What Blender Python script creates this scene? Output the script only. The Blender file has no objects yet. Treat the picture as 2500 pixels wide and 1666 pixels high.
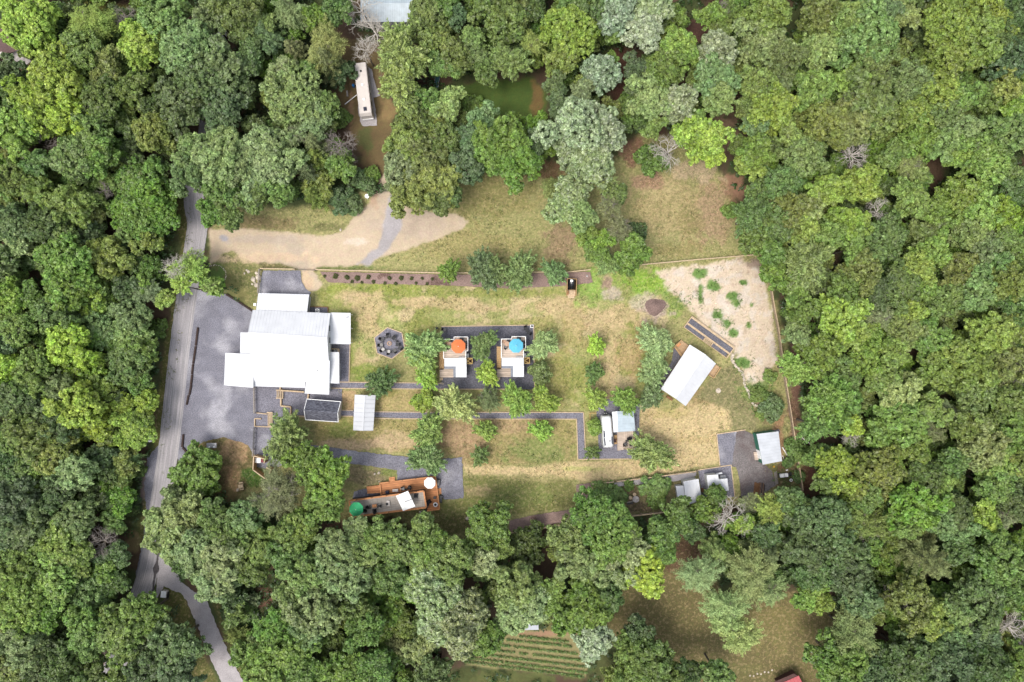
import bpy, math, random
import numpy as np
from mathutils import Vector, Matrix

S = 0.084            # metres per photo pixel on the ground
H = 140.0            # camera height
SC = bpy.context.scene
COL = SC.collection
R = math.radians

# ------------------------------------------------------------------ camera, world, sun, exposure
cam = bpy.data.cameras.new("camera"); co = bpy.data.objects.new("camera", cam); COL.objects.link(co)
co.location = (0, 0, H); co.rotation_euler = (0, 0, 0)
cam.sensor_fit = 'HORIZONTAL'; cam.sensor_width = 36; cam.lens = 36 * H / (2500 * S)
cam.clip_start = 1; cam.clip_end = 5000
SC.camera = co
SUN_EL, SUN_AZ = 66, 232       # azimuth clockwise from +Y (top of the photo)
w = bpy.data.worlds.new("World"); SC.world = w; w.use_nodes = True
nt = w.node_tree; bg = nt.nodes["Background"]
sky = nt.nodes.new("ShaderNodeTexSky"); sky.sky_type = 'NISHITA'; sky.sun_disc = False
sky.sun_elevation = R(SUN_EL); sky.sun_rotation = R(SUN_AZ); sky.dust_density = 3.0; sky.ozone_density = 1.0
hz = nt.nodes.new("ShaderNodeHueSaturation"); hz.inputs["Saturation"].default_value = .35      # thin white overcast
nt.links.new(sky.outputs[0], hz.inputs["Color"]); nt.links.new(hz.outputs[0], bg.inputs[0]); bg.inputs[1].default_value = 0.15
sl = bpy.data.lights.new("sun", 'SUN'); so = bpy.data.objects.new("sun", sl); COL.objects.link(so)
sl.energy = 1.1; sl.angle = R(24); sl.color = (1.0, 0.93, 0.84)
d = Vector((math.sin(R(SUN_AZ)) * math.cos(R(SUN_EL)), math.cos(R(SUN_AZ)) * math.cos(R(SUN_EL)), math.sin(R(SUN_EL))))
so.rotation_euler = d.to_track_quat('Z', 'Y').to_euler(); so.location = (0, 0, 60)
SC.view_settings.view_transform = 'Standard'; SC.view_settings.look = 'None'
SC.view_settings.gamma = 1.0; SC.view_settings.exposure = 1.0
SC.cycles.max_bounces = 6; SC.cycles.diffuse_bounces = 4; SC.cycles.transmission_bounces = 3; SC.cycles.transparent_max_bounces = 6

# ------------------------------------------------------------------ helpers
EXPO = 1.75
def lin(c):
    return tuple(((v / 255) / 12.92 if v / 255 <= 0.04045 else ((v / 255 + 0.055) / 1.055) ** 2.4) for v in c)
def C(r, g, b, k=1.0):
    return tuple(min(0.9, v / EXPO * k) for v in lin((r, g, b)))
def W(px, py, h=0.0):
    k = S * (H - h) / H
    return ((px - 1250) * k, (833 - py) * k)
def W3(px, py, h=0.0):
    x, y = W(px, py, h); return Vector((x, y, h))

def node(nt, t, **kw):
    n = nt.nodes.new(t)
    for k, v in kw.items(): setattr(n, k, v)
    return n
def base_mat(name):
    m = bpy.data.materials.new(name); m.use_nodes = True
    return m, m.node_tree, m.node_tree.nodes["Principled BSDF"]
def pos_uv(nt, angle=0.0, scale=(1, 1, 1)):
    g = node(nt, "ShaderNodeNewGeometry"); mp = node(nt, "ShaderNodeMapping")
    nt.links.new(g.outputs["Position"], mp.inputs[0]); mp.inputs["Rotation"].default_value = (0, 0, angle); mp.inputs["Scale"].default_value = scale
    return mp.outputs[0]
def noise_mix(nt, vec, scale, c1, c2, lo=0.35, hi=0.65, detail=4):
    n = node(nt, "ShaderNodeTexNoise"); n.inputs["Scale"].default_value = scale; n.inputs["Detail"].default_value = detail
    nt.links.new(vec, n.inputs["Vector"])
    r = node(nt, "ShaderNodeMapRange"); r.inputs[1].default_value = lo; r.inputs[2].default_value = hi
    nt.links.new(n.outputs["Fac"], r.inputs[0])
    mx = node(nt, "ShaderNodeMix", data_type='RGBA'); nt.links.new(r.outputs[0], mx.inputs[0])
    for i, c in ((6, c1), (7, c2)):
        if isinstance(c, tuple): mx.inputs[i].default_value = (*c, 1)
        else: nt.links.new(c, mx.inputs[i])
    return mx.outputs[2]
def scale_col(nt, col, fac_out=None, value=None):
    mx = node(nt, "ShaderNodeVectorMath", operation='SCALE')
    nt.links.new(col, mx.inputs[0])
    if fac_out is not None: nt.links.new(fac_out, mx.inputs[3])
    else: mx.inputs[3].default_value = value
    return mx.outputs[0]
def simple(name, c, rough=0.6, metal=0.0, var=0.12, scale=3.0, bump=0.0):
    m, nt, b = base_mat(name)
    v = pos_uv(nt)
    lo = tuple(x * (1 - var) for x in c); hi = tuple(min(.95, x * (1 + var)) for x in c)
    nt.links.new(noise_mix(nt, v, scale, lo, hi), b.inputs["Base Color"])
    b.inputs["Roughness"].default_value = rough; b.inputs["Metallic"].default_value = metal
    if bump:
        n = node(nt, "ShaderNodeTexNoise"); n.inputs["Scale"].default_value = scale * 4; nt.links.new(v, n.inputs["Vector"])
        bp = node(nt, "ShaderNodeBump"); bp.inputs["Strength"].default_value = bump; bp.inputs["Distance"].default_value = .05
        nt.links.new(n.outputs["Fac"], bp.inputs["Height"]); nt.links.new(bp.outputs[0], b.inputs["Normal"])
    return m
def planks(name, c, angle, width=0.16, var=0.22, rough=0.7, gap=0.5):
    m, nt, b = base_mat(name)
    v = pos_uv(nt, angle)
    sp = node(nt, "ShaderNodeSeparateXYZ"); nt.links.new(v, sp.inputs[0])
    dv = node(nt, "ShaderNodeMath", operation='DIVIDE'); dv.inputs[1].default_value = width; nt.links.new(sp.outputs[1], dv.inputs[0])
    fl = node(nt, "ShaderNodeMath", operation='FLOOR'); nt.links.new(dv.outputs[0], fl.inputs[0])
    fr = node(nt, "ShaderNodeMath", operation='FRACT'); nt.links.new(dv.outputs[0], fr.inputs[0])
    wn = node(nt, "ShaderNodeTexWhiteNoise", noise_dimensions='1D'); nt.links.new(fl.outputs[0], wn.inputs["W"])
    r = node(nt, "ShaderNodeMapRange"); r.inputs[3].default_value = 1 - var; r.inputs[4].default_value = 1 + var; nt.links.new(wn.outputs["Value"], r.inputs[0])
    g = node(nt, "ShaderNodeMath", operation='GREATER_THAN'); g.inputs[1].default_value = 0.12; nt.links.new(fr.outputs[0], g.inputs[0])
    gr = node(nt, "ShaderNodeMapRange"); gr.inputs[3].default_value = gap; gr.inputs[4].default_value = 1; nt.links.new(g.outputs[0], gr.inputs[0])
    mu = node(nt, "ShaderNodeMath", operation='MULTIPLY'); nt.links.new(r.outputs[0], mu.inputs[0]); nt.links.new(gr.outputs[0], mu.inputs[1])
    col = noise_mix(nt, pos_uv(nt, angle, (0.6, 4, 1)), 1.6, tuple(x * .82 for x in c), tuple(min(.95, x * 1.12) for x in c))
    nt.links.new(scale_col(nt, col, mu.outputs[0]), b.inputs["Base Color"]); b.inputs["Roughness"].default_value = rough
    return m
def gravel(name, c, patch=None, speck=0.35, plo=.55, phi=.75):
    m, nt, b = base_mat(name)
    v = pos_uv(nt)
    a = noise_mix(nt, v, 5.5, tuple(x * (1 - speck) for x in c), tuple(min(.9, x * (1 + speck)) for x in c), .3, .7, 6)
    if patch: a2 = noise_mix(nt, v, 0.16, a, patch, plo, phi, 5); a = noise_mix(nt, v, 5.0, a, a2, .25, .6, 3)
    a3 = noise_mix(nt, v, 0.5, scale_col(nt, a, value=.86), scale_col(nt, a, value=1.1), .3, .7, 4)
    nt.links.new(a3, b.inputs["Base Color"]); b.inputs["Roughness"].default_value = 0.95
    n = node(nt, "ShaderNodeTexNoise"); n.inputs["Scale"].default_value = 9; nt.links.new(v, n.inputs["Vector"])
    bp = node(nt, "ShaderNodeBump"); bp.inputs["Strength"].default_value = .5; bp.inputs["Distance"].default_value = .06
    nt.links.new(n.outputs["Fac"], bp.inputs["Height"]); nt.links.new(bp.outputs[0], b.inputs["Normal"])
    return m
def foliage(name, trans=0.22, gloss=0.06, var=0.5):
    m, nt, b = base_mat(name); nt.nodes.remove(b); out = nt.nodes["Material Output"]
    oi = node(nt, "ShaderNodeObjectInfo"); g = node(nt, "ShaderNodeNewGeometry")
    r = node(nt, "ShaderNodeMapRange"); r.inputs[3].default_value = 1 - var; r.inputs[4].default_value = 1 + var
    nt.links.new(g.outputs["Random Per Island"], r.inputs[0])
    col = scale_col(nt, oi.outputs["Color"], r.outputs[0])
    tc = node(nt, "ShaderNodeTexCoord"); n = node(nt, "ShaderNodeTexNoise"); n.inputs["Scale"].default_value = .45; n.inputs["Detail"].default_value = 2
    nt.links.new(tc.outputs["Object"], n.inputs["Vector"])
    hs = node(nt, "ShaderNodeHueSaturation"); nt.links.new(col, hs.inputs["Color"])
    r2 = node(nt, "ShaderNodeMapRange"); r2.inputs[1].default_value = .3; r2.inputs[2].default_value = .7; r2.inputs[3].default_value = .486; r2.inputs[4].default_value = .514
    nt.links.new(n.outputs["Fac"], r2.inputs[0]); nt.links.new(r2.outputs[0], hs.inputs["Hue"])
    n5 = node(nt, "ShaderNodeTexNoise"); n5.inputs["Scale"].default_value = 1.1; n5.inputs["Detail"].default_value = 2; nt.links.new(tc.outputs["Object"], n5.inputs["Vector"])
    r5 = node(nt, "ShaderNodeMapRange"); r5.inputs[1].default_value = .32; r5.inputs[2].default_value = .68; r5.inputs[3].default_value = .74; r5.inputs[4].default_value = 1.3; nt.links.new(n5.outputs["Fac"], r5.inputs[0]); nt.links.new(r5.outputs[0], hs.inputs["Value"])
    df = node(nt, "ShaderNodeBsdfDiffuse"); tl = node(nt, "ShaderNodeBsdfTranslucent"); gl = node(nt, "ShaderNodeBsdfGlossy"); gl.inputs["Roughness"].default_value = .5
    nt.links.new(hs.outputs[0], df.inputs[0]); nt.links.new(hs.outputs[0], tl.inputs[0])
    m1 = node(nt, "ShaderNodeMixShader"); m1.inputs[0].default_value = trans; nt.links.new(df.outputs[0], m1.inputs[1]); nt.links.new(tl.outputs[0], m1.inputs[2])
    m2 = node(nt, "ShaderNodeMixShader"); m2.inputs[0].default_value = gloss; nt.links.new(m1.outputs[0], m2.inputs[1]); nt.links.new(gl.outputs[0], m2.inputs[2])
    nt.links.new(m2.outputs[0], out.inputs[0])
    return m

class MB:
    """collects boxes, prisms and tubes; build() links them as one mesh object"""
    def __init__(s): s.v = []; s.f = []
    def add(s, verts, faces):
        o = len(s.v); s.v += [tuple(v) for v in verts]; s.f += [tuple(i + o for i in f) for f in faces]; return s
    def prism(s, poly, z0, z1):
        a = sum(poly[i][0] * poly[(i + 1) % len(poly)][1] - poly[(i + 1) % len(poly)][0] * poly[i][1] for i in range(len(poly)))
        if a < 0: poly = poly[::-1]
        n = len(poly)
        return s.add([(x, y, z0) for x, y in poly] + [(x, y, z1) for x, y in poly],
                     [tuple(range(n, 2 * n)), tuple(range(n - 1, -1, -1))] + [(i, (i + 1) % n, n + (i + 1) % n, n + i) for i in range(n)])
    def box(s, c, size, rz=0.0):
        cx, cy, cz = c; a, b, h = (x / 2 for x in size); ca, sa = math.cos(rz), math.sin(rz)
        return s.prism([(cx + x * ca - y * sa, cy + x * sa + y * ca) for x, y in ((-a, -b), (a, -b), (a, b), (-a, b))], cz - h, cz + h)
    def beam(s, p, q, w, h):
        p, q = Vector(p), Vector(q); dd = q - p
        if dd.length < 1e-6: return s
        z = Vector((0, 0, 1)) if abs(dd.normalized().z) < .95 else Vector((1, 0, 0))
        x = dd.cross(z).normalized() * (w / 2); y = x.cross(dd).normalized() * (h / 2)
        vs = [e + sx * x + sy * y for e in (p, q) for sx, sy in ((-1, -1), (1, -1), (1, 1), (-1, 1))]
        return s.add(vs, [(0, 1, 2, 3), (7, 6, 5, 4)] + [(i, i + 4, (i + 1) % 4 + 4, (i + 1) % 4) for i in range(4)])
    def tube(s, pts, rad, n=7):
        pts = [Vector(p) for p in pts]; rad = rad if isinstance(rad, (list, tuple)) else [rad] * len(pts)
        vs = []
        for i, p in enumerate(pts):
            t = (pts[min(i + 1, len(pts) - 1)] - pts[max(i - 1, 0)]).normalized()
            u = t.cross(Vector((0, 0, 1)) if abs(t.z) < .9 else Vector((1, 0, 0))).normalized(); v = t.cross(u)
            vs += [p + rad[i] * (math.cos(2 * math.pi * k / n) * u + math.sin(2 * math.pi * k / n) * v) for k in range(n)]
        fs = [(i * n + k, i * n + (k + 1) % n, (i + 1) * n + (k + 1) % n, (i + 1) * n + k) for i in range(len(pts) - 1) for k in range(n)]
        m = (len(pts) - 1) * n
        return s.add(vs, fs + [tuple(range(n - 1, -1, -1)), tuple(range(m, m + n))])
    def lathe(s, prof, c=(0, 0), n=16, rz=0.0):
        vs = []; k0 = len(prof)
        for r, z in prof:
            vs += [(c[0] + r * math.cos(rz + 2 * math.pi * k / n), c[1] + r * math.sin(rz + 2 * math.pi * k / n), z) for k in range(n)]
        fs = [(i * n + k, i * n + (k + 1) % n, (i + 1) * n + (k + 1) % n, (i + 1) * n + k) for i in range(k0 - 1) for k in range(n)]
        return s.add(vs, fs + [tuple(range(n - 1, -1, -1)), tuple(range((k0 - 1) * n, k0 * n))])
    def slab(s, q, th):
        """four 3-D corners, thickened downward"""
        q = [Vector(p) for p in q]; nrm = (q[1] - q[0]).cross(q[3] - q[0]).normalized()
        if nrm.z < 0: q = q[::-1]; nrm = -nrm
        return s.add([p for p in q] + [p - nrm * th for p in q], [(0, 1, 2, 3), (7, 6, 5, 4)] + [(i, i + 4, (i + 1) % 4 + 4, (i + 1) % 4) for i in range(4)])
    def build(s, name, m, parent=None, smooth=False, local=False):
        me = bpy.data.meshes.new(name)
        off = Vector((0, 0, 0)) if (parent is None or local) else wloc(parent)
        me.from_pydata([(v[0] - off.x, v[1] - off.y, v[2] - off.z) for v in s.v], [], s.f); me.update()
        if m: me.materials.append(m)
        if smooth: me.polygons.foreach_set("use_smooth", [True] * len(me.polygons))
        o = bpy.data.objects.new(name, me); COL.objects.link(o)
        if parent: o.parent = parent
        return o
def wloc(o):
    v = Vector(o.location)
    while o.parent: o = o.parent; v = v + Vector(o.location)
    return v
def tag(o, label=None, cat=None, group=None, kind=None):
    for k, v in (("label", label), ("category", cat), ("group", group), ("kind", kind)):
        if v: o[k] = v
    return o
def thing(name, label, cat, loc=(0, 0, 0), rz=0.0, group=None):
    o = bpy.data.objects.new(name, None); COL.objects.link(o); o.location = loc; o.rotation_euler = (0, 0, rz); o.empty_display_size = .3
    return tag(o, label, cat, group)
def copy_tree(o, parent=None):
    c = o.copy(); COL.objects.link(c); c.parent = parent
    for ch in [x for x in bpy.data.objects if x.parent == o]: copy_tree(ch, c)
    return c
def np_mesh(name, verts, nq, m):
    """mesh of nq separate quads from an (nq*4,3) array"""
    me = bpy.data.meshes.new(name)
    me.vertices.add(nq * 4); me.vertices.foreach_set("co", verts.astype(np.float32).ravel())
    me.loops.add(nq * 4); me.loops.foreach_set("vertex_index", np.arange(nq * 4, dtype=np.int32))
    me.polygons.add(nq); me.polygons.foreach_set("loop_start", np.arange(0, nq * 4, 4, dtype=np.int32)); me.polygons.foreach_set("loop_total", np.full(nq, 4, np.int32))
    me.update(calc_edges=True); me.materials.append(m)
    return me

# ------------------------------------------------------------------ materials
M = {}
M['roof_white'] = simple("white_metal_roof", (.54, .55, .57), .5, 0, .05, .5)
M['roof_grey'] = simple("pale_grey_metal_roof", (.38, .40, .43), .5, 0, .07, .8)
M['roof_carport'] = simple("ribbed_carport_metal", (.42, .43, .45), .5, 0, .06, .5)
M['roof_blue'] = simple("bluish_metal_roof", (.34, .40, .44), .45, 0, .10, .9)
M['wall'] = simple("pale_siding", (.42, .43, .42), .7)
M['green_wall'] = simple("green_siding", (.025, .13, .085), .6)
M['cream'] = simple("cream_paint", (.55, .50, .46), .5, 0, .05, 1.0)
M['white'] = simple("white_paint", (.78, .78, .77), .45, 0, .05)
M['black'] = simple("black_plastic", (.016, .016, .018), .2)
M['black_matt'] = simple("black_cover", (.02, .02, .022), .7)
M['dark_metal'] = simple("dark_metal", (.03, .03, .032), .45, .3)
M['grey_metal'] = simple("galvanised_metal", (.32, .32, .33), .5, .4)
M['glass'] = simple("dark_glass", (.02, .022, .025), .1)
M['solar'] = simple("solar_panel", (.03, .035, .05), .25)
M['alu'] = simple("bright_aluminium", (.72, .73, .74), .38, .25, .06)
M['timber'] = simple("pale_timber", C(232, 205, 168), .75, 0, .2, 4)
M['timber_weathered'] = simple("weathered_timber", C(188, 165, 140), .8, 0, .25, 4)
M['timber_grey'] = simple("grey_timber", C(170, 160, 150), .8, 0, .25, 4)
M['timber_yellow'] = simple("yellow_timber", C(214, 180, 110), .7, 0, .15, 4)
M['timber_new'] = simple("new_pine_boards", C(215, 175, 120), .7, 0, .18, 5)
M['tie'] = simple("dark_railway_tie", C(70, 52, 46), .9, 0, .35, 3)
M['cedar'] = simple("cedar_rail", C(240, 166, 106), .65, 0, .15, 4)
M['deck_pale_h'] = planks("pale_deck_boards", C(236, 214, 194), 0, .42, .12)
M['deck_pale_v'] = planks("pale_deck_boards_lengthwise", C(236, 214, 194), R(90), .42, .1)
M['deck_cedar'] = planks("cedar_deck_boards", C(232, 156, 98), R(-6.5), .42, .2)
M['deck_grey'] = planks("grey_roof_deck", C(206, 195, 182), R(83.5), .9, .07, .8, .85)
M['gravel'] = gravel("grey_gravel", C(144, 143, 154), C(208, 206, 212), .45, .5, .66)
M['gravel_dark'] = gravel("dark_gravel", C(122, 121, 131), None, .5)
M['gravel_mid'] = gravel("path_gravel", C(144, 142, 153), None, .5)
M['gravel_pale'] = gravel("pale_crushed_stone", C(206, 199, 200), C(184, 176, 176), .2)
M['gravel_brown'] = gravel("muddy_gravel", C(142, 135, 134), C(116, 100, 98), .4, .45, .6)
M['mulch'] = gravel("bark_mulch", C(168, 142, 132), C(110, 84, 74), .3, .57, .6)
M['mulch_pile'] = gravel("dark_mulch", C(150, 125, 117), C(180, 155, 145), .4)
M['stone'] = simple("pale_stone", C(226, 212, 192), .9, 0, .25, 2, .4)
M['stone_grey'] = simple("grey_stone", C(190, 182, 178), .9, 0, .3, 2, .4)
M['shingle'] = None
M['bark'] = simple("grey_bark", C(122, 112, 98, .9), .9, 0, .3, 2)
M['bark_dead'] = simple("bleached_bark", C(222, 214, 202), .9, 0, .2, 2)
M['bark_dead_grey'] = simple("grey_dead_bark", C(160, 150, 142), .9, 0, .2, 2)
M['leaf'] = foliage("leaves", .22, .045)
M['leaf_shiny'] = foliage("silvery_leaves", .18, .11, .5)
M['needle'] = foliage("needles", .12, .03, .4)
M['red'] = simple("red_fabric", C(150, 40, 55), .6)
M['blue'] = simple("blue_plastic", C(40, 120, 190), .35)
M['navy'] = simple("navy_cushion", C(42, 46, 70), .7)
M['teal'] = simple("teal_paint", C(40, 95, 100), .6)
M['orange_c'] = simple("orange_canvas", C(255, 138, 76, .95), .8, 0, .06, 2)
M['blue_c'] = simple("sky_blue_canvas", C(108, 210, 242, .95), .8, 0, .06, 2)
M['green_c'] = simple("green_canvas", C(70, 205, 135), .8, 0, .06, 2)
M['white_c'] = simple("white_canvas", (.78, .78, .77), .8, 0, .04, 2)
M['wicker'] = simple("tan_wicker", C(214, 176, 148), .8, 0, .2, 8)
M['rust'] = simple("brown_roof", C(112, 84, 82), .8, 0, .15, 3)
M['redroof'] = simple("red_metal_roof", C(205, 95, 100), .5, 0, .08, 2)
M['brick'] = simple("reddish_boards", C(98, 66, 60), .85, 0, .2, 4)
M['tar'] = simple("tar_seal", C(88, 82, 84), .8, 0, .25, 2)
M['line'] = simple("faded_white_line", C(205, 200, 198), .8, 0, .12, 1.5)
M['brown_wood'] = simple("brown_boards", C(150, 108, 72), .8, 0, .25, 4)
M['yellow'] = simple("yellow_plastic", C(225, 180, 50), .6)
def shingle():
    m, nt, b = base_mat("charcoal_shingle")
    v = pos_uv(nt, R(-3), (1.6, 5, 1))
    c = noise_mix(nt, v, 1.2, C(70, 70, 82), C(128, 130, 142), .35, .68, 3)
    nt.links.new(c, b.inputs["Base Color"]); b.inputs["Roughness"].default_value = .9
    return m
M['shingle'] = shingle()
def road_mat():
    m, nt, b = base_mat("worn_asphalt")
    uv = node(nt, "ShaderNodeUVMap"); mp = node(nt, "ShaderNodeMapping"); mp.inputs["Scale"].default_value = (14, .06, 1); nt.links.new(uv.outputs[0], mp.inputs[0])
    c = noise_mix(nt, mp.outputs[0], 1.6, C(166, 161, 165), C(212, 207, 208), .3, .7, 5)
    v = pos_uv(nt)
    c2 = noise_mix(nt, v, 4, scale_col(nt, c, value=.86), scale_col(nt, c, value=1.08), .3, .7, 5)
    nt.links.new(c2, b.inputs["Base Color"]); b.inputs["Roughness"].default_value = .9
    return m
M['road'] = road_mat()

# ------------------------------------------------------------------ ground: one grid, coloured by what grows or lies there, plus painted tree shade
RNG = np.random.default_rng(7)
LAT = RNG.random((64, 256, 256))
def vnoise(x, y, k):
    xi = np.floor(x).astype(int); yi = np.floor(y).astype(int); fx = x - xi; fy = y - yi
    fx = fx * fx * (3 - 2 * fx); fy = fy * fy * (3 - 2 * fy); L = LAT[k % 64]
    a = L[xi % 256, yi % 256]; b = L[(xi + 1) % 256, yi % 256]; c = L[xi % 256, (yi + 1) % 256]; d = L[(xi + 1) % 256, (yi + 1) % 256]
    return (a * (1 - fx) + b * fx) * (1 - fy) + (c * (1 - fx) + d * fx) * fy
def fbm(x, y, sc, k, octv=4):
    r = 0; amp = .5; tot = 0
    for i in range(octv):
        r = r + amp * vnoise(x / sc + 37.3 * i, y / sc + 11.1 * i, k + i); tot += amp; amp *= .5; sc /= 2.03
    return r / tot
def sdf(poly, X, Y):
    """signed distance in pixels, positive inside"""
    p = np.array(poly, float); q = np.roll(p, -1, 0); best = np.full(X.shape, 1e9); ins = np.zeros(X.shape, bool)
    for (ax, ay), (bx, by) in zip(p, q):
        dx, dy = bx - ax, by - ay; L2 = dx * dx + dy * dy + 1e-9
        t = np.clip(((X - ax) * dx + (Y - ay) * dy) / L2, 0, 1)
        best = np.minimum(best, (X - ax - t * dx) ** 2 + (Y - ay - t * dy) ** 2)
        cond = ((ay > Y) != (by > Y)); xs = (bx - ax) * (Y - ay) / (by - ay if by != ay else 1e-9) + ax
        ins ^= cond & (X < xs)
    d = np.sqrt(best); return np.where(ins, d, -d)
def sm(x, a, b):
    t = np.clip((x - a) / (b - a), 0, 1); return t * t * (3 - 2 * t)

xs = np.concatenate([[-1500, -600, -250, -150], np.arange(-116, 116.01, .33), [150, 250, 600, 1500]])
ys = np.concatenate([[-1500, -600, -250, -120], np.arange(-80, 80.01, .33), [120, 250, 600, 1500]])
GX, GY = np.meshgrid(xs, ys); PX = GX / S + 1250; PY = 833 - GY / S
N1 = fbm(PX, PY, 60, 0); N2 = fbm(PX, PY, 22, 8); N3 = fbm(PX, PY, 9, 16, 3); N4 = fbm(PX, PY, 140, 24)
A = lambda r, g, b: np.array(C(r, g, b))
colr = A(108, 86, 66)[None, None] * (0.75 + .5 * N2)[..., None]
def lay(mask, c, var=.22, n=None):
    global colr
    cc = np.array(c)[None, None] * (1 - var + 2 * var * (N2 if n is None else n))[..., None]
    colr = colr * (1 - mask[..., None]) + cc * mask[..., None]
def pmask(poly, soft=6, rough=10):
    return sm(sdf(poly, PX, PY) + (N2 - .5) * 2 * rough + (N3 - .5) * rough, -soft, soft)
def bmask(x, y, rx, ry, k=1.0, rough=.9):
    dd = np.sqrt(((PX - x) / rx) ** 2 + ((PY - y) / ry) ** 2)
    return k * sm(1.25 - dd + (N2 - .5) * rough * 1.6 + (N3 - .5) * rough, 0, .55)
# low green cover over the forest floor
lay(sm(N1, .36, .55) * .85, A(78, 96, 48))
CLEAR = [(520,545),(560,500),(760,505),(880,470),(1000,500),(1080,430),(1200,400),(1330,395),(1400,430),(1500,395),(1560,330),(1680,330),(1760,420),(1830,560),(1880,680),(1925,850),(1950,1000),(1975,1190),(1860,1225),(1640,1250),(1450,1265),(1240,1305),(1060,1330),(960,1260),(850,1270),(700,1240),(600,1230),(540,1180),(480,1090),(560,900),(600,720),(540,640),(500,640)]
lawn_m = pmask(CLEAR, 8, 8); lay(lawn_m, A(176, 172, 112))
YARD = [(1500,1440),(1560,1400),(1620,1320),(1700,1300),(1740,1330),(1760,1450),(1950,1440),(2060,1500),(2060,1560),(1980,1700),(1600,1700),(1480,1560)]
yard_m = pmask(YARD, 8, 10); lay(yard_m, A(124, 112, 70))  # yard lawn darkened in its colour to carry the shade of trees
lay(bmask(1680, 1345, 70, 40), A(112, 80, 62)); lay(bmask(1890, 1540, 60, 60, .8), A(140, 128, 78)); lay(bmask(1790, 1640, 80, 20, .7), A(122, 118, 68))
MOTOR = [(835,90),(940,110),(960,330),(945,430),(895,420),(860,330),(825,250)]
motor_m = pmask(MOTOR, 6, 8); lay(motor_m, A(132, 112, 74)); lay(bmask(950, 270, 22, 22), A(160, 135, 90)); lay(bmask(890, 340, 20, 30, .7), A(98, 112, 58)); lay(bmask(857, 260, 6, 60, .9), A(176, 142, 106))
glade_m = pmask([(1090,210),(1300,190),(1340,230),(1330,290),(1180,290),(1110,270)], 8, 10); lay(glade_m, A(88, 112, 44)); lay(bmask(1310, 240, 16, 40), A(136, 112, 66))
lay(bmask(1040, 170, 25, 60), A(96, 70, 56)); lay(bmask(1515, 180, 25, 90), A(104, 72, 56)); lay(bmask(1545, 370, 30, 40), A(150, 112, 90)); lay(bmask(1700, 80, 40, 45), A(106, 76, 62)); lay(bmask(1768, 320, 30, 50), A(150, 124, 98)); lay(bmask(1790, 460, 30, 40), A(165, 128, 100))
# verges of the road and side drive, tree shade painted into their green
verge_m = np.maximum(pmask([(330,1340),(375,1080),(400,860),(440,600),(425,480),(470,480),(470,700),(420,1000),(380,1300)], 5, 6), pmask([(395,1440),(440,1430),(540,1700),(440,1700),(400,1500)], 5, 6))
verge_m = np.maximum(verge_m, pmask([(510,1440),(560,1440),(590,1560),(640,1700),(590,1700)], 5, 6)); lay(verge_m, A(104, 104, 50)); lay(bmask(325, 1325, 18, 25), A(158, 140, 96)); lay(bmask(350, 1175, 9, 60, .9), A(165, 145, 138))
# upper field
lay(bmask(1190, 470, 130, 60, .75), A(150, 142, 86)); lay(bmask(1340, 415, 60, 26), A(132, 104, 74)); lay(bmask(1370, 590, 40, 50, .9), A(166, 140, 110)); lay(bmask(1130, 600, 130, 40, .5), A(176, 160, 104)); lay(bmask(1040, 430, 60, 40, .7), A(120, 112, 70))
lay(bmask(640, 545, 110, 18), A(146, 132, 90)); lay(bmask(800, 555, 50, 12, .8), A(128, 128, 78))
# field on the upper right
lay(bmask(1640, 500, 110, 90), A(182, 166, 116)); lay(bmask(1740, 520, 45, 80, .8), A(184, 152, 122)); lay(bmask(1700, 420, 60, 26, .9), A(200, 178, 144)); lay(bmask(1600, 455, 50, 30, .5), A(204, 186, 136)); lay(bmask(1690, 540, 30, 35, .6), A(142, 132, 80)); lay(bmask(1640, 610, 70, 20, .6), A(150, 136, 84)); lay(bmask(1580, 440, 40, 22, .8), A(178, 138, 116))
# camp lawn
camp_m = pmask([(757,700),(1090,698),(1400,690),(1560,650),(1640,760),(1560,1000),(1420,1000),(1320,930),(1090,790),(830,930),(800,760)], 6, 6)
lay(camp_m, A(178, 182, 110)); lay(camp_m * sm(N1, .45, .6) * .8, A(154, 160, 78)); lay(camp_m * sm(fbm(PX, PY, 45, 33), .52, .66) * .9, A(226, 204, 158))
lay(bmask(930, 706, 170, 14), A(158, 168, 76)); lay(bmask(1180, 716, 200, 12, .9), A(156, 164, 82))
for x, y, rx, ry in ((900,745,50,35),(1100,742,110,15),(900,790,26,40),(870,720,40,14),(1010,740,60,12),(1400,770,90,40),(1360,740,60,20),(1480,800,60,40),(1520,770,50,30),(1480,920,34,70),(880,880,18,28),(1180,755,60,8)): lay(bmask(x, y, rx, ry, .75), A(216, 190, 144))
lay(bmask(845, 840, 20, 80, .9), A(150, 164, 74)); lay(bmask(900, 910, 60, 20, .9), A(138, 158, 66)); lay(bmask(1370, 920, 30, 80, .8), A(168, 162, 92)); lay(bmask(1310, 790, 60, 16, .6), A(160, 160, 84))
lay(bmask(1400, 800, 34, 60, .6), A(186, 166, 110)); lay(bmask(1540, 860, 30, 60, .7), A(200, 168, 124))
lay(bmask(1440, 700, 45, 40), A(156, 188, 88)); lay(bmask(1580, 695, 75, 38), A(148, 186, 66)); lay(bmask(1500, 720, 26, 18), A(206, 192, 168)); lay(bmask(1480, 690, 12, 16), A(180, 152, 132)); lay(bmask(1640, 740, 40, 36, .8), A(140, 170, 72))
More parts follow.
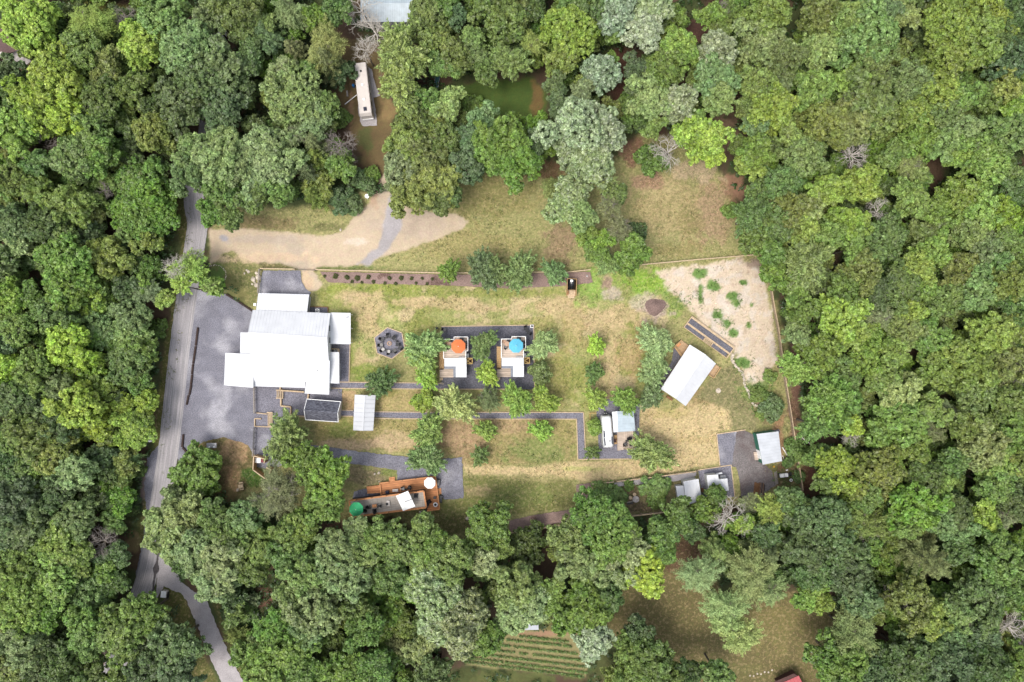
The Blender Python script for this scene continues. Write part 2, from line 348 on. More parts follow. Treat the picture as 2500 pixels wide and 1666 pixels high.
# strips south of the house
lay(pmask([(806,952),(870,955),(870,1004),(838,1004),(835,982),(760,970)], 3, 4), A(208, 176, 130)); lay(bmask(790, 975, 40, 8, .8), A(150, 140, 84))
lay(pmask([(912,952),(1040,952),(1040,1004),(915,1004)], 3, 4), A(190, 172, 116)); lay(bmask(950, 960, 26, 10, .8), A(158, 152, 84))
lay(pmask([(766,1034),(860,1018),(1020,1026),(1010,1106),(880,1094),(770,1078)], 4, 6), A(182, 168, 108)); lay(bmask(870, 1085, 90, 16, .9), A(220, 190, 152)); lay(bmask(835, 1050, 40, 20, .8), A(146, 158, 78)); lay(bmask(960, 1075, 50, 24, .7), A(218, 190, 150))
lay(bmask(890, 1165, 70, 26), A(150, 136, 104)); lay(bmask(950, 1155, 26, 12), A(142, 152, 82))
# middle and lower lawns
lay(pmask([(1040,1022),(1405,1022),(1408,1132),(1140,1140),(1090,1110)], 5, 6), A(176, 160, 106)); lay(bmask(1130, 1075, 50, 50, .9), A(190, 158, 122)); lay(bmask(1310, 1100, 90, 36, .9), A(138, 150, 82)); lay(bmask(1250, 1040, 60, 20, .8), A(196, 166, 126)); lay(bmask(1380, 1060, 24, 40, .6), A(170, 160, 98))
lay(pmask([(1130,1160),(1400,1170),(1408,1240),(1240,1262),(1070,1320),(1060,1235),(1130,1220)], 6, 8), A(134, 136, 76)); lay(bmask(1100, 1285, 110, 34, .9), A(104, 100, 56)); lay(bmask(1170, 1200, 40, 14, .8), A(176, 156, 116)); lay(bmask(1330, 1165, 90, 10, .7), A(190, 176, 122)); lay(bmask(1260, 1215, 90, 22, .6), A(126, 140, 72))  # the darkest patch paints tree shade into the lawn's lower edge
lay(pmask([(1440,1180),(1700,1150),(1650,1250),(1450,1262)], 6, 8), A(140, 132, 92)); lay(bmask(1480, 1215, 28, 30, .9), A(110, 134, 74)); lay(bmask(1545, 1205, 20, 26, .8), A(150, 122, 100)); lay(bmask(1560, 1240, 40, 14, .9), A(108, 88, 74))
# straw-coloured hay field and the mown strip leading to it
lay(pmask([(1562,985),(1640,1010),(1700,955),(1760,985),(1792,1010),(1790,1045),(1750,1058),(1755,1133),(1705,1142),(1590,1160),(1450,1176),(1330,1160),(1140,1158),(1130,1136),(1290,1142),(1405,1126),(1555,1124),(1562,1060)], 4, 6), A(228, 203, 152), .14)
lay(bmask(1700, 1075, 60, 10, .4), A(196, 170, 112)); lay(bmask(1640, 1010, 50, 12, .5), A(204, 188, 118)); lay(bmask(1420, 1145, 60, 5, .8), A(206, 204, 128)); lay(bmask(1720, 965, 50, 30, .9), A(172, 152, 104)); 
# grass and weeds right of the pavilion
lay(pmask([(1745,905),(1790,890),(1815,925),(1845,990),(1850,1050),(1790,1056),(1780,1000),(1700,970)], 5, 6), A(148, 142, 98)); lay(bmask(1745, 850, 30, 34, .8), A(186, 178, 118))
# bare pale ground
bare_m = pmask([(1606,668),(1640,655),(1720,648),(1850,630),(1870,690),(1890,790),(1898,890),(1866,946),(1830,945),(1800,880),(1780,850),(1700,775),(1672,748),(1640,720),(1625,690)], 5, 14)
lay(bare_m, A(240, 219, 192), .1); lay(bare_m * sm(fbm(PX, PY, 16, 40), .5, .62) * .6, A(240, 229, 216)); lay(bare_m * sm(N3, .66, .76) * .4, A(176, 148, 126)); lay(bmask(1840, 640, 26, 12, .8), A(160, 138, 122))
for x, y, rx, ry in ((1707,668,15,9),(1742,697,13,12),(1792,722,16,9),(1800,740,10,12),(1710,720,6,22),(1750,770,16,12),(1775,790,14,14),(1790,812,10,12),(1811,886,20,13),(1835,745,4,4),(1828,794,6,7),(1814,690,10,6)): lay(bmask(x, y, rx, ry, .95), A(108, 150, 64))
lay(bmask(1850, 960, 40, 26, .9), A(122, 150, 66)); lay(bmask(1880, 1000, 36, 30, .8), A(134, 120, 84)); lay(bmask(1858, 985, 14, 10, .8), A(180, 148, 130)); lay(bmask(1900, 1070, 14, 60), A(190, 150, 112)); lay(bmask(1940, 960, 14, 190), A(146, 108, 90)); lay(bmask(1970, 1175, 26, 40), A(112, 74, 60))
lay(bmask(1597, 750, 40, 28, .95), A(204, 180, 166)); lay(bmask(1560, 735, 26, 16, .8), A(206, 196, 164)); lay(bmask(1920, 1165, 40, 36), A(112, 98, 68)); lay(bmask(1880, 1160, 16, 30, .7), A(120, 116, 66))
# entry grass and island by the road
lay(pmask([(458,1100),(500,1072),(545,1062),(600,1080),(622,1100),(620,1180),(560,1230),(480,1190),(440,1150)], 4, 5), A(126, 112, 72)); lay(bmask(575, 1100, 34, 30, .9), A(198, 162, 122)); lay(bmask(618, 1165, 30, 22), A(88, 128, 46)); lay(bmask(565, 1165, 20, 26, .8), A(176, 140, 106))
lay(pmask([(514,652),(548,618),(600,640),(640,656),(632,720),(612,757),(590,740),(552,716),(512,706)], 3, 4), A(134, 134, 80)); lay(bmask(528, 672, 22, 24, .9), A(106, 138, 66)); lay(bmask(590, 720, 20, 20, .6), A(158, 150, 92))
lay(pmask([(620,638),(735,648),(735,656),(640,656)], 2, 4), A(128, 122, 78)); lay(bmask(840, 653, 80, 5), A(132, 146, 80))
# sandy drive
SAND = [(511,560),(580,557),(700,567),(790,577),(835,566),(856,540),(882,512),(908,490),(918,460),(938,425),(952,440),(957,470),(1000,510),(1060,520),(1112,522),(1142,542),(1130,557),(1100,572),(1030,597),(970,617),(930,628),(900,648),(770,652),(764,662),(790,695),(775,712),(745,712),(735,662),(690,645),(620,640),(590,630),(565,612),(540,620),(520,640),(511,650)]
sand_m = pmask(SAND, 3, 5); lay(sand_m, A(226, 204, 174), .1); lay(sand_m * sm(N4 * .5 + N1 * .5, .48, .6) * .5, A(204, 190, 172)); lay(bmask(640, 585, 110, 12, .6), A(206, 190, 174)); lay(sand_m * bmask(990, 545, 90, 40, .8), A(210, 190, 168)); lay(bmask(545, 580, 14, 8, .8), A(178, 178, 188)); lay(bmask(650, 630, 130, 12, .7), A(236, 206, 172)); lay(bmask(870, 590, 24, 8, .7), A(236, 220, 200)); lay(sand_m * bmask(910, 460, 16, 50, .8), A(210, 178, 148))
lay(pmask([(953,468),(985,500),(978,560),(955,605),(900,648),(870,646),(925,600),(940,540),(948,500)], 4, 6) * .85, A(186, 182, 186)); lay(bmask(745, 690, 18, 26, .8), A(236, 206, 170))
# garden plot
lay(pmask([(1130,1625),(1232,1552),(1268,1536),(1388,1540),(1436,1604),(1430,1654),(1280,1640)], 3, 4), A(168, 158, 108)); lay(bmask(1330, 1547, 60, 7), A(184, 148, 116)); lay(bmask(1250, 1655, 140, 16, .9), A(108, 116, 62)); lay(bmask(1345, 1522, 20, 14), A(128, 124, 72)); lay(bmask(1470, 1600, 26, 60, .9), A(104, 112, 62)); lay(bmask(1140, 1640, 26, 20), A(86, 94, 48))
lay(bmask(645, 1455, 24, 26), A(140, 104, 86)); lay(bmask(790, 1285, 34, 14), A(132, 104, 84)); lay(bmask(680, 1390, 20, 14), A(140, 112, 92)); lay(bmask(262, 1640, 20, 40), A(168, 148, 138)); lay(bmask(70, 150, 14, 14), A(120, 96, 60)); lay(bmask(224, 30, 70, 40), A(132, 132, 64))

ok = (np.abs(GX) < 117) & (np.abs(GY) < 81)
nv = GX.size; ny, nx = GX.shape
vid = np.arange(nv).reshape(ny, nx)
# small unevenness everywhere, never above the sheets laid on it
zz = -0.03 - 0.05 * N2
fc = lambda a: (a[:-1, :-1] + a[1:, 1:]) / 2
cls = np.zeros((ny - 1, nx - 1), int)
cls[fc(lawn_m) > .5] = 1; cls[fc(np.maximum(np.maximum(yard_m, verge_m), np.maximum(motor_m, glade_m))) > .5] = 1; cls[fc(bare_m) > .5] = 3; cls[fc(sand_m) > .5] = 2
grassy = np.clip(np.maximum(np.maximum(lawn_m, yard_m), verge_m) * (1 - sand_m) * (1 - .8 * bare_m), 0, 1)
def ground_mat():
    m, nt, b = base_mat("ground_cover")
    at = node(nt, "ShaderNodeAttribute"); at.attribute_name = "cover"
    v = pos_uv(nt)
    n = node(nt, "ShaderNodeTexNoise"); n.inputs["Scale"].default_value = 2.6; n.inputs["Detail"].default_value = 8; n.inputs["Roughness"].default_value = .7; nt.links.new(v, n.inputs["Vector"])
    r = node(nt, "ShaderNodeMapRange"); r.inputs[1].default_value = .3; r.inputs[2].default_value = .7; r.inputs[3].default_value = .56; r.inputs[4].default_value = 1.4; nt.links.new(n.outputs["Fac"], r.inputs[0])
    rb = node(nt, "ShaderNodeMapRange"); rb.inputs[1].default_value = .3; rb.inputs[2].default_value = .7; rb.inputs[3].default_value = .86; rb.inputs[4].default_value = 1.12; nt.links.new(n.outputs["Fac"], rb.inputs[0])
    mf = node(nt, "ShaderNodeMix", data_type='FLOAT'); nt.links.new(at.outputs["Alpha"], mf.inputs[0]); nt.links.new(rb.outputs[0], mf.inputs[2]); nt.links.new(r.outputs[0], mf.inputs[3])
    c = scale_col(nt, at.outputs["Color"], mf.outputs[0])
    hs = node(nt, "ShaderNodeHueSaturation"); nt.links.new(c, hs.inputs["Color"])
    n2 = node(nt, "ShaderNodeTexNoise"); n2.inputs["Scale"].default_value = 1.1; n2.inputs["Detail"].default_value = 6; nt.links.new(v, n2.inputs["Vector"])
    r2 = node(nt, "ShaderNodeMapRange"); r2.inputs[1].default_value = .3; r2.inputs[2].default_value = .7; r2.inputs[3].default_value = .487; r2.inputs[4].default_value = .513; nt.links.new(n2.outputs["Fac"], r2.inputs[0]); nt.links.new(r2.outputs[0], hs.inputs["Hue"])
    # straw and green blades mixed at hand's breadth, only where grass grows
    n3 = node(nt, "ShaderNodeTexNoise"); n3.inputs["Scale"].default_value = 1.5; n3.inputs["Detail"].default_value = 7; n3.inputs["Roughness"].default_value = .72; nt.links.new(v, n3.inputs["Vector"])
    st = node(nt, "ShaderNodeMapRange"); st.inputs[1].default_value = .5; st.inputs[2].default_value = .68; nt.links.new(n3.outputs["Fac"], st.inputs[0])
    gr = node(nt, "ShaderNodeMapRange"); gr.inputs[1].default_value = .5; gr.inputs[2].default_value = .34; nt.links.new(n3.outputs["Fac"], gr.inputs[0])
    cur_ = hs.outputs[0]
    for fac, cc in ((st, C(226, 204, 150)), (gr, C(126, 136, 68))):
        ml = node(nt, "ShaderNodeMath", operation='MULTIPLY'); nt.links.new(fac.outputs[0], ml.inputs[0]); nt.links.new(at.outputs["Alpha"], ml.inputs[1])
        m2 = node(nt, "ShaderNodeMath", operation='MULTIPLY'); m2.inputs[1].default_value = .55; nt.links.new(ml.outputs[0], m2.inputs[0])
        mx = node(nt, "ShaderNodeMix", data_type='RGBA', blend_type='MIX'); nt.links.new(m2.outputs[0], mx.inputs[0]); nt.links.new(cur_, mx.inputs[6]); mx.inputs[7].default_value = (*cc, 1); cur_ = mx.outputs[2]
    nt.links.new(cur_, b.inputs["Base Color"]); b.inputs["Roughness"].default_value = .95
    bp = node(nt, "ShaderNodeBump"); bp.inputs["Strength"].default_value = .7; bp.inputs["Distance"].default_value = .12; nt.links.new(n.outputs["Fac"], bp.inputs["Height"]); nt.links.new(bp.outputs[0], b.inputs["Normal"])
    return m
M['ground'] = ground_mat()
def ground_piece(name, sel):
    q = np.stack([vid[:-1, :-1], vid[:-1, 1:], vid[1:, 1:], vid[1:, :-1]], -1)[sel]
    used, inv = np.unique(q, return_inverse=True); q = inv.reshape(q.shape)
    me = bpy.data.meshes.new(name); n = len(q)
    me.vertices.add(len(used)); me.vertices.foreach_set("co", np.stack([GX.ravel()[used], GY.ravel()[used], zz.ravel()[used]], -1).astype(np.float32).ravel())
    me.loops.add(n * 4); me.loops.foreach_set("vertex_index", q.astype(np.int32).ravel())
    me.polygons.add(n); me.polygons.foreach_set("loop_start", np.arange(0, n * 4, 4, dtype=np.int32)); me.polygons.foreach_set("loop_total", np.full(n, 4, np.int32))
    me.update(calc_edges=True); me.polygons.foreach_set("use_smooth", [True] * n)
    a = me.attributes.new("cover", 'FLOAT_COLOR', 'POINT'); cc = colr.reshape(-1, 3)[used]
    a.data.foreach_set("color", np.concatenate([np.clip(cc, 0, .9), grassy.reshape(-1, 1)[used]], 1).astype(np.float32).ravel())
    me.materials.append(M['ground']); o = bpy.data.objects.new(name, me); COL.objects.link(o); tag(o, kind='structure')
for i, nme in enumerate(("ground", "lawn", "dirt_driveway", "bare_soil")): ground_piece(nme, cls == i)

# ------------------------------------------------------------------ roads, gravel, mulch and a shade strip: thin sheets over the ground
rnd = random.Random(3)
LEVEL = [0]
def resample(poly, step, closed=True):
    out = []; n = len(poly)
    for i in range(n if closed else n - 1):
        a, b = poly[i], poly[(i + 1) % n]; L = math.dist(a, b); k = max(1, int(L / step))
        out += [(a[0] + (b[0] - a[0]) * j / k, a[1] + (b[1] - a[1]) * j / k) for j in range(k)]
    return out if closed else out + [poly[-1]]
def sheet(name, poly, m, jit=0.0, label=None, z=None):
    LEVEL[0] += 1; z = 0.006 * LEVEL[0] if z is None else z
    if jit: poly = [(x + rnd.gauss(0, jit), y + rnd.gauss(0, jit)) for x, y in resample(poly, 6)]
    pts = [W(*p) for p in poly]
    o = MB().add([(x, y, z) for x, y in pts], [tuple(range(len(pts)))]).build(name, m)
    return tag(o, kind='structure')
def chain(pts, n=10):
    """smooth curve through points"""
    out = []; P = [pts[0]] + pts + [pts[-1]]
    for i in range(1, len(P) - 2):
        p0, p1, p2, p3 = (np.array(P[i + k], float) for k in (-1, 0, 1, 2))
        for j in range(n):
            t = j / n; out.append(tuple(.5 * ((2 * p1) + (-p0 + p2) * t + (2 * p0 - 5 * p1 + 4 * p2 - p3) * t * t + (-p0 + 3 * p1 - 3 * p2 + p3) * t ** 3)))
    return out + [tuple(map(float, pts[-1]))]
def ribbon(name, pts, half, m, jit=0, off=0):
    LEVEL[0] += 1; z = .006 * LEVEL[0]; c = chain(pts); vs = []; fs = []; uv = []
    L = 0
    for i, p in enumerate(c):
        q0 = c[max(0, i - 1)]; q1 = c[min(len(c) - 1, i + 1)]; dx, dy = q1[0] - q0[0], q1[1] - q0[1]; l = math.hypot(dx, dy) or 1; nx_, ny_ = -dy / l, dx / l
        if i: L += math.dist(c[i - 1], p) * S
        hw = half if not callable(half) else half(i / (len(c) - 1))
        for sgn, u in ((1, 1), (-1, 0)):
            h = hw + (rnd.gauss(0, jit) if jit else 0)
            x, y = W(p[0] + nx_ * (off + sgn * h), p[1] + ny_ * (off + sgn * h)); vs.append((x, y, z)); uv.append((u, L))
        if i: k = 2 * i; fs.append((k - 2, k, k + 1, k - 1))
    o = MB().add(vs, fs).build(name, m); l = o.data.uv_layers.new()
    for lp in o.data.loops: l.data[lp.index].uv = uv[lp.vertex_index]
    return tag(o, kind='structure')
LOT = [(470,700),(505,716),(552,719),(618,758),(640,770),(640,950),(640,1113),(623,1112),(600,1084),(545,1068),(498,1078),(462,1102),(449,1118),(436,1125),(420,1100),(425,950)]
sheet("gravel_lot", LOT, M['gravel'], .8)
sheet("gravel_shoulder", [(385,1090),(360,1120),(352,1180),(356,1245),(352,1300),(334,1395),(318,1500),(345,1500),(372,1300),(385,1180),(400,1090)], M['gravel'], 1.2)
sheet("side_drive", [(388,1346),(418,1352),(432,1395),(441,1420),(505,1466),(530,1530),(560,1600),(600,1675),(630,1730),(580,1730),(545,1675),(510,1600),(478,1520),(455,1465),(442,1448),(400,1432),(388,1450),(380,1480)], M['gravel_pale'], .9)
ROAD = [(205,1760),(262,1664),(300,1580),(334,1478),(362,1395),(385,1270),(404,1150),(416,1060),(427,960),(438,860),(452,750),(468,650),(477,590),(482,545),(474,490),(486,410),(508,330),(520,200),(530,60),(535,-100)]
ribbon("road", ROAD, 25, M['road'], .35)
ribbon("road_line", ROAD[3:14], .9, M['line'], .15, 19)
ribbon("road_line", ROAD[3:14], .8, M['line'], .2, -20)
ribbon("tar_seal", [(370,1478),(376,1420),(382,1385),(387,1350)], lambda t: 2.4 + 5.5 * math.exp(-((t - .62) / .1) ** 2), M['tar'], .3)
sheet("gravel_pad", [(644,661),(733,661),(738,690),(746,704),(758,714),(756,724),(630,720),(640,668)], M['gravel'], .5)
sheet("gravel_terrace", [(620,900),(835,900),(835,982),(750,976),(747,1019),(712,1018),(715,1040),(720,1110),(622,1112)], M['gravel_mid'], .3)
sheet("gravel_path", [(800,838),(854,838),(851,933),(1080,936),(1080,951),(803,948)], M['gravel_mid'])
sheet("gravel_path", [(832,1001.5),(1030,1006.5),(1424,1007),(1428,1121),(1411,1121),(1408,1023.5),(1030,1022.5),(832,1016)], M['gravel_mid'])
sheet("gravel_pad", [(1078,797),(1302.5,794),(1304.5,951),(1078,949)], M['gravel_dark'])
sheet("gravel_pad", [(1455,985),(1480,975),(1562,985),(1560,1060),(1548,1120),(1428,1121),(1428,1100),(1462,1098)], M['gravel_mid'], .4)
HEX = [(946,800),(981.6,813),(988.5,851.5),(957,876.5),(921,863),(914,825)]
sheet("fire_pit_gravel", HEX, M['gravel_mid'])
sheet("gravel_lane", [(640,1060),(700,1050),(758,1086),(806,1092),(870,1102),(934,1110),(985,1114),(1070,1122),(1128,1117),(1132,1217),(1085,1220),(1060,1180),(970,1180),(970,1148),(905,1138),(830,1128),(776,1112),(720,1130),(650,1145),(625,1140),(625,1090)], M['gravel'], .8)
sheet("gravel_patch", [(865,1200),(890,1194),(925,1200),(1000,1195),(1000,1215),(860,1222)], M['gravel'], .8)
sheet("gravel_pad", [(900,165),(908,170),(916,205),(928,235),(912,240),(914,250),(922,307),(885,309),(874,275),(880,200)], M['gravel_pale'], .6)
sheet("gravel_yard", [(1749,1060),(1770,1056),(1815,1050),(1850,1065),(1862,1130),(1885,1150),(1893,1185),(1860,1208),(1810,1215),(1805,1170),(1797,1140),(1758,1137)], M['gravel_brown'], .6)
sheet("gravel_pad", [(1749.5,1060.5),(1798,1054),(1786,1137),(1757,1137)], M['gravel'], .5)
sheet("gravel_pad", [(1704,1148),(1784.5,1136.5),(1793,1212),(1750,1220),(1715,1222)], M['gravel_mid'], .2)
sheet("gravel_shade_strip", [(1680,842),(1660,830),(1645,850),(1640,880),(1608,940),(1612,952),(1630,930)], M['gravel_dark'], .6)
sheet("gravel_shade_strip", [(1835,1065),(1849,1056),(1902,1048),(1904,1056),(1850,1066)], M['gravel_dark'], .3)  # dark sheet painted as shadow above the green shed; the strip before is gravel
sheet("mulch_bed", [(781,663.5),(1092,671),(1300,668),(1440,664),(1448,690),(1400,697),(1250,705),(1092,697.5),(945,694),(801,690)], M['mulch'], .5)
sheet("mulch_path", [(1406,1184),(1443,1179),(1453,1233),(1470,1262),(1418,1268),(1244.5,1297),(1244,1271),(1300,1258),(1350,1250),(1408,1242),(1410,1225)], M['mulch'], .5)
sheet("mulch_strip", [(1500,1178),(1600,1166),(1700,1152),(1700,1160),(1668,1172),(1600,1180),(1500,1188)], M['gravel_pale'], .5)
# logs lie on the lot; mulch mound
def mound(name, label, cat, cx, cy, rx, ry, h, m, rot=0):
    mb = MB(); n = 28; vs = []; fs = []
    prof = [(1, -.04), (.85, .18), (.6, .55), (.3, .88), (.0, 1)]
    x0, y0 = W(cx, cy)
    for r, z in prof:
        for k in range(n):
            a = 2 * math.pi * k / n; jr = r * (1 + .12 * math.sin(3 * a + 1) + rnd.uniform(-.05, .05))
            X, Y = jr * rx * math.cos(a), jr * ry * math.sin(a)
            vs.append((x0 + (X * math.cos(rot) - Y * math.sin(rot)) * S, y0 + (X * math.sin(rot) + Y * math.cos(rot)) * S, z * h + rnd.uniform(-.03, .03)))
    for i in range(len(prof) - 1):
        for k in range(n): fs.append((i * n + k, i * n + (k + 1) % n, (i + 1) * n + (k + 1) % n, (i + 1) * n + k))
    return tag(mb.add(vs, fs).build(name, m, None, True), label, cat)
mound("mulch_pile", "low heap of dark bark mulch on the pale soil above the white pavilion", "mulch pile", 1600, 749, 25, 20, .7, M['mulch_pile'], .2)

# ------------------------------------------------------------------ buildings
def V4(q): return [W3(*p) for p in q]
def roof_panel(mb, q, th=.1, rib=.6, rh=.05):
    """corners a,b along the eave and c,d along the ridge, as world vectors; raised seams run eave to ridge"""
    a, b, c, d = q; mb.slab(q, th)
    if rib:
        n = max(2, int((b - a).length / rib)); nrm = (b - a).cross(d - a).normalized()
        if nrm.z < 0: nrm = -nrm
        for i in range(n + 1):
            t = min(max(i / n, .004), .996); p = a.lerp(b, t) + nrm * rh * .45; r = d.lerp(c, t) + nrm * rh * .45
            mb.beam(p, r, .05, rh)
    return mb
def inset(poly, dd):
    cx = sum(p[0] for p in poly) / len(poly); cy = sum(p[1] for p in poly) / len(poly); out = []
    n = len(poly)
    for i in range(n):
        p0, p1, p2 = Vector(poly[i - 1]), Vector(poly[i]), Vector(poly[(i + 1) % n])
        u = (p1 - p0).normalized(); v = (p2 - p1).normalized(); s_ = 1 if (u.x * v.y - u.y * v.x) > 0 else -1
        n1 = Vector((-u.y, u.x)); n2 = Vector((-v.y, v.x)); den = 1 + n1.dot(n2); o = (n1 + n2) * (dd / max(.3, den))
        out.append((p1.x + o.x, p1.y + o.y))
    return out
def ccw(poly):
    a = sum(poly[i][0] * poly[(i + 1) % len(poly)][1] - poly[(i + 1) % len(poly)][0] * poly[i][1] for i in range(len(poly)))
    return poly if a > 0 else poly[::-1]
def walls_of(pxpoly, h, dd, m, parent, z0=0.0, name='wall', zt=None):
    return MB().prism(inset(ccw([W(*p, h) for p in pxpoly]), dd), z0, (zt or h)).build(name, m, parent)
def center(pts): return (sum(p[0] for p in pts) / len(pts), sum(p[1] for p in pts) / len(pts))
def gable_building(name, label, cat, eaves, he, hr, wm, rm, dd=.35, rib=.6, open_sides=False, group=None, th=.1, trim=None, rh=.035):
    """eaves a,b,c,d clockwise from the photo's top left; the ridge runs from the middle of d-a to the middle of b-c"""
    a, b, c, d = [W3(*p, he) for p in eaves]; up = Vector((0, 0, hr - he)); r0 = (a + d) / 2 + up; r1 = (b + c) / 2 + up
    x, y = center([v[:2] for v in (a, b, c, d)]); t = thing(name, label, cat, (x, y, 0), group=group)
    roof_panel(MB(), (a, b, r1, r0), th, rib, rh).build('roof_slope', rm, t); roof_panel(MB(), (d, c, r1 - Vector((0, 0, .004)), r0 - Vector((0, 0, .004))), th, rib, rh).build('roof_slope', rm, t)
    MB().beam(r0 + Vector((0, 0, .03)), r1 + Vector((0, 0, .03)), .3, .05).build('ridge_cap', rm, t)
    w4 = inset(ccw([p[:2] for p in (a, b, c, d)]), dd)
    if not open_sides:
        MB().prism(w4, 0, he - .05).build('wall', wm, t)
        for rr, e1, e2, s_ in ((r0, a, d, 1), (r1, b, c, -1)):
            k = dd / (r1 - r0).length; q = [p + (r1 - r0) * k * s_ for p in (e1, e2, rr)]; q = [q[0] + (q[1] - q[0]) * .08 - Vector((0, 0, .08)), q[1] + (q[0] - q[1]) * .08 - Vector((0, 0, .08)), q[2] - Vector((0, 0, .25))]
            o = (r1 - r0).normalized() * .06; MB().add([p - o for p in q] + [p + o for p in q], [(0, 1, 2), (5, 4, 3), (0, 3, 4, 1), (1, 4, 5, 2), (2, 5, 3, 0)]).build('gable', wm, t)
    else:
        for p in w4: MB().box((p[0], p[1], he / 2 - .03), (.15, .15, he - .06)).build('post', M['timber'], t)
        for i in range(4): MB().beam((*w4[i], he - .18), (*w4[(i + 1) % 4], he - .18), .1, .16).build('beam', M['timber'], t)
    if trim:
        for p, q in ((a, b), (d, c), (a, r0), (d, r0), (b, r1), (c, r1)): MB().beam(p + Vector((0, 0, .01)), q + Vector((0, 0, .01)), .1, .16).build('trim_board', trim, t)
    return t
def posts(t, pts, h0, h1, m, sz=.16):
    for p in pts: MB().box((p[0], p[1], (h0 + h1) / 2), (sz, sz, h1 - h0)).build('post', m, t)

# main house with its white metal roofs
hx, hy = W(700, 850)
house = thing("main_house", "large white metal roofed house beside the grey gravel lot", "house", (hx, hy, 0))
RW = M['roof_white']
roof_panel(MB(), V4([(617, 757, 3.3), (807, 765, 3.3), (799, 826, 5.7), (605, 813, 5.7)])).build('roof_slope', RW, house)
roof_panel(MB(), V4([(620, 930.5, 3.0), (806, 934, 3.0), (799, 826, 5.69), (605, 813, 5.69)])).build('roof_slope', RW, house)
MB().beam(W3(605, 813, 5.74), W3(799, 826, 5.74), .32, .06).build('ridge_cap', RW, house)
roof_panel(MB(), V4([(630.6, 715.8, 2.5), (755, 719.4, 2.5), (749.5, 764, 3.1), (625, 759, 3.1)])).build('annex_roof', RW, house)
MB().slab(V4([(587, 812, 3.0), (612, 812.6, 3.0), (622, 867, 3.0), (586, 865, 3.0)]), .14).build('side_roof', RW, house)
roof_panel(MB(), V4([(621, 943.5, 2.45), (745, 947.5, 2.45), (745, 932.5, 2.85), (620, 929.5, 2.85)]), .08, .6).build('porch_roof', RW, house)
roof_panel(MB(), V4([(744, 961, 3.15), (803.6, 964, 3.15), (805, 881, 4.4), (752.5, 881, 4.4)])).build('entry_roof', RW, house)
roof_panel(MB(), V4([(828, 937, 2.9), (827.5, 860, 2.9), (802, 860, 3.15), (802, 936, 3.15)]), .1, .6).build('side_roof', RW, house)
cn = MB().slab(V4([(550, 862, 3.3), (619.5, 865, 3.3), (618, 947, 3.3), (547, 941, 3.3)]), .22).build('canopy', RW, house)
posts(cn, [W(*p, 3.3) for p in ((553, 866), (614, 869), (613, 942), (551, 937))], 0, 3.05, M['white'])
for ch in list(cn.children): ch.location = ch.location
cn2 = roof_panel(MB(), V4([(856, 841, 2.6), (856, 764.5, 2.6), (807, 763.5, 2.95), (805.5, 840, 2.95)]), .12, .6).build('patio_canopy', RW, house)
posts(cn2, [W(*p, 2.6) for p in ((853, 768), (852, 837), (853, 802))], 0, 2.45, M['white'])
MB().prism(inset(ccw([W(*p, 3.0) for p in ((620, 760), (806, 766), (803, 930), (622, 928))]), .3), 0, 2.95).build('wall', M['wall'], house)
MB().prism(inset(ccw([W(*p, 2.5) for p in ((631, 717), (755, 720), (750, 764), (626, 760))]), .3), 0, 2.4).build('annex_wall', M['wall'], house)
MB().prism(inset(ccw([W(*p, 3.0) for p in ((753, 885), (826, 885), (825, 936), (803, 937), (803, 962), (746, 960))]), .3), 0, 2.88).build('entry_wall', M['wall'], house)
MB().prism(inset(ccw([W(*p, 3.0) for p in ((588, 813), (622, 813), (622, 865), (588, 864))]), .25), 0, 2.84).build('side_wall', M['wall'], house)
e0, e1, rr = W3(804.5, 767, 3.1), W3(802, 884, 4.25), W3(797, 826, 5.45)
gb = MB().add([p + Vector((dx, 0, dz)) for dx in (-.1, .1) for p, dz in ((e0, 0), (e0, -.35), (e1, -1.3), (e1, 0), (rr, 0))], [(0, 1, 2, 3, 4), (9, 8, 7, 6, 5)] + [(i, i + 5, (i + 1) % 5 + 5, (i + 1) % 5) for i in range(5)]).build('gable', M['wall'], house)
for k, y in enumerate((.3, .55)):
    p = e0.lerp(e1, y); MB().box((p.x + .14, p.y, 3.6), (.06, 1.1, .7)).build('window', M['glass'], house)
for k in range(2):
    y = W(0, 846 + 14 * k)[1]; MB().box((W(809.5, 0, 1.5)[0] - .35, y, 1.4), (.06, .9, 1.2)).build('window', M['glass'], house)
def roof_z(px, py, q):
    a, b, c, d = V4(q); n = (b - a).cross(d - a); x, y = W(px, py, 4); return a.z - (n.x * (x - a.x) + n.y * (y - a.y)) / n.z, x, y
z, x, y = roof_z(684, 834, [(620, 930.5, 3.0), (806, 934, 3.0), (799, 826, 5.69), (605, 813, 5.69)])
MB().box((x, y, z + .08), (.6, .8, .26)).build('roof_hatch', M['white'], house)
z, x, y = roof_z(775, 905, [(744, 961, 3.15), (803.6, 964, 3.15), (805, 881, 4.4), (752.5, 881, 4.4)])
MB().lathe([(.09, z - .1), (.09, z + .4), (.13, z + .4), (.13, z + .46)], (x, y), 10).build('vent_pipe', M['grey_metal'], house)
z, x, y = roof_z(844, 775, [(856, 841, 2.6), (856, 764.5, 2.6), (807, 763.5, 2.95), (805.5, 840, 2.95)])
MB().lathe([(.1, z - .1), (.1, z + .4), (.15, z + .4), (.15, z + .48)], (x, y), 10).build('vent_pipe', M['grey_metal'], house)
MB().tube([W3(*p) for p in ((620.5, 863, 2.7), (619.5, 945, 2.7))], .06).build('gutter', M['grey_metal'], house)
MB().tube([W3(*p) for p in ((828.6, 862, 2.75), (829, 937, 2.75))], .06).build('gutter', M['grey_metal'], house)
MB().tube([W3(*p) for p in ((756.5, 716, 2.45), (752, 764, 2.6))], .07).build('gutter', M['dark_metal'], house)

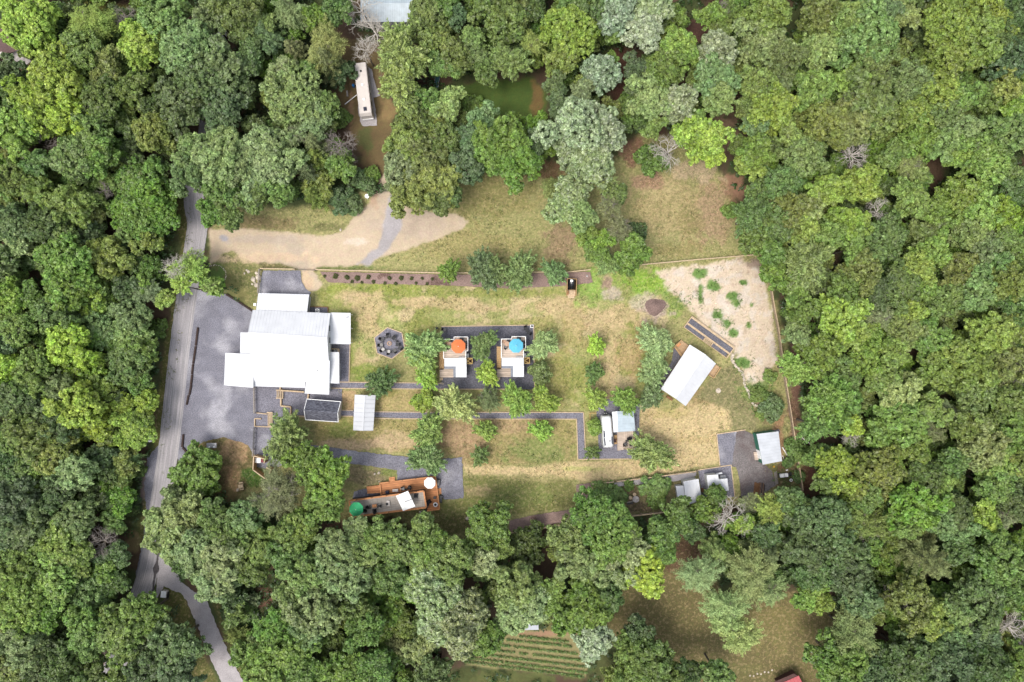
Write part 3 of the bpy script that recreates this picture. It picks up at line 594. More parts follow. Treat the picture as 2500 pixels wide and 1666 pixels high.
gable_building("shingled_cabin", "small cabin with charcoal shingle roof and white trim", "cabin", [(749.5, 974.5), (832, 981), (826, 1030.6), (746, 1025)], 2.3, 3.7, M['cream'], M['shingle'], .2, 0, trim=M['white'])
gable_building("carport", "open white metal carport between the shingled cabin and the lawn", "carport", [(862, 1051), (866, 964), (917, 965), (911, 1052)], 2.5, 2.95, M['wall'], M['roof_carport'], .3, .8, True, rh=.09)
barn = gable_building("pavilion", "white gabled pavilion standing at an angle beside the timber framed gravel beds", "pavilion", [(1613, 950), (1684, 841.6), (1748, 888), (1674, 992)], 3.0, 4.6, M['timber_new'], RW, .5)
def deck(pts, z, m, t, name='deck', th=.14, skirt=M['timber_weathered']):
    return MB().prism([W(*p, z) for p in pts], max(0.0, z - th) if th else 0, z).build(name, m, t)
pd = planks("pavilion_deck_boards", C(224, 186, 142), R(-54), .16, .14)
def railing(t, pts, z, h, m, name='railing', step=1.5, w=.07):
    P = [W3(*p, z) for p in pts]; mb = MB()
    for a, b in zip(P[:-1], P[1:]):
        mb.beam(a + Vector((0, 0, h)), b + Vector((0, 0, h)), w * 1.6, w); mb.beam(a + Vector((0, 0, h * .5)), b + Vector((0, 0, h * .5)), w * .6, w * .6)
        n = max(1, int((b - a).length / step))
        for i in range(n + 1): p = a.lerp(b, i / n); mb.beam(p, p + Vector((0, 0, h)), w, w)
    return mb.build(name, m, t)
d1 = deck([(1644.5, 846.5), (1662.5, 830.5), (1684, 845), (1663, 872)], .5, pd, barn, 'porch')
railing(d1, [(1662.5, 830.5), (1644.5, 846.5), (1663, 869)], .5, .8, M['timber_new'], w=.1)
d2 = deck([(1748, 890), (1757, 897), (1740, 923), (1728, 915)], .5, pd, barn, 'porch')
railing(d2, [(1757, 897), (1740, 923), (1728, 915)], .5, .8, M['timber_new'], w=.1)
MB().prism([W(*p) for p in ((1628, 965), (1642, 974), (1639, 979), (1626, 970))], 0, .35).build('step', M['brown_wood'], barn)
MB().beam(W3(1653, 846.5, .93), W3(1661, 839, .93), .5, .08).build('bench_top', M['cedar'], tag(thing("porch_bench", "orange brown bench on the left porch of the angled white pavilion", "bench", (*W(1657, 843), .5)), None))

def mono_shed(name, label, cat, q, wm, rm, dd=.2, rib=.6, group=None, base=None):
    P = V4(q); x, y = center([p[:2] for p in P]); t = thing(name, label, cat, (x, y, 0), group=group)
    roof_panel(MB(), P, .1, rib).build('roof', rm, t); h = min(p.z for p in P)
    MB().prism(inset(ccw([p[:2] for p in P]), dd), 0, h - .08).build('wall', wm, t); return t
gs = mono_shed("green_shed", "green sided shed with pale grey metal roof inside the fence corner", "shed", [(1862, 1135, 2.7), (1847, 1060, 2.7), (1900.5, 1053.6, 3.3), (1909.5, 1126, 3.3)], M['green_wall'], M['roof_grey'], .12)
MB().prism([W(*p) for p in ((1838.5, 1103), (1855.5, 1102), (1857, 1121.5), (1841.5, 1123))], 0, .45).build('entry_deck', M['deck_pale_h'], gs)
MB().prism([W(*p, 2.2) for p in ((1854.5, 1101), (1858.5, 1101), (1861, 1121), (1857.5, 1122))], 0, 2.1).build('door', M['white'], gs)
s1 = mono_shed("storage_shed", "white roofed shed with a lower lean-to roof on its left", "shed", [(1668.5, 1176, 2.8), (1705, 1169.6, 2.8), (1713.5, 1221, 2.5), (1676, 1234, 2.5)][::1], M['wall'], RW, .15)
P = V4([(1650, 1187.5, 2.0), (1668.5, 1186, 2.3), (1676, 1233, 2.3), (1658, 1237, 2.0)]); MB().slab(P, .08).build('lean_to_roof', RW, s1); MB().prism(inset(ccw([p[:2] for p in P]), .15), 0, 1.9).build('lean_to_wall', M['wall'], s1)
s2 = mono_shed("workshop_shed", "white stepped roof shed half under a green tree beside the gravel pad", "shed", [(1725, 1161, 2.7), (1753, 1159, 2.7), (1758, 1201, 2.5), (1731, 1205, 2.5)], M['wall'], RW, .12)
P = V4([(1752, 1171.4, 2.6), (1775.5, 1168.4, 2.6), (1779, 1198, 2.5), (1756, 1201, 2.5)]); roof_panel(MB(), P, .09, .6).build('annex_roof', RW, s2); MB().prism(inset(ccw([p[:2] for p in P]), .12), 0, 2.4).build('annex_wall', M['wall'], s2)
MB().prism([W(*p) for p in ((1754, 1159), (1767, 1157.5), (1768, 1167), (1754.5, 1168.5))], 0, 1.2).build('utility_box', M['grey_metal'], s2)
MB().prism([W(*p, 1.3) for p in ((1748, 1156.5), (1762, 1153.5), (1764, 1157), (1749, 1159.5))], 1.1, 1.3).build('box_lid', RW, s2)

# houses at the edges of the photo
nb = mono_shed("neighbour_house", "long house with bluish ribbed metal roof at the top edge, behind the bleached bare tree", "house", [(880, 54, 3.2), (1008, 54, 3.2), (1008, 8, 4.4), (880, 8, 4.4)], M['wall'], M['roof_blue'], .3, .45)
P = V4([(880, -34, 3.2), (1008, -34, 3.2), (1008, 8, 4.39), (880, 8, 4.39)]); roof_panel(MB(), P, .1, .45).build('roof_slope', M['roof_blue'], nb); MB().prism(inset(ccw([p[:2] for p in P]), .3), 0, 3.1).build('wall', M['wall'], nb)
MB().tube([W3(880, 55.5, 3.1), W3(1008, 55.5, 3.1)], .09).build('gutter', M['dark_metal'], nb)
nh = mono_shed("brown_roofed_house", "house with dull reddish brown roof cut by the left edge near the top", "house", [(-70, 160, 2.9), (48, 122, 2.9), (0, 45, 4.6), (-120, 80, 4.6)], M['brick'], M['rust'], .3, 0)
P = V4([(-30, 172, 2.5), (20, 138, 2.5), (48, 122, 2.8), (76, 152, 2.5)]); MB().slab(V4([(22, 138, 2.6), (48, 121, 2.6), (76, 150, 2.4), (58, 164, 2.4)]), .12).build('porch_roof', M['stone_grey'], nh)
MB().box((*W(5, 135, 4.2), 3.9), (.9, .9, 1.6)).build('chimney', M['cream'], nh); MB().tube([W3(20, 137, 2.9), W3(50, 121, 2.9)], .09).build('gutter', M['dark_metal'], nh)
MB().slab(V4([(36, 108, 3.0), (52, 122, 2.9), (66, 140, 2.4), (44, 120, 2.7)]), .1).build('porch_roof_edge', M['dark_metal'], nh)
rh = mono_shed("red_roofed_shed", "shed with red metal roof just entering at the bottom edge of the photo", "shed", [(1900, 1672, 2.6), (1950, 1650, 3.0), (1985, 1720, 3.0), (1930, 1745, 2.6)], M['brick'], M['redroof'], .15)
MB().slab(V4([(1888, 1666, 2.3), (1938, 1645, 2.7), (1949, 1651, 2.95), (1900, 1673, 2.5)]), .08).build('roof_edge', M['brick'], rh)
gsd = mono_shed("garden_shed", "pale grey roofed shed half hidden by a tree above the vegetable rows", "shed", [(1263, 1539, 2.2), (1315, 1538, 2.2), (1313, 1506, 2.6), (1262, 1507, 2.6)], M['wall'], M['roof_grey'], .15, .5)
bh = gable_building("brown_hut", "small reddish brown hut with grey ridge near the bottom edge, left of the vegetable rows", "hut", [(1034, 1606), (1078, 1606), (1077, 1638), (1033, 1637)], 2.0, 2.9, M['brick'], M['brick'], .1, 0)

# ------------------------------------------------------------------ timber edging, fences, steps
def edging(label, pts, m='timber', h=.16, w=.17, group="timber edging of the gravel paths"):
    P = [Vector((*W(*p), 0)) for p in pts]; mb = MB()
    for a, b in zip(P[:-1], P[1:]): mb.beam(a + Vector((0, 0, h / 2 + .03)), b + Vector((0, 0, h / 2 + .03)), w, h)
    return tag(mb.build("timber_edging", M[m]), label, "edging", group)
edging("pale timber edging around the seven sided fire pit patch", HEX + [HEX[0]])
edging("pale timber edging above the upper path from the house to the two deck cabins", [(828, 933), (1078, 936)])
edging("pale timber edging below the upper path from the house to the two deck cabins", [(803.5, 948), (1078, 950.5), (1232, 950.5)])
edging("pale timber edging along the top of the dark pad of the two deck cabins", [(1078, 797.5), (1303, 794)])
edging("pale timber edging on the right side of the dark pad of the two deck cabins", [(1303, 794), (1305, 951)])
edging("pale timber edging up the gravel strip right of the main house", [(855, 841), (852.5, 933)])
edging("pale timber edging above the lower path between shingled cabin and carport", [(834, 1001.5), (862, 1002)])
edging("pale timber edging below the lower path between shingled cabin and carport", [(833, 1016), (862, 1016.5)])
edging("long pale timber edging above the lower path from the carport to its corner", [(915, 1005.5), (1030, 1006.5), (1424.5, 1007), (1429, 1098)])
edging("long pale timber edging below the lower path and down its left side", [(914, 1022), (1030, 1022.8), (1407.5, 1023.5), (1410.5, 1121.5), (1536, 1120.5)])
edging("short pale timber corner left of the silver trailer", [(1440, 1035), (1440.5, 1008.5), (1456, 1009)], 'timber_yellow')
edging("pale timber edging around the gravel yard left of the green shed", [(1820, 1049.5), (1749, 1060), (1757, 1137)])
edging("pale timber edging around the gravel pad of the white sheds", [(1703, 1148), (1784.5, 1135.5), (1793.5, 1212)])
edging("weathered timber edging on the mulch path below the lawn", [(1443.5, 1180), (1453, 1233)], 'timber')
def fence(label, pts, h=1.2, rails=(.35, .75, 1.15), step=2.0, m='timber_weathered', flat_top=True, name="rail_fence", pw=.13, rw=.05, rhh=.14):
    P = [Vector((*W(*p), 0)) for p in pts]; t = thing(name, label, "fence", (P[0].x, P[0].y, 0))
    pm = None; first = True; tot = 0
    for a, b in zip(P[:-1], P[1:]):
        n = max(1, round((b - a).length / step)); d_ = (b - a).normalized(); nn = Vector((-d_.y, d_.x, 0))
        for i in range(n + (1 if b is P[-1] else 0)):
            p = a.lerp(b, i / n) + nn * .09; tot += 1
            if pm is None: pm = MB().box((0, 0, h / 2), (pw, pw, h)).build('post', M[m], None, local=True); o = pm; o.parent = t
            else: o = pm.copy(); COL.objects.link(o); o.parent = t
            o.location = p - Vector((P[0].x, P[0].y, 0))
    for z in rails:
        mb = MB()
        for a, b in zip(P[:-1], P[1:]): mb.beam(a + Vector((0, 0, z)), b + Vector((0, 0, z)), rw, rhh)
        mb.build('rail', M[m], t)
    if flat_top:
        mb = MB()
        for a, b in zip(P[:-1], P[1:]): mb.beam(a + Vector((0, 0, h + .03)), b + Vector((0, 0, h + .03)), .17, .04)
        mb.build('cap_rail', M['timber'] if m == 'timber_weathered' else M[m], t)
    return t
fence("long pale timber fence above the mulch bed with the seedling shrubs", [(774, 660), (1092, 668.5), (1390, 665.5), (1441, 660)])
fence("weathered timber fence along the top of the bare pale soil", [(1480, 656), (1587, 646), (1720, 634), (1855, 623)], step=2.3)
fence("long weathered rail fence between the camp and the wood on the right", [(1858, 628), (1874, 679), (1885, 750), (1895, 800), (1913, 930), (1926, 1010), (1939, 1098), (1954, 1194)], rails=(.3, .75, 1.1), step=2.4, h=1.35)
fence("weathered rail fence below the white boxes cart and tyre", [(1954, 1196), (1912, 1201), (1866, 1208)])
fence("weathered rail fence below the left end of the mulch path", [(1244, 1298.5), (1300, 1290), (1351, 1282), (1420, 1272)], rails=(.4, .9))
fence("weathered rail fence below the round grey table, half under trees", [(1541, 1257), (1589, 1251.5), (1650, 1244)])
fence("weathered timber fence on the left of the pad above the house", [(637, 659), (634, 716)], m='timber_grey')
fence("weathered timber fence along the top of the pad above the house", [(640, 657.5), (723, 659)])
fence("grey timber fence at the gravel lot below the house", [(624, 946), (625, 1008)], m='timber_grey', step=2.7)
fence("thin black rail fence at the gravel lot above the bin enclosure", [(624.5, 1042), (622, 1094)], m='dark_metal', rails=(.4, .8, 1.15), flat_top=False, step=1.1, pw=.07)
fence("short grey fence joining the black rails to the bin enclosure", [(622, 1096), (621.5, 1112)], m='timber_grey', step=1.5)
fence("pale low fence above the round grey table lawn", [(1444, 1180), (1497, 1175)], h=.9, rails=(.4, .75))
fence("brown low fence along the straw field above the storage sheds", [(1504, 1174), (1600, 1162.5), (1700, 1149)], h=.9, rails=(.4, .75), m='timber_weathered')
g = thing("pipe_gate", "dark pipe gate across the sandy track between two fences", "gate", (*W(723, 659), 0))
for z in (.3, .7, 1.1): MB().tube([W3(725, 659, z), W3(773, 660.3, z)], .045).build('bar', M['dark_metal'], g)
for x in (725, 749, 773): MB().tube([W3(x, 659 + (x - 725) * .027, 0), W3(x, 659 + (x - 725) * .027, 1.2)], .06).build('upright', M['dark_metal'], g)
g = thing("metal_gate", "dark metal gate left of the gravel pad of the white sheds", "gate", (*W(1701, 1150), 0))
for z in (.3, .7, 1.05): MB().tube([W3(1701, 1150, z), W3(1704, 1166, z)], .05).build('bar', M['dark_metal'], g)
for y in (0, 1): MB().tube([W3(1701 + 3 * y, 1150 + 16 * y, 0), W3(1701 + 3 * y, 1150 + 16 * y, 1.2)], .07).build('upright', M['dark_metal'], g)
def log_line(label, pts, r=.17, m='tie', name="log_barrier"):
    P = [W3(*p) for p in pts]; t = thing(name, label, "log", (P[0].x, P[0].y, 0))
    for a, b in zip(P[:-1], P[1:]):
        n = max(1, round((b - a).length / 2.6)); dv = (b - a) / n
        for i in range(n):
            p = a + dv * i + Vector((rnd.uniform(-.08, .08), 0, r)); MB().beam(p + dv * .02, p + dv * .98 + Vector((rnd.uniform(-.06, .06), 0, 0)), r * 2, r * 1.8).build('log', M[m], t)
    return t
log_line("long line of dark railway ties between road and gravel lot", [(485, 799), (479, 845), (472, 889), (467, 940), (457, 989)])
log_line("short dark ties where the lot meets the road, above the dense round tree", [(449, 1060), (446, 1092), (459, 1108)])
log_line("dark ties edging the lot against the grass left of the house", [(552, 719), (585, 738), (618, 760)])
def steps(label, x0, y0, x1, y1, n, vertical=True, h=.3):
    """timber framed garden steps; treads run along photo y when vertical"""
    t = thing("timber_steps", label, "steps", (*W((x0 + x1) / 2, (y0 + y1) / 2), 0))
    for i in range(n + 1):
        x = x0 + (x1 - x0) * i / n
        MB().beam(W3(x, y0, .1 + h * i / n), W3(x, y1, .1 + h * i / n), .16, .2).build('tread', M['timber'], t)
    for y in (y0, y1): MB().beam(W3(x0 - 3, y, .14), W3(x1 + 1, y, .14 + h), .18, .2).build('side_board', M['timber'], t)
    return t
steps("pale timber steps up to the terrace below the house, upper of two", 677, 953, 690.5, 972.5, 3)
steps("pale timber steps on the lower terrace beside the feathery green tree, lower of two", 655, 1007.5, 664.5, 1042, 3)
def retaining(label, pts, h=.4, w=.3, m='timber'):
    P = [W3(*p) for p in pts]; t = thing("retaining_wall", label, "retaining wall", (P[0].x, P[0].y, 0))
    mb = MB()
    for a, b in zip(P[:-1], P[1:]): mb.beam(a + Vector((0, 0, h / 2)), b + Vector((0, 0, h / 2)), w, h)
    mb.build('wall_timber', M['timber_new'], t); mb = MB()
    for a, b in zip(P[:-1], P[1:]): mb.beam(a + Vector((0, 0, h + .04)), b + Vector((0, 0, h + .04)), w * .75, .07)
    mb.build('cap_board', M[m], t); return t
retaining("pale timber retaining wall with zigzag course left of the shingled cabin", [(687.5, 974), (687, 991), (711, 993.5), (710.5, 1015), (747, 1017.5)])
retaining("straight timber retaining wall under the front roof edge of the house", [(686, 944), (686, 953), (744, 957)], .5)
retaining("short timber wall between the house and the shingled cabin", [(754, 962), (753, 974)], .4)
retaining("timber rail board left of the lower steps, upper of three", [(627, 1008), (653, 1011)], .3, .2)
retaining("timber rail board left of the lower steps with a dark end, middle of three", [(623, 1022), (639, 1022.5)], .3, .2)
retaining("timber rail board left of the lower steps, lowest of three", [(623, 1022), (623, 1041), (655, 1042), (678, 1044)], .3, .2)

# raised gravel beds (rotated timber frames with steps between them)
c0 = W3(1687.9, 771.7); c1 = W3(1793.3, 847.9); c3 = W3(1667.8, 799)
bx, by = c1 - c0, c3 - c0
def BP(u, v, z=0): p = c0 + bx * u + by * v; return Vector((p.x, p.y, z))
bed = thing("raised_gravel_beds", "long pair of timber framed gravel strips with steps between, above the angled pavilion", "raised bed", (c0.x, c0.y, 0))
def strip(name, u0, u1, v0, v1, m, z0, z1): return MB().prism([BP(u, v)[:2] for u, v in ((u0, v0), (u1, v0), (u1, v1), (u0, v1))], z0, z1).build(name, m, bed)
strip('gravel_fill', .01, .99, .12, .56, M['gravel_dark'], 0, .32); strip('gravel_fill', .01, .44, .64, .96, M['gravel_dark'], 0, .12); strip('gravel_fill', .62, .97, .64, .96, M['gravel_dark'], 0, .12)
for u0, u1, v0, v1, z in ((0, 1, 0, .06, .5), (0, .5, .06, .16, .62), (.5, 1, .06, .16, .62), (0, 1, .56, .62, .46), (0, 1, .62, .68, .36), (0, .45, .96, 1, .3), (.6, 1, .96, 1, .3), (.44, .62, .96, 1, .26)): strip('frame_board', u0, u1 - .002, v0, v1, M['timber'], 0, z)
for u in (0, .985, .44, .61): strip('frame_board', u, u + .015, .05 if u in (0, .985) else .68, .97, M['timber'], 0, .51)
for k in range(3): strip('tread', .455, .61, .7 + .09 * k, .75 + .09 * k, M['timber'], .0, .3 - .06 * k)

# ------------------------------------------------------------------ furniture builders
def chair(label, px, py, face, h=0.0, group="black garden chairs", style='black', sc=1.0):
    """face: direction the sitter looks, in degrees counter-clockwise from the photo's right"""
    key = style
    if key not in CH:
        m = M['black'] if style == 'black' else M[style]
        t = thing("garden_chair", label, "chair", (0, 0, 0))
        s_ = MB().slab([(-.26, -.28, .36), (.32, -.28, .42), (.32, .28, .42), (-.26, .28, .36)], .05).build('seat', m, t)
        MB().slab([(-.56, -.27, .98), (-.24, -.27, .4), (-.24, .27, .4), (-.56, .27, .98)], .05).build('backrest', m, t)
        for y in (-.34, .34): MB().box((.02, y, .6), (.72, .13, .04)).build('armrest', m, t)
        for x, y in ((.3, -.3), (.3, .3), (-.3, -.3), (-.3, .3)): MB().box((x, y, .29), (.06, .06, .58)).build('leg', m, t)
        CH[key] = t; o = t
    else: o = copy_tree(CH[key])
    o.location = (*W(px, py, h + .4), h + .02); o.rotation_euler = (0, 0, R(face)); o.scale = (sc, sc, sc)
    tag(o, label, "chair", group); return o
CH = {}
def round_table(label, px, py, r, h, z, m, name="round_table", group=None, n=20):
    t = thing(name, label, "table", (*W(px, py, z + h), z), group=group); x, y = W(px, py, z + h)
    MB().lathe([(r * .96, z + h - .05), (r, z + h - .03), (r, z + h)], (x, y), n).build('table_top', m, t)
    MB().lathe([(r * .5, z), (r * .5, z + .04), (.06, z + .06), (.06, z + h - .05)], (x, y), 12).build('pedestal', m, t); return t
def square_table(label, px, py, sx, sy, h, z, m, rz=0, name="side_table", cat="table", group=None):
    x, y = W(px, py, z + h); t = thing(name, label, cat, (x, y, z), R(rz), group)
    MB().box((0, 0, h - .03), (sx, sy, .06)).build('table_top', m, t, local=True)
    for a in (-1, 1):
        for b in (-1, 1): MB().box((a * (sx / 2 - .06), b * (sy / 2 - .06), (h - .06) / 2), (.06, .06, h - .06)).build('leg', m, t, local=True)
    return t
def box_thing(name, label, cat, px, py, sx, sy, h, z, m, rz=0, lid=None, lm=None, group=None):
    x, y = W(px, py, z + h); t = thing(name, label, cat, (x, y, z), R(rz), group)
    MB().box((0, 0, h / 2), (sx, sy, h)).build('body', m, t, local=True)
    MB().box((0, 0, h + .03), (sx * (lid or .96), sy * (lid or .96), .06)).build('lid', lm or m, t, local=True); return t
def umbrella(label, px, py, r, zb, m, h=2.5, n=8, rz=.39, pole=True):
    x, y = W(px, py, zb + h); t = thing("parasol", label, "umbrella", (x, y, zb))
    mb = MB(); vs = [(x, y, zb + h + .32)]; fs = []
    for k in range(n): a = rz + 2 * math.pi * k / n; vs.append((x + r * math.cos(a), y + r * math.sin(a), zb + h - .12))
    for k in range(n): a = rz + 2 * math.pi * k / n; vs.append((x + r * math.cos(a), y + r * math.sin(a), zb + h - .24))
    for k in range(n): fs += [(0, 1 + k, 1 + (k + 1) % n), (1 + k, 1 + n + k, 1 + n + (k + 1) % n, 1 + (k + 1) % n)]
    can = mb.add(vs, fs).build('canopy', m, t)
    for k in range(n):
        a = rz + 2 * math.pi * k / n; MB().beam((x, y, zb + h + .27), (x + r * .97 * math.cos(a), y + r * .97 * math.sin(a), zb + h - .15), .03, .03).build('rib', M['dark_metal'], can)
    MB().lathe([(.07, zb + h + .28), (.07, zb + h + .36), (.03, zb + h + .42)], (x, y), 8).build('finial', M['white'], t)
    MB().tube([(x, y, zb + .05), (x, y, zb + h + .3)], .035).build('pole', M['dark_metal'], t)
    MB().lathe([(.3, zb), (.3, zb + .08), (.06, zb + .12)], (x, y), 12).build('base', M['dark_metal'], t); return t

M['awning_grey'] = simple('awning_grey', C(150, 156, 168), .6)
# ------------------------------------------------------------------ the two deck cabins
def deck_cabin(label, dx, dy):
    T = lambda pts: [(x + dx, y + dy) for x, y in pts]
    t = thing("deck_cabin", label, "cabin", (*W(1250 + dx, 870 + dy), 0), group="cabins with roof decks")
    zd = 2.75
    top = T([(1224, 828), (1249.4, 828), (1249.4, 822), (1283, 822), (1283, 856), (1278, 856), (1278, 874.4), (1224, 874.4)])
    MB().prism(inset(ccw([W(*p, zd) for p in top]), .06), 0, zd - .16).build('wall', M['wall'], t)
    MB().prism([W(*p, zd) for p in top], zd - .15, zd).build('roof_deck', M['deck_pale_h'], t)
    railing(t, top + [top[0]], zd, .95, M['white'], 'railing', 1.2, .07)
    MB().slab(V4([(x, y, 2.7) for x, y in T([(1224.7, 876), (1278.6, 876), (1278.6, 894), (1224.7, 894)])]), .1).build('lower_roof', M['roof_white'], t)
    P = V4([(x, y, z) for (x, y), z in zip(T([(1252.8, 920.5), (1278.8, 920.5), (1278.8, 894), (1252.8, 894)]), (2.55, 2.55, 2.68, 2.68))]); roof_panel(MB(), P, .1, .5).build('lower_roof', M['roof_white'], t)
    MB().prism(inset(ccw([W(*p, 2.6) for p in T([(1253, 875), (1278.6, 875), (1278.6, 920.5), (1253, 920.5)])]), .12), 0, 2.5).build('wall', M['wall'], t)
    MB().prism(inset(ccw([W(*p, 2.6) for p in T([(1225, 875), (1253, 875), (1253, 894), (1225, 894)])]), .12), 0, 2.55).build('wall', M['wall'], t)
    MB().slab(V4([(x, y, 2.2) for x, y in T([(1224.7, 893.5), (1253, 893.5), (1253, 900), (1224.7, 900)])]), .08).build('awning', M['awning_grey'], t)
    MB().slab(V4([(x, y, 2.19) for x, y in T([(1246.8, 900), (1253, 900), (1253, 920), (1246.8, 920)])]), .08).build('awning', M['awning_grey'], t)
    MB().prism([W(*p, .4) for p in T([(1213.5, 899), (1247, 899), (1247, 920.8), (1213.5, 920.8)])], 0, .4).build('lower_deck', M['deck_pale_h'], t)
    for i in range(12):
        f = i / 11; z = .4 + (zd - .55) * (1 - f); y = 846.5 + f * 51
        MB().prism([W(*p, z) for p in T([(1213, y), (1223.6, y), (1223.6, y + 4.2), (1213, y + 4.2)])], z - .06, z).build('stair_tread', M['timber_new'], t)
    for x in (1213.2, 1223.4): MB().beam(W3(x + dx, 844 + dy, zd - .1), W3(x + dx, 900 + dy, .35), .06, .22).build('stringer', M['timber_new'], t)
    MB().prism([W(*p, .2) for p in T([(1213, 921.5), (1221, 921.5), (1221, 927.5), (1213, 927.5)])], 0, .2).build('step', M['timber'], t)
    MB().prism([W(*p, zd + .5) for p in T([(1259.5, 870.5), (1274, 870.5), (1274, 873.2), (1259.5, 873.2)])], zd, zd + .45).build('bench', M['grey_metal'], t)
    return t
deck_cabin("right one of two white roofed deck cabins, under the blue umbrella", 0, 0)
deck_cabin("left one of two white roofed deck cabins, under the orange umbrella", -140, 1)
for dx, dy, who in ((0, 0, "blue"), (-140, 1, "orange")):
    zd = 2.75; t = thing("wood_enclosure", f"open yellow timber frame with V braces beside the cabin with {who} umbrella", "enclosure", (*W(1286 + dx, 881 + dy), 0), group="yellow timber frames beside cabins")
    c = [W3(x + dx, y + dy, 2.0) for x, y in ((1280, 874), (1293, 874), (1293, 887.5), (1280, 887.5))]
    for i in range(4):
        MB().beam(c[i], c[(i + 1) % 4], .14, .14).build('top_rail', M['timber_yellow'], t); MB().beam((c[i].x, c[i].y, 0), c[i], .1, .1).build('post', M['timber_yellow'], t)
    MB().beam((c[1] + c[0] * 0) * 1, (c[0] + c[3]) / 2, .12, .1).build('brace', M['timber_yellow'], t); MB().beam(c[2], (c[0] + c[3]) / 2, .12, .1).build('brace', M['timber_yellow'], t)
    MB().prism([(p.x, p.y) for p in c], 0, .1).build('floor', M['brown_wood'], t)
    for i in (1, 2): a, b = c[i], c[(i + 1) % 4]; MB().beam((a.x, a.y, .95), (b.x, b.y, .95), .04, 1.7).build('panel', M['brown_wood'], t)
    box_thing("air_conditioner", f"white air conditioner against the cabin with {who} umbrella", "air conditioner", 1281.5 + dx, 868 + dy, .42, .85, .75, 0, M['white'], group="white air conditioners beside cabins")
    umbrella(f"{who} eight sided umbrella on a cabin roof deck", 1260 + dx * 1.007, 844.6 + dy * 1.3, 1.47, zd, M[who + '_c'])
    round_table(f"round tan table left of the {who} umbrella", 1238 + dx, 840 + dy, .5, .72, zd, M['wicker'], group="round tan tables")
    chair(f"dark chair above the round tan table near the {who} umbrella", 1242 + dx, 832 + dy, -100, zd, "chairs on the cabin decks", 'black', .85)
    chair(f"dark chair below the round tan table near the {who} umbrella", 1235 + dx, 848 + dy, 70, zd, "chairs on the cabin decks", 'black', .85)
    chair(f"dark chair left of the round tan table near the {who} umbrella", 1231 + dx, 835 + dy, -20, zd, "chairs on the cabin decks", 'wicker', .85)
    square_table(f"low dark table above the {who} umbrella", 1267 + dx, 827 + dy, .8, .7, .45, zd, M['dark_metal'], group="low dark deck tables")
    for k, y in ((0, 836), (1, 846)): chair(f"{'upper' if not k else 'lower'} dark chair at the right rail near the {who} umbrella", 1277 + dx, y + dy, 180, zd, "chairs on the cabin decks", 'black', .95)
chair("single black chair at the upper left corner of the dark cabin pad", 1085, 806, -20)
chair("black chair beside the white framed fire bowl, upper of two", 1283.5, 802, -80)
chair("black chair beside the white framed fire bowl, lower of two", 1291.5, 813, 150)
round_table("small black round table between two chairs at the pad corner", 1287, 808.5, .26, .45, .02, M['black_matt'])
def fire_bowl(label, px, py, sx, m=M['white'], z=0.0):
    x, y = W(px, py, z + .4); t = thing("fire_bowl", label, "fire bowl", (x, y, z))
    MB().box((x, y, z + .2), (sx, sx, .4)).build('surround', m, t); MB().lathe([(sx * .22, z + .4), (sx * .36, z + .46), (sx * .36, z + .5), (sx * .2, z + .47)], (x, y), 16).build('bowl', M['black_matt'], t); return t
fire_bowl("black fire bowl in a white square at the pad's upper right corner", 1298.5, 797, .62)
box_thing("planter", "dark round planter at the upper left corner of the cabin pad", "planter", 1066, 801.5, .4, .4, .5, 0, M['black_matt'])
MB().beam(W3(1074, 935, .1), W3(1083, 938, .1), .4, .12).build("plank", M['timber_grey']); tag(bpy.data.objects["plank"], "short grey plank on the dark gravel below the left deck cabin", "plank")

# ------------------------------------------------------------------ fire pit circle
x, y = W(951, 839); fp = thing("fire_pit", "round tan fire pit ring in the middle of the chair circle", "fire pit", (x, y, 0))
MB().lathe([(.46, 0), (.46, .3), (.3, .3), (.28, .08)], (x, y), 18).build('stone_ring', M['wicker'], fp); MB().lathe([(.27, .02), (.2, .12), (.02, .15)], (x, y), 12).build('ash_bed', M['stone_grey'], fp)
for nm, px, py in (("upper left", 933, 829.5), ("top", 947.5, 821.5), ("upper right", 961, 826), ("left", 930.5, 842.5), ("lower left", 934.5, 853.5), ("bottom left", 949, 859), ("bottom right", 963.5, 856.5), ("right", 970.5, 841)):
    chair(f"black chair at the {nm} of the fire pit circle", px, py, math.degrees(math.atan2(py - 839, 951 - px)), 0, "black chairs around the fire pit", sc=1.12)
for nm, px, py in (("upper left", 941, 825), ("upper right", 968.5, 833), ("bottom", 956, 859.5), ("lower left", 942, 855)): square_table(f"small black table between chairs at the {nm} of the fire pit circle", px, py, .38, .38, .45, 0, M['black_matt'], 20, group="small tables around the fire pit")
chair("black chair pushed into the lower right corner of the fire pit patch", 976, 850, 150, 0, "black chairs around the fire pit", sc=1.12); box_thing("cushion", "dark red cushion in the lower right corner of the fire pit patch", "cushion", 980, 853.5, .5, .4, .3, 0, M['brick'], 30)

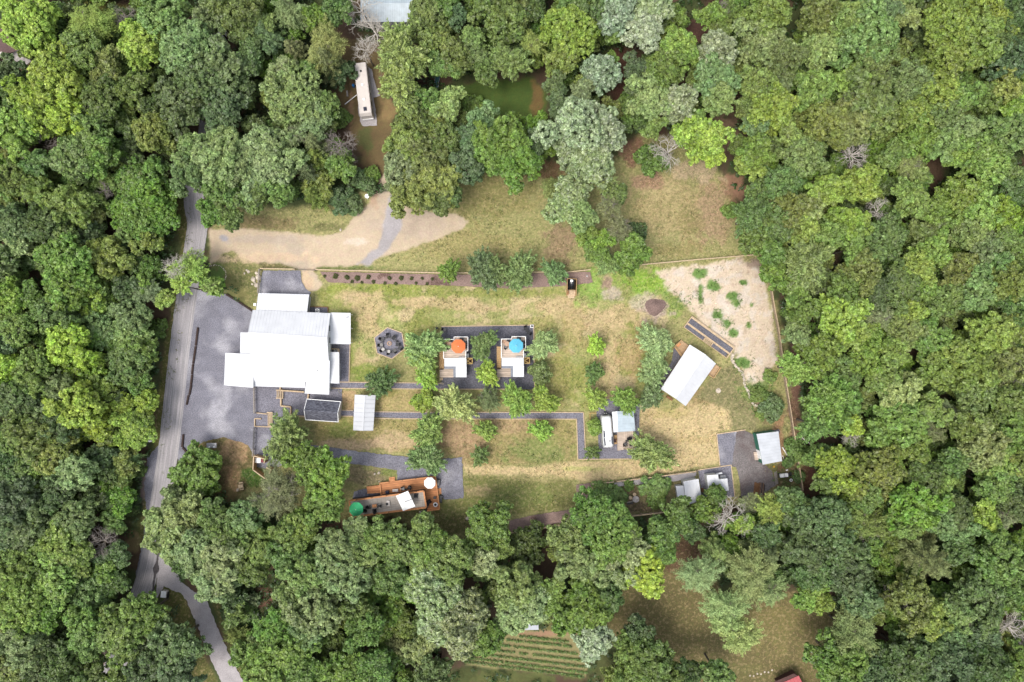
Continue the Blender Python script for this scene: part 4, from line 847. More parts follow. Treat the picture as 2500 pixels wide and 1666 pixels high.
# ------------------------------------------------------------------ container with roof deck, cedar deck around it
ctr = thing("container_cabin", "long narrow cabin with grey roof deck and cedar rails, beside the gravel lane", "cabin", (*W(945, 1230), 0))
z1 = 2.9; RD = [(853.5, 1222.5), (1034.5, 1198.8), (1040.8, 1238.6), (858, 1262)]
MB().prism(inset(ccw([W(*p, z1) for p in RD]), .1), 0, z1 - .2).build('wall', M['dark_metal'], ctr)
MB().prism([W(*p, z1) for p in RD], z1 - .19, z1).build('roof_deck', M['deck_grey'], ctr)
def border(t, pts, z, w_, h_, m, name='rim_board'):
    P = [W3(*p, z) for p in pts]
    for a, b in zip(P[:-1], P[1:]): MB().beam(a + Vector((0, 0, h_ / 2)), b + Vector((0, 0, h_ / 2)), w_, h_).build(name, m, t)
border(ctr, RD + [RD[0]], z1, .3, .16, M['cedar'])
def posts_rail(t, pts, z, h, m, pm, step):
    P = [W3(*p, z) for p in pts]; 
    for a, b in zip(P[:-1], P[1:]):
        n = max(1, round((b - a).length / step))
        for i in range(n): p = a.lerp(b, (i + .5) / n); MB().box((p.x, p.y, z + h / 2), (.12, .12, h)).build('post', pm, t)
        MB().beam(a + Vector((0, 0, h)), b + Vector((0, 0, h)), .1, .05).build('rail', m, t)
posts_rail(ctr, RD + [RD[0]], z1 + .16, .75, M['cedar'], M['black'], 2.9)
cd = thing("cedar_deck", "orange cedar deck with steps wrapped around the long container cabin", "deck", (*W(1000, 1190), 0)); zc = .55
LD = [(927.8, 1179.5), (949.5, 1177), (966, 1175), (1063.6, 1162.8), (1073.5, 1243), (1042.5, 1247), (1036, 1198), (931, 1208)]
MB().prism([W(*p, zc) for p in LD], zc - .5, zc).build('deck_boards', M['deck_cedar'], cd)
border(cd, [LD[7], LD[0], LD[1]], zc, .22, .35, M['cedar']); border(cd, [LD[2], LD[3], LD[4], LD[5]], zc, .22, .35, M['cedar'])
MB().prism([W(*p, .4) for p in ((894.6, 1188.5), (927, 1185), (930.5, 1201), (897, 1202.5))], .1, .4).build('ramp', M['deck_cedar'], cd); border(cd, [(930, 1202), (897, 1203.5)], .4, .16, .3, M['cedar'])
for k in range(3): MB().prism([W(*p) for p in ((949.8 + .3 * k, 1166 + 3.3 * k), (964 + .3 * k, 1164.3 + 3.3 * k), (964.5 + .3 * k, 1167.4 + 3.3 * k), (950.2 + .3 * k, 1169.2 + 3.3 * k))], 0, .16 + .13 * k).build('step', M['cedar'], cd)
for k in range(3): MB().prism([W(*p) for p in ((1068 + 3 * k, 1193 - .4 * k), (1070.8 + 3 * k, 1192.6 - .4 * k), (1072.3 + 3 * k, 1206.6 - .4 * k), (1069.5 + 3 * k, 1207 - .4 * k))], 0, .45 - .14 * k).build('step', M['cedar'], cd)
posts_rail(cd, [LD[2], LD[3]], zc + .35, .5, M['cedar'], M['dark_metal'], 2.6)
for nm, px, py, h_ in (("above", 1070.5, 1179, 1.35), ("below", 1076, 1219, 1.5)): box_thing("planter_box", f"black planter box against the right end of the cedar deck, {nm} the steps", "planter", px, py, .62, h_, .6, 0, M['black_matt'], -7, .9, M['dark_metal'], "black planter boxes")
umbrella("green eight sided umbrella at the left end of the container roof deck", 869.3, 1244, 1.45, z1, M['green_c'])
umbrella("white eight sided umbrella on the right end of the cedar deck", 1049, 1180, 1.2, zc, M['white_c'])
# cantilever umbrella
hx_, hy_ = W(989.9, 1224, z1 + 2.5); t = thing("cantilever_umbrella", "large square white umbrella on a black arm over the container roof deck", "umbrella", (hx_, hy_, z1))
zz_ = z1 + 2.5; q = [Vector((*W(*p, zz_), zz_ - .12)) for p in ((995.7, 1199.3), (1013.8, 1237.4), (983.6, 1248.5), (966.6, 1211.3))]; ap = Vector((hx_, hy_, zz_ + .3))
MB().add([ap] + q + [p - Vector((0, 0, .12)) for p in q], [(0, 2, 1), (0, 3, 2), (0, 4, 3), (0, 1, 4)] + [(1 + k, 1 + (k + 1) % 4, 5 + (k + 1) % 4, 5 + k) for k in range(4)]).build('canopy', M['white_c'], t)
bs = W3(1016, 1209.7, z1); MB().box((bs.x, bs.y, z1 + .06), (.85, .85, .12), R(-8)).build('base', M['black_matt'], t)
MB().tube([bs + Vector((0, 0, .1)), bs + Vector((.12, .12, 2.2))], .05).build('mast', M['black'], t); MB().tube([bs + Vector((.12, .12, 2.2)), bs.lerp(ap, .45) + Vector((0, 0, 1.9)), ap + Vector((0, 0, .12))], .045).build('arm', M['black'], t); MB().lathe([(.1, ap.z - .05), (.1, ap.z + .1)], (ap.x, ap.y), 10).build('hub', M['black'], t)
square_table("orange wood table between two dark chairs on the container roof deck", 914, 1236, .85, .6, .7, z1, M['cedar'], 7, "dining_table")
chair("dark chair left of the orange wood table on the container roof", 901, 1237.5, 0, z1, "chairs on the container roof"); chair("dark chair right of the orange wood table on the container roof", 925.5, 1235, 180, z1, "chairs on the container roof")
chair("dark chair below the orange wood table on the container roof", 915, 1247, 95, z1, "chairs on the container roof"); chair("dark chair beside the green umbrella on the container roof", 890.5, 1247, 180, z1, "chairs on the container roof")
square_table("pale box table on the middle of the container roof deck", 947.5, 1229.5, .62, 1.1, .4, z1, M['cream'], 4, "low_table"); round_table("small black round table left of the pale box table on the container roof", 944.8, 1231, .27, .5, z1, M['black_matt'])
chair("black chair on the cedar deck, left of its small table", 984, 1194, -70, zc, "chairs on the cedar deck"); chair("black chair on the cedar deck, right of its small table", 1000, 1191.5, -110, zc, "chairs on the cedar deck"); square_table("small black table between two chairs on the cedar deck", 992, 1195.5, .35, .35, .45, zc, M['black_matt'], group=None)
square_table("long white bench table on the cedar deck beside a navy box", 965, 1198, 1.15, .55, .42, zc, M['cream'], 4, "bench_table")
box_thing("storage_box", "navy blue box on the cedar deck left of the white bench table", "box", 945, 1202.5, .68, .62, .5, zc, M['navy'], 5)
square_table("small dark table near the right rail of the cedar deck", 1061.5, 1215.5, .55, .55, .45, zc, M['dark_metal'], -8); chair("black chair in the lower right part of the cedar deck", 1048.5, 1224, 30, zc, "chairs on the cedar deck")
t = round_table("white round fire table with black bowl on the lower right of the cedar deck", 1063, 1232.5, .46, .5, zc, M['white'], "fire_table"); xx, yy = W(1063, 1232.5, zc + .5); MB().lathe([(.26, zc + .5), (.28, zc + .56), (.2, zc + .54)], (xx, yy), 14).build('bowl', M['black_matt'], t)
def grill(label, px, py, z, rz=0):
    x, y = W(px, py, z + .9); t = thing("covered_grill", label, "grill", (x, y, z), R(rz))
    MB().box((0, 0, .4), (1.0, .55, .8)).build('cart', M['black_matt'], t, local=True); MB().tube([(-.42, 0, .95), (.42, 0, .95)], .27, 12).build('hood', M['black_matt'], t, local=True)
    for s_ in (-1, 1): MB().box((s_ * .66, 0, .84), (.3, .5, .05)).build('side_shelf', M['black_matt'], t, local=True)
    return t
grill("black covered grill at the lower edge of the cedar deck", 1044, 1232, zc, 70)
t = thing("spiral_stair", "dark stair climbing to the container roof deck at its lower right corner", "stairs", (*W(1038, 1243), 0))
for k in range(9): MB().prism([W(*p) for p in ((1028 + 2.2 * k, 1241 - .3 * k), (1030 + 2.2 * k, 1240.8 - .3 * k), (1031 + 2.2 * k, 1250 - .3 * k), (1029 + 2.2 * k, 1250.3 - .3 * k))], 2.5 - .3 * k, 2.56 - .3 * k).build('tread', M['black'], t)
for y in (1241, 1250.5): MB().beam(W3(1028, y, 2.4), W3(1048, y - 3, .1), .06, .2).build('stringer', M['black'], t)

# ------------------------------------------------------------------ silver trailer with awning and deck
ax = W3(1480.6, 1014.6, 2.2); bx2 = W3(1486.2, 1094, 2.2); dirv = (bx2 - ax); Lt = dirv.length; ang = math.atan2(dirv.y, dirv.x)
tr = thing("silver_trailer", "long rounded silver white travel trailer beside the pale deck", "trailer", ((ax.x + bx2.x) / 2, (ax.y + bx2.y) / 2, 0), ang)
def hull(L, wd, secs, m, name, t, z0=.45, n=20):
    """rounded body: cross sections along x, each a rounded arch"""
    vs = []; fs = []; k = 0
    for x, sw, sh in secs:
        for i in range(n):
            a = math.pi * i / (n - 1); cx = math.copysign(abs(math.cos(a)) ** .55, math.cos(a)); sz = math.sin(a) ** .55
            vs.append((x * L / 2, -cx * wd / 2 * sw, z0 + sz * (2.55 - z0) * sh))
    ns = len(secs)
    for s_ in range(ns - 1):
        for i in range(n - 1): fs.append((s_ * n + i, (s_ + 1) * n + i, (s_ + 1) * n + i + 1, s_ * n + i + 1))
        fs.append((s_ * n + n - 1, (s_ + 1) * n + n - 1, (s_ + 1) * n, s_ * n))
    fs += [tuple(range(n)), tuple(range(ns * n - 1, (ns - 1) * n - 1, -1))]
    return MB().add(vs, fs).build(name, m, t, True, local=True)
hull(Lt, 2.35, [(-1, .62, .55), (-.985, .74, .72), (-.95, .86, .86), (-.88, .95, .95), (-.75, 1, 1), (0, 1, 1), (.75, 1, 1), (.88, .95, .95), (.95, .86, .86), (.985, .74, .72), (1, .62, .55)], M['alu'], 'body', tr)
for s_ in (-1, 1): MB().tube([(-Lt * .44, s_ * 1.13, 2.02), (-Lt * .2, s_ * 1.19, 2.05), (Lt * .2, s_ * 1.19, 2.05), (Lt * .44, s_ * 1.13, 2.02)], .035).build('awning_rail', M['dark_metal'], tr, local=True)
MB().tube([(-Lt * .485, -.8, 1.9), (-Lt * .5, 0, 1.95), (-Lt * .485, .8, 1.9)], .05).build('front_rim', M['dark_metal'], tr, local=True)
for x, y, sx, sy in ((.06, -.72, 1.4, .32), (.3, -.72, 1.5, .34), (.27, .78, 1.5, .28)): MB().box((x * Lt, y, 2.53), (sx, sy, .05)).build('solar_panel', M['solar'], tr, local=True)
for x, y in ((-.1, .05), (.28, .25)): MB().box((x * Lt, y, 2.6), (.45, .42, .14)).build('roof_vent', M['white'] if x < 0 else M['grey_metal'], tr, local=True)
MB().beam((-Lt * .48, 0, .5), (-Lt * .6, 0, .5), .5, .1).build('hitch', M['dark_metal'], tr, local=True)
for y in (-.2, .2): MB().lathe([(.15, .55), (.16, .6), (.16, .95), (.08, 1.05)], (-Lt * .54, y), 10).build('gas_bottle', M['grey_metal'], tr, local=True)
for y in (-1.0, 1.0):
    for x in (.02, .12): MB().tube([(x * Lt, y - .1, .34), (x * Lt, y + .1, .34)], .34, 14).build('wheel', M['black_matt'], tr, local=True)
MB().box((Lt * .505, 0, .5), (.16, 1.7, .16)).build('bumper', M['white'], tr, local=True)
tdk = thing("trailer_deck", "pale board deck on the right side of the silver trailer", "deck", (*W(1525, 1070), 0))
MB().prism([W(*p, .5) for p in ((1506.5, 1010), (1546.6, 1010), (1547, 1094.5), (1522.4, 1094.8), (1522.4, 1098.8), (1507.8, 1100.6))], .1, .5).build('deck_boards', M['deck_pale_v'], tdk)
MB().prism([W(*p, .45) for p in ((1497.5, 1063), (1506.3, 1062.5), (1506.8, 1084.5), (1499, 1085))], .05, .45).build('entry_step', M['timber_new'], tdk)
railing(tdk, [(1546.8, 1058), (1547, 1094.5), (1522.6, 1095)], .5, .9, M['timber_yellow'], w=.07)
aw = thing("metal_awning", "ribbed metal roof over the deck beside the silver trailer, leaves touching its top", "awning", (*W(1522, 1030), 0))
P = V4([(1507, 1004.5, 3.0), (1547.2, 1003.4, 2.8), (1551, 1052.4, 2.8), (1509, 1055.2, 3.0)]); roof_panel(MB(), (P[1], P[2], P[3], P[0]), .07, .5).build('ribbed_roof', M['roof_blue'], aw)
P2 = V4([(1494, 1006, 2.75), (1507, 1004.5, 2.98), (1509, 1055.2, 2.98), (1498, 1056, 2.75)]); MB().slab(P2, .07).build('white_roof', M['roof_white'], aw)
posts(aw, [W(*p, 2.8) for p in ((1510, 1008), (1545, 1007), (1548, 1050), (1512, 1052))], .5, 2.75, M['white'], .12)
chair("black chair on the trailer deck, upper of two", 1535.5, 1072.5, -150, .5, "chairs on the trailer deck"); chair("black chair on the trailer deck, lower of two", 1527, 1085.5, 20, .5, "chairs on the trailer deck"); square_table("small black table between two chairs on the trailer deck", 1530.3, 1077.5, .4, .4, .45, .5, M['black_matt'], 30)
box_thing("planter", "black planter in the lower right corner of the trailer deck", "planter", 1540.5, 1087, .5, .4, .4, .5, M['black_matt'], 10); box_thing("deck_box", "dark box on the trailer deck just below the white awning strip", "box", 1501.5, 1058.5, .5, .4, .5, .5, M['dark_metal']); chair("dark red brown chair on the step beside the silver trailer", 1501.5, 1076, 0, .45, "chairs on the trailer deck", 'brick', .9)

# ------------------------------------------------------------------ motorhome
ma, mb_ = W3(878, 155, 3.1), W3(892.5, 280, 3.1); dv = mb_ - ma; Lm = dv.length + .2; am = math.atan2(dv.y, dv.x)
mh = thing("motorhome", "long cream motorhome parked on a gravel strip among the trees", "motorhome", (*((ma + mb_) / 2)[:2], 0), am)
def rounded_box(L, wd, z0, z1, nose=.0, r=.12):
    mb = MB(); pr = [(-wd / 2, z0), (-wd / 2, z1 - r), (-wd / 2 + r, z1), (wd / 2 - r, z1), (wd / 2, z1 - r), (wd / 2, z0)]
    vs = [(x, y, z) for x in (-L / 2, L / 2 - nose) for y, z in pr] + [(L / 2, y * .94, z0 + (z - z0) * .72) for y, z in pr]; n = 6
    return mb.add(vs, [tuple(range(n)), tuple(range(3 * n - 1, 2 * n - 1, -1))] + [(s_ * n + i, s_ * n + (i + 1) % n, (s_ + 1) * n + (i + 1) % n, (s_ + 1) * n + i)[::-1] for s_ in range(2) for i in range(n)])
rounded_box(Lm, 2.5, .4, 3.1, .45).build('body', M['cream'], mh, local=True)
MB().slab([(Lm / 2 - .36, -1.02, 2.78), (Lm / 2 - .02, -1.0, 2.22), (Lm / 2 - .02, 1.0, 2.22), (Lm / 2 - .36, 1.02, 2.78)], -.05).build('windscreen', M['glass'], mh, local=True)
for x, sx, y, sy, m in ((-.34, .34, .05, .34, 'black_matt'), (-.08, .45, .05, .45, 'white'), (.2, .45, .05, .5, 'white'), (.385, .75, .05, .62, 'navy')): MB().box((x * Lm, y, 3.17), (sx, sy, .16)).build('roof_unit', M[m], mh, local=True)
for s_ in (-1, 1):
    for x in (-.38, -.22, -.05, .1, .26, .4): MB().box((x * Lm, s_ * 1.255, 2.0), (1.0, .05, .65)).build('side_window', M['glass'], mh, local=True)
    MB().box((0, s_ * 1.257, 1.25), (Lm * .9, .05, .25)).build('stripe', M['grey_metal'], mh, local=True)
    for x in (-.28, -.2, .32): MB().tube([(x * Lm, s_ * 1.05, .45), (x * Lm, s_ * 1.22, .45)], .45, 16).build('wheel', M['black_matt'], mh, local=True)
MB().box((Lm / 2 + .03, 0, .62), (.16, 2.2, .3)).build('bumper', M['white'], mh, local=True)
x, y = W(864.5, 212); t = thing("blue_barrel", "bright blue barrel left of the cream motorhome", "barrel", (x, y, 0)); MB().lathe([(.27, 0), (.3, .3), (.3, .6), (.27, .9)], (x, y), 16).build('body', M['blue'], t); MB().lathe([(.22, .9), (.22, .94)], (x, y), 14).build('lid', M['blue'], t)
tag(MB().tube([W3(871, 232, .9), W3(842, 255, .15)], .09).build("white_pipe", M['white']), "white pipe slanting from the motorhome into the grass", "pipe")
tag(MB().box((*W(848, 229), .08), (.35, 1.2, .1), .1).build("board_pile", M['stone_grey']), "pale boards on the bare strip left of the motorhome", "boards")

# ------------------------------------------------------------------ barrel sauna
sa = W3(1395, 682.5); sb = W3(1393.6, 723); dv = sb - sa; Ls = dv.length; an = math.atan2(dv.y, dv.x)
bs_ = thing("barrel_sauna", "small cabin with curved black roof, pale wood sides and porch, below the fence", "sauna", (*((sa + sb) / 2)[:2], 0), an)
MB().box((0, 0, .12), (Ls + .1, 1.95, .24)).build('base', M['timber_new'], bs_, local=True)
vs = []; n = 16
for x in (-Ls / 2 + .1, Ls * .14):
    for i in range(n): a = math.pi * i / (n - 1); vs.append((x, .86 * math.cos(a), .35 + 1.55 * math.sin(a) ** .8))
MB().add(vs, [(i, i + 1, n + i + 1, n + i) for i in range(n - 1)] + [tuple(range(n)), tuple(range(2 * n - 1, n - 1, -1))]).build('curved_roof', M['black'], bs_, True, local=True)
for s_ in (-1, 1): MB().box((0, s_ * .94, .95), (Ls, .1, 1.7)).build('side_wall', M['timber_new'], bs_, local=True)
MB().box((-Ls / 2 + .04, 0, .9), (.1, 1.8, 1.7)).build('end_wall', M['timber_new'], bs_, local=True)
MB().box((Ls * .33, 0, .3), (Ls * .34, 1.75, .12)).build('porch_floor', M['timber'], bs_, local=True); MB().box((Ls * .33, -.68, .55), (.7, .3, .36)).build('porch_bench', M['cedar'], bs_, local=True)
MB().box((Ls * .55, .05, .13), (.5, 1.3, .2)).build('step', M['timber'], bs_, local=True)
MB().lathe([(.2, 1.7), (.2, 2.15), (.3, 2.15), (.3, 2.2), (.12, 2.3)], (-Ls * .36, -.12), 14).build('chimney', M['white'], bs_, local=True)

# ------------------------------------------------------------------ bin enclosure, boulders, small things
ew = thing("bin_enclosure", "open timber walled enclosure with a white and red bin, beside the lot", "enclosure", (*W(622, 1145), 0)); hw = 2.0
for pts in ([(640.5, 1128), (656, 1120.5)][:0] or [(647, 1121), (644.5, 1131.5)], [(619.5, 1113.5), (647, 1121.5)], [(619.5, 1113.5), (617.5, 1147.5)], [(617.5, 1147.5), (650, 1171)], [(650, 1171), (661.5, 1147)], [(650, 1141.5), (661, 1147)]):
    a, b = W3(*pts[0], hw), W3(*pts[1], hw); a.z = b.z = 0; MB().beam(a + Vector((0, 0, hw / 2)), b + Vector((0, 0, hw / 2)), .1, hw).build('board_wall', M['timber_new'], ew); MB().beam(a + Vector((0, 0, hw + .03)), b + Vector((0, 0, hw + .03)), .2, .06).build('cap_board', M['timber'], ew)
bw = thing("waste_bin", "white lidded bin with dark red end inside the timber enclosure", "bin", (*W(632, 1122, 1.2), 0))
MB().box((*W(629.5, 1124.5, 1.2), .6), (1.1, 1.0, 1.2), -.05).build('body', M['white'], bw); MB().box((*W(639, 1124.5, 1.0), .5), (.62, .8, 1.0), -.05).build('end_panel', M['red'], bw)
def rock(label, px, py, r, m='stone', fl=.55, cat="boulder", name="boulder", group=None):
    mb = MB(); x0, y0 = W(px, py); n = 9; vs = []; fs = []
    prof = [(1, -.1), (1.02, .35), (.8, .8), (.42, 1.0)]; e = rnd.uniform(.7, 1); th = rnd.uniform(0, 3)
    for k, z in prof:
        for i in range(n): a = 2 * math.pi * i / n; rr_ = r * k * rnd.uniform(.82, 1.12); X, Y = rr_ * math.cos(a), rr_ * e * math.sin(a); vs.append((x0 + X * math.cos(th) - Y * math.sin(th), y0 + X * math.sin(th) + Y * math.cos(th), z * r * fl * rnd.uniform(.85, 1.1)))
    for j in range(3):
        for i in range(n): fs.append((j * n + i, j * n + (i + 1) % n, (j + 1) * n + (i + 1) % n, (j + 1) * n + i))
    fs.append(tuple(range(3 * n, 4 * n))); return tag(mb.add(vs, fs).build(name, M[m]), label, cat, group)
B = "pale boulders left of the upper gravel pad"
for lb, px, py, r in (("squarish pale boulder at the top of the cluster by the pad fence", 627, 668, .32), ("large pale boulder against the pad fence", 631, 677, .5), ("round pale boulder left in the cluster by the pad fence", 618.5, 682.5, .42), ("flat boulder below the cluster by the pad fence", 625.5, 697, .34), ("small pale boulder between larger ones by the pad fence", 622, 690, .2), ("small pale stone up left of the boulder cluster", 607, 664, .26), ("smallest pale stone farthest left of the boulder cluster", 597, 668, .18), ("pale stone in the grass above the boulder cluster", 602, 660, .16), ("tan stone lowest in the boulder cluster", 616, 694, .2)): rock(lb, px, py, r * 1.3, group=B)
t = thing("stone_ring", "arc of small white stones in the grass under the thin tree by the road", "stone ring", (*W(528, 672), 0))
for k in range(22):
    a = R(118 - k * 9.6); px, py = 525 + 27 * math.cos(a) + rnd.uniform(-1, 1), 672 - 25 * math.sin(a) * .98 + rnd.uniform(-1, 1); o = rock("", px, py, rnd.uniform(.1, .17), name="stone"); o.parent = t; o.location = -Vector((*W(528, 672), 0)); [o.pop(k2) for k2 in ("label", "category") if k2 in o]
t = thing("stone_wall", "low crooked line of pale stones curving down right of the pavilion", "stone wall", (*W(1815, 930), 0)); cur = chain([(1790, 866), (1786, 876), (1797, 894), (1810, 908), (1816, 926), (1822, 948), (1831, 966), (1836, 982), (1848, 993)], 9)
for k, p in enumerate(cur):
    for j in range(2): o = rock("", p[0] + rnd.uniform(-2.6, 2.6), p[1] + rnd.uniform(-2, 2), rnd.uniform(.13, .26), 'stone', .8, name="stone"); o.parent = t; o.location = -Vector((*W(1815, 930), 0)); [o.pop(k2) for k2 in ("label", "category") if k2 in o]
rock("flat pale slab alone on the grass right of the angled pavilion", 1754, 954, .55, 'stone', .2, "slab", "stone_slab"); rock("pale stone block on the dark lawn below the container cabin", 1141.5, 1266.5, .45, 'stone', .5)
rock("pale stone pair on the grass above the cedar deck, left one", 915, 1157.5, .28); rock("pale stone pair on the grass above the cedar deck, right one", 925, 1155, .34); rock("small stone left of the cedar deck steps", 925.5, 1176, .18); rock("white stone at the edge of the sandy drive", 831.5, 562, .3); rock("white stone behind the fence above the barrel sauna", 1433, 674, .35, 'stone_grey'); rock("grey stone lying behind the green patch near the right fence", 1882, 1025, .32, 'stone_grey')
rock("round grey stone under the pale pine, uppermost", 1764, 1314, .4, 'stone_grey'); rock("grey stone under the pale pine, middle", 1763, 1338, .3, 'stone_grey'); rock("tan block beside the red brown soil under the pale pine", 1764, 1366, .5, 'stone', .4); rock("small tan stone left of the tan block under the pale pine", 1752, 1358, .3, 'stone', .4)
for k in range(7): rock(f"small pale stepping stone in the lower lawn, {['first','second','third','fourth','fifth','sixth','seventh'][k]} of seven from the left", 1831 + 9 * k, 1650 - 2.2 * k + (k % 2) * 3, .2, 'stone', .25, "stepping stone", "stepping_stone", "stepping stones in the lower lawn")
def fan_unit(label, px, py, pad=None):
    x, y = W(px, py, .8); t = thing("air_conditioner", label, "air conditioner", (x, y, 0)); MB().box((x, y, .4), (.75, .75, .8)).build('body', M['white'], t); MB().lathe([(.3, .8), (.3, .83), (.1, .84)], (x, y), 16).build('fan_guard', M['dark_metal'], t)
    for a in (0, 1): MB().box((x, y, .85), (.62 if a else .05, .05 if a else .62, .03)).build('guard_bar', M['white'], t)
    return t
fan_unit("white air conditioner in the nook above the house's right roof", 774.5, 759); fan_unit("small dark topped air conditioner below the right roof of the house", 820, 857)
sheet("gravel_nook", [(757, 750), (800, 750), (800, 764), (757, 764)], M['gravel_dark']); edging("brown edging around the air conditioner nook", [(757, 749.5), (801, 750), (801, 763)], 'brown_wood')
edging("pale timber frame around the lower air conditioner by the house", [(812, 852), (828, 852.5), (828.5, 861)], 'timber', .9, .2)
box_thing("meter_box", "small white box beside the upper left roof of the house", "box", 622, 744, .5, .55, .7, 0, M['white'])
t = thing("notice_sign", "grey flat sign board with two pale lights above the dense round tree", "sign", (*W(516.5, 1088), 0)); MB().box((*W(516.5, 1088, 1.4), 1.4), (2.0, 1.0, .1)).build('board', M['grey_metal'], t)
for px in (511, 522.5): MB().box((*W(px, 1091.5, 1.5), 1.5), (.28, .28, .1)).build('lamp', M['white'], t)
for px in (506, 527): MB().box((*W(px, 1088, .7), .7), (.12, .12, 1.4)).build('post', M['timber_grey'], t)
t = thing("utility_cabinet", "small white cabinet in the grass between road and side drive", "cabinet", (*W(400, 1452), 0)); MB().box((*W(399.5, 1452, 1.0), .5), (.95, 1.25, 1.0), -.12).build('body', M['cream'], t); MB().box((*W(399, 1451.5, 1.05), 1.04), (1.05, 1.35, .08), -.12).build('lid', M['white'], t); MB().box((*W(408, 1452.5, .4), .3), (.5, 1.1, .6), -.12).build('side_box', M['dark_metal'], t)
tag(MB().box((*W(364, 1077, .4), .35), (1.0, .3, .7), -.05).build("mailbox", M['white']), "white mailbox at the left edge of the road", "mailbox"); tag(MB().box((*W(337, 1006, 6), 6), (.55, .7, .3), .2).build("bird_box", M['stone_grey']), "pale box held among twigs of the lime green tree left of the road", "box")
t = thing("satellite_dish", "white satellite dish on a pole at the edge of the sandy drive", "dish", (*W(898, 487), 0)); x, y = W(896, 479.5, 1.6); MB().lathe([(.02, 1.5), (.3, 1.56), (.46, 1.68), (.44, 1.7), (.28, 1.6), (.02, 1.54)], (x, y), 18).build('dish', M['white'], t); MB().tube([W3(898, 487, 0), (x, y, 1.5)], .05).build('pole', M['white'], t)
t = thing("picnic_table", "pale timber picnic table in the grass below the bin enclosure", "picnic table", (*W(591, 1186), 0), R(8)); MB().box((0, 0, .74), (1.0, .75, .06)).build('table_top', M['timber'], t, local=True)
for s_ in (-1, 1): MB().box((0, s_ * .68, .42), (.9, .28, .05)).build('bench_board', M['timber'], t, local=True); MB().beam((s_ * .35, -.6, .0), (s_ * .35, .2, .72), .08, .08).build('leg', M['timber'], t, local=True); MB().beam((s_ * .35, .6, .0), (s_ * .35, -.2, .72), .08, .08).build('leg', M['timber'], t, local=True)
rock("tan stone left below the pale picnic table", 580, 1196.5, .35, 'stone', .4)
t = thing("plank_bench", "pale plank bench on the mulch path", "bench", (*W(1419.5, 1201), 0), R(2)); MB().box((0, 0, .42), (.5, 1.15, .07)).build('seat', M['timber'], t, local=True)
for s_ in (-1, 1): MB().box((0, s_ * .42, .2), (.4, .1, .4)).build('leg', M['timber_weathered'], t, local=True)
round_table("round grey stone table between stump stools and a dark bench", 1552.5, 1219.5, .68, .7, 0, M['stone_grey'], n=28)
for lb, px, py in (("pale round stump stool above the round grey table", 1549, 1207.5), ("pale round stump stool left of the round grey table", 1539.5, 1216)): o = MB().lathe([(.38, 0), (.35, .2), (.35, .42)], W(px, py, .4), 16).build("stump_stool", M['timber']); tag(o, lb, "stool", "stump stools by the grey table")
t = thing("garden_bench", "dark bench with pale back rail left of the round grey table", "bench", (*W(1537, 1226), 0), R(14)); MB().box((0, -.1, .42), (1.25, .5, .08)).build('seat', M['dark_metal'], t, local=True); MB().box((0, .2, .72), (1.25, .1, .5)).build('backrest', M['timber_grey'], t, local=True)
for s_ in (-1, 1): MB().box((s_ * .5, -.1, .2), (.1, .45, .4)).build('leg', M['dark_metal'], t, local=True)
# corner yard: pipes, cart, tyre, timber stack
for lb, a, b in (("white pipe leaning left of the pair, beside the green shed", (1910, 1092), (1924, 1115)), ("white pipe of the pair beside the right fence, left one", (1924.5, 1089), (1930.5, 1119)), ("white pipe of the pair beside the right fence, right one", (1927.5, 1088), (1931.8, 1117)), ("thin grey pipe close to the right wall of the green shed", (1910.5, 1112), (1916, 1126))): tag(MB().tube([W3(*a, .15), W3(*b, .15)], .11 if "thin" not in lb else .06).build("white_pipe", M['white']), lb, "pipe", "pipes beside the green shed")
t = thing("hand_cart", "cart with two white boxes lying in the fence corner", "cart", (*W(1913, 1159), 0), R(7)); MB().box((.2, 0, .35), (2.7, .5, .06)).build('bed', M['dark_metal'], t, local=True)
for x in (-.6, .22): MB().box((x, 0, .62), (.72, .72, .5)).build('white_box', M['white'], t, local=True)
for x in (-1.0, 1.3):
    for y in (-.36, .36): MB().tube([(x, y - .05, .22), (x, y + .05, .22)], .22, 12).build('wheel', M['black_matt'], t, local=True)
MB().beam((1.5, 0, .5), (2.1, -.1, .9), .06, .06).build('handle', M['brown_wood'], t, local=True)
o = MB(); x, y = W(1932, 1173, .2); vs = []; fs = []
for i in range(18):
    for j in range(8): a = 2 * math.pi * i / 18; b = 2 * math.pi * j / 8; rr_ = .24 + .09 * math.cos(b); vs.append((x + rr_ * math.cos(a), y + rr_ * math.sin(a), .1 + .09 * math.sin(b)))
for i in range(18):
    for j in range(8): fs.append((i * 8 + j, ((i + 1) % 18) * 8 + j, ((i + 1) % 18) * 8 + (j + 1) % 8, i * 8 + (j + 1) % 8))
tag(o.add(vs, fs).build("tyre", M['white'], None, True), "white painted tyre on the soil in the fence corner", "tyre")
t = thing("lumber_stack", "orange brown stacked boards at the lower edge of the gravel yard", "lumber stack", (*W(1848, 1192), 0), R(-5))
for k in range(9): MB().box((-.6 + .12 * k, rnd.uniform(-.2, .2), .15 + .1 * (k % 3)), (.13, 2.3, .22)).build('board', M['brown_wood'], t, local=True)
for k in range(4): MB().box((.7 + .25 * k, rnd.uniform(-.2, .2), .12), (.1, 2.2, .2)).build('board', M['tie'] if k % 2 else M['brown_wood'], t, local=True)
t = thing("grey_beam_stack", "grey beams stacked left of the white box cart", "beams", (*W(1894, 1168), 0), R(7))
for k in range(3): MB().box((-.2 + .2 * k, .08 * k, .12 + .05 * k), (.15, 2.6, .16)).build('beam', M['timber_grey'], t, local=True)
t = thing("pallet", "small timber pallet lying above the white box cart", "pallet", (*W(1906, 1140), 0), R(8))
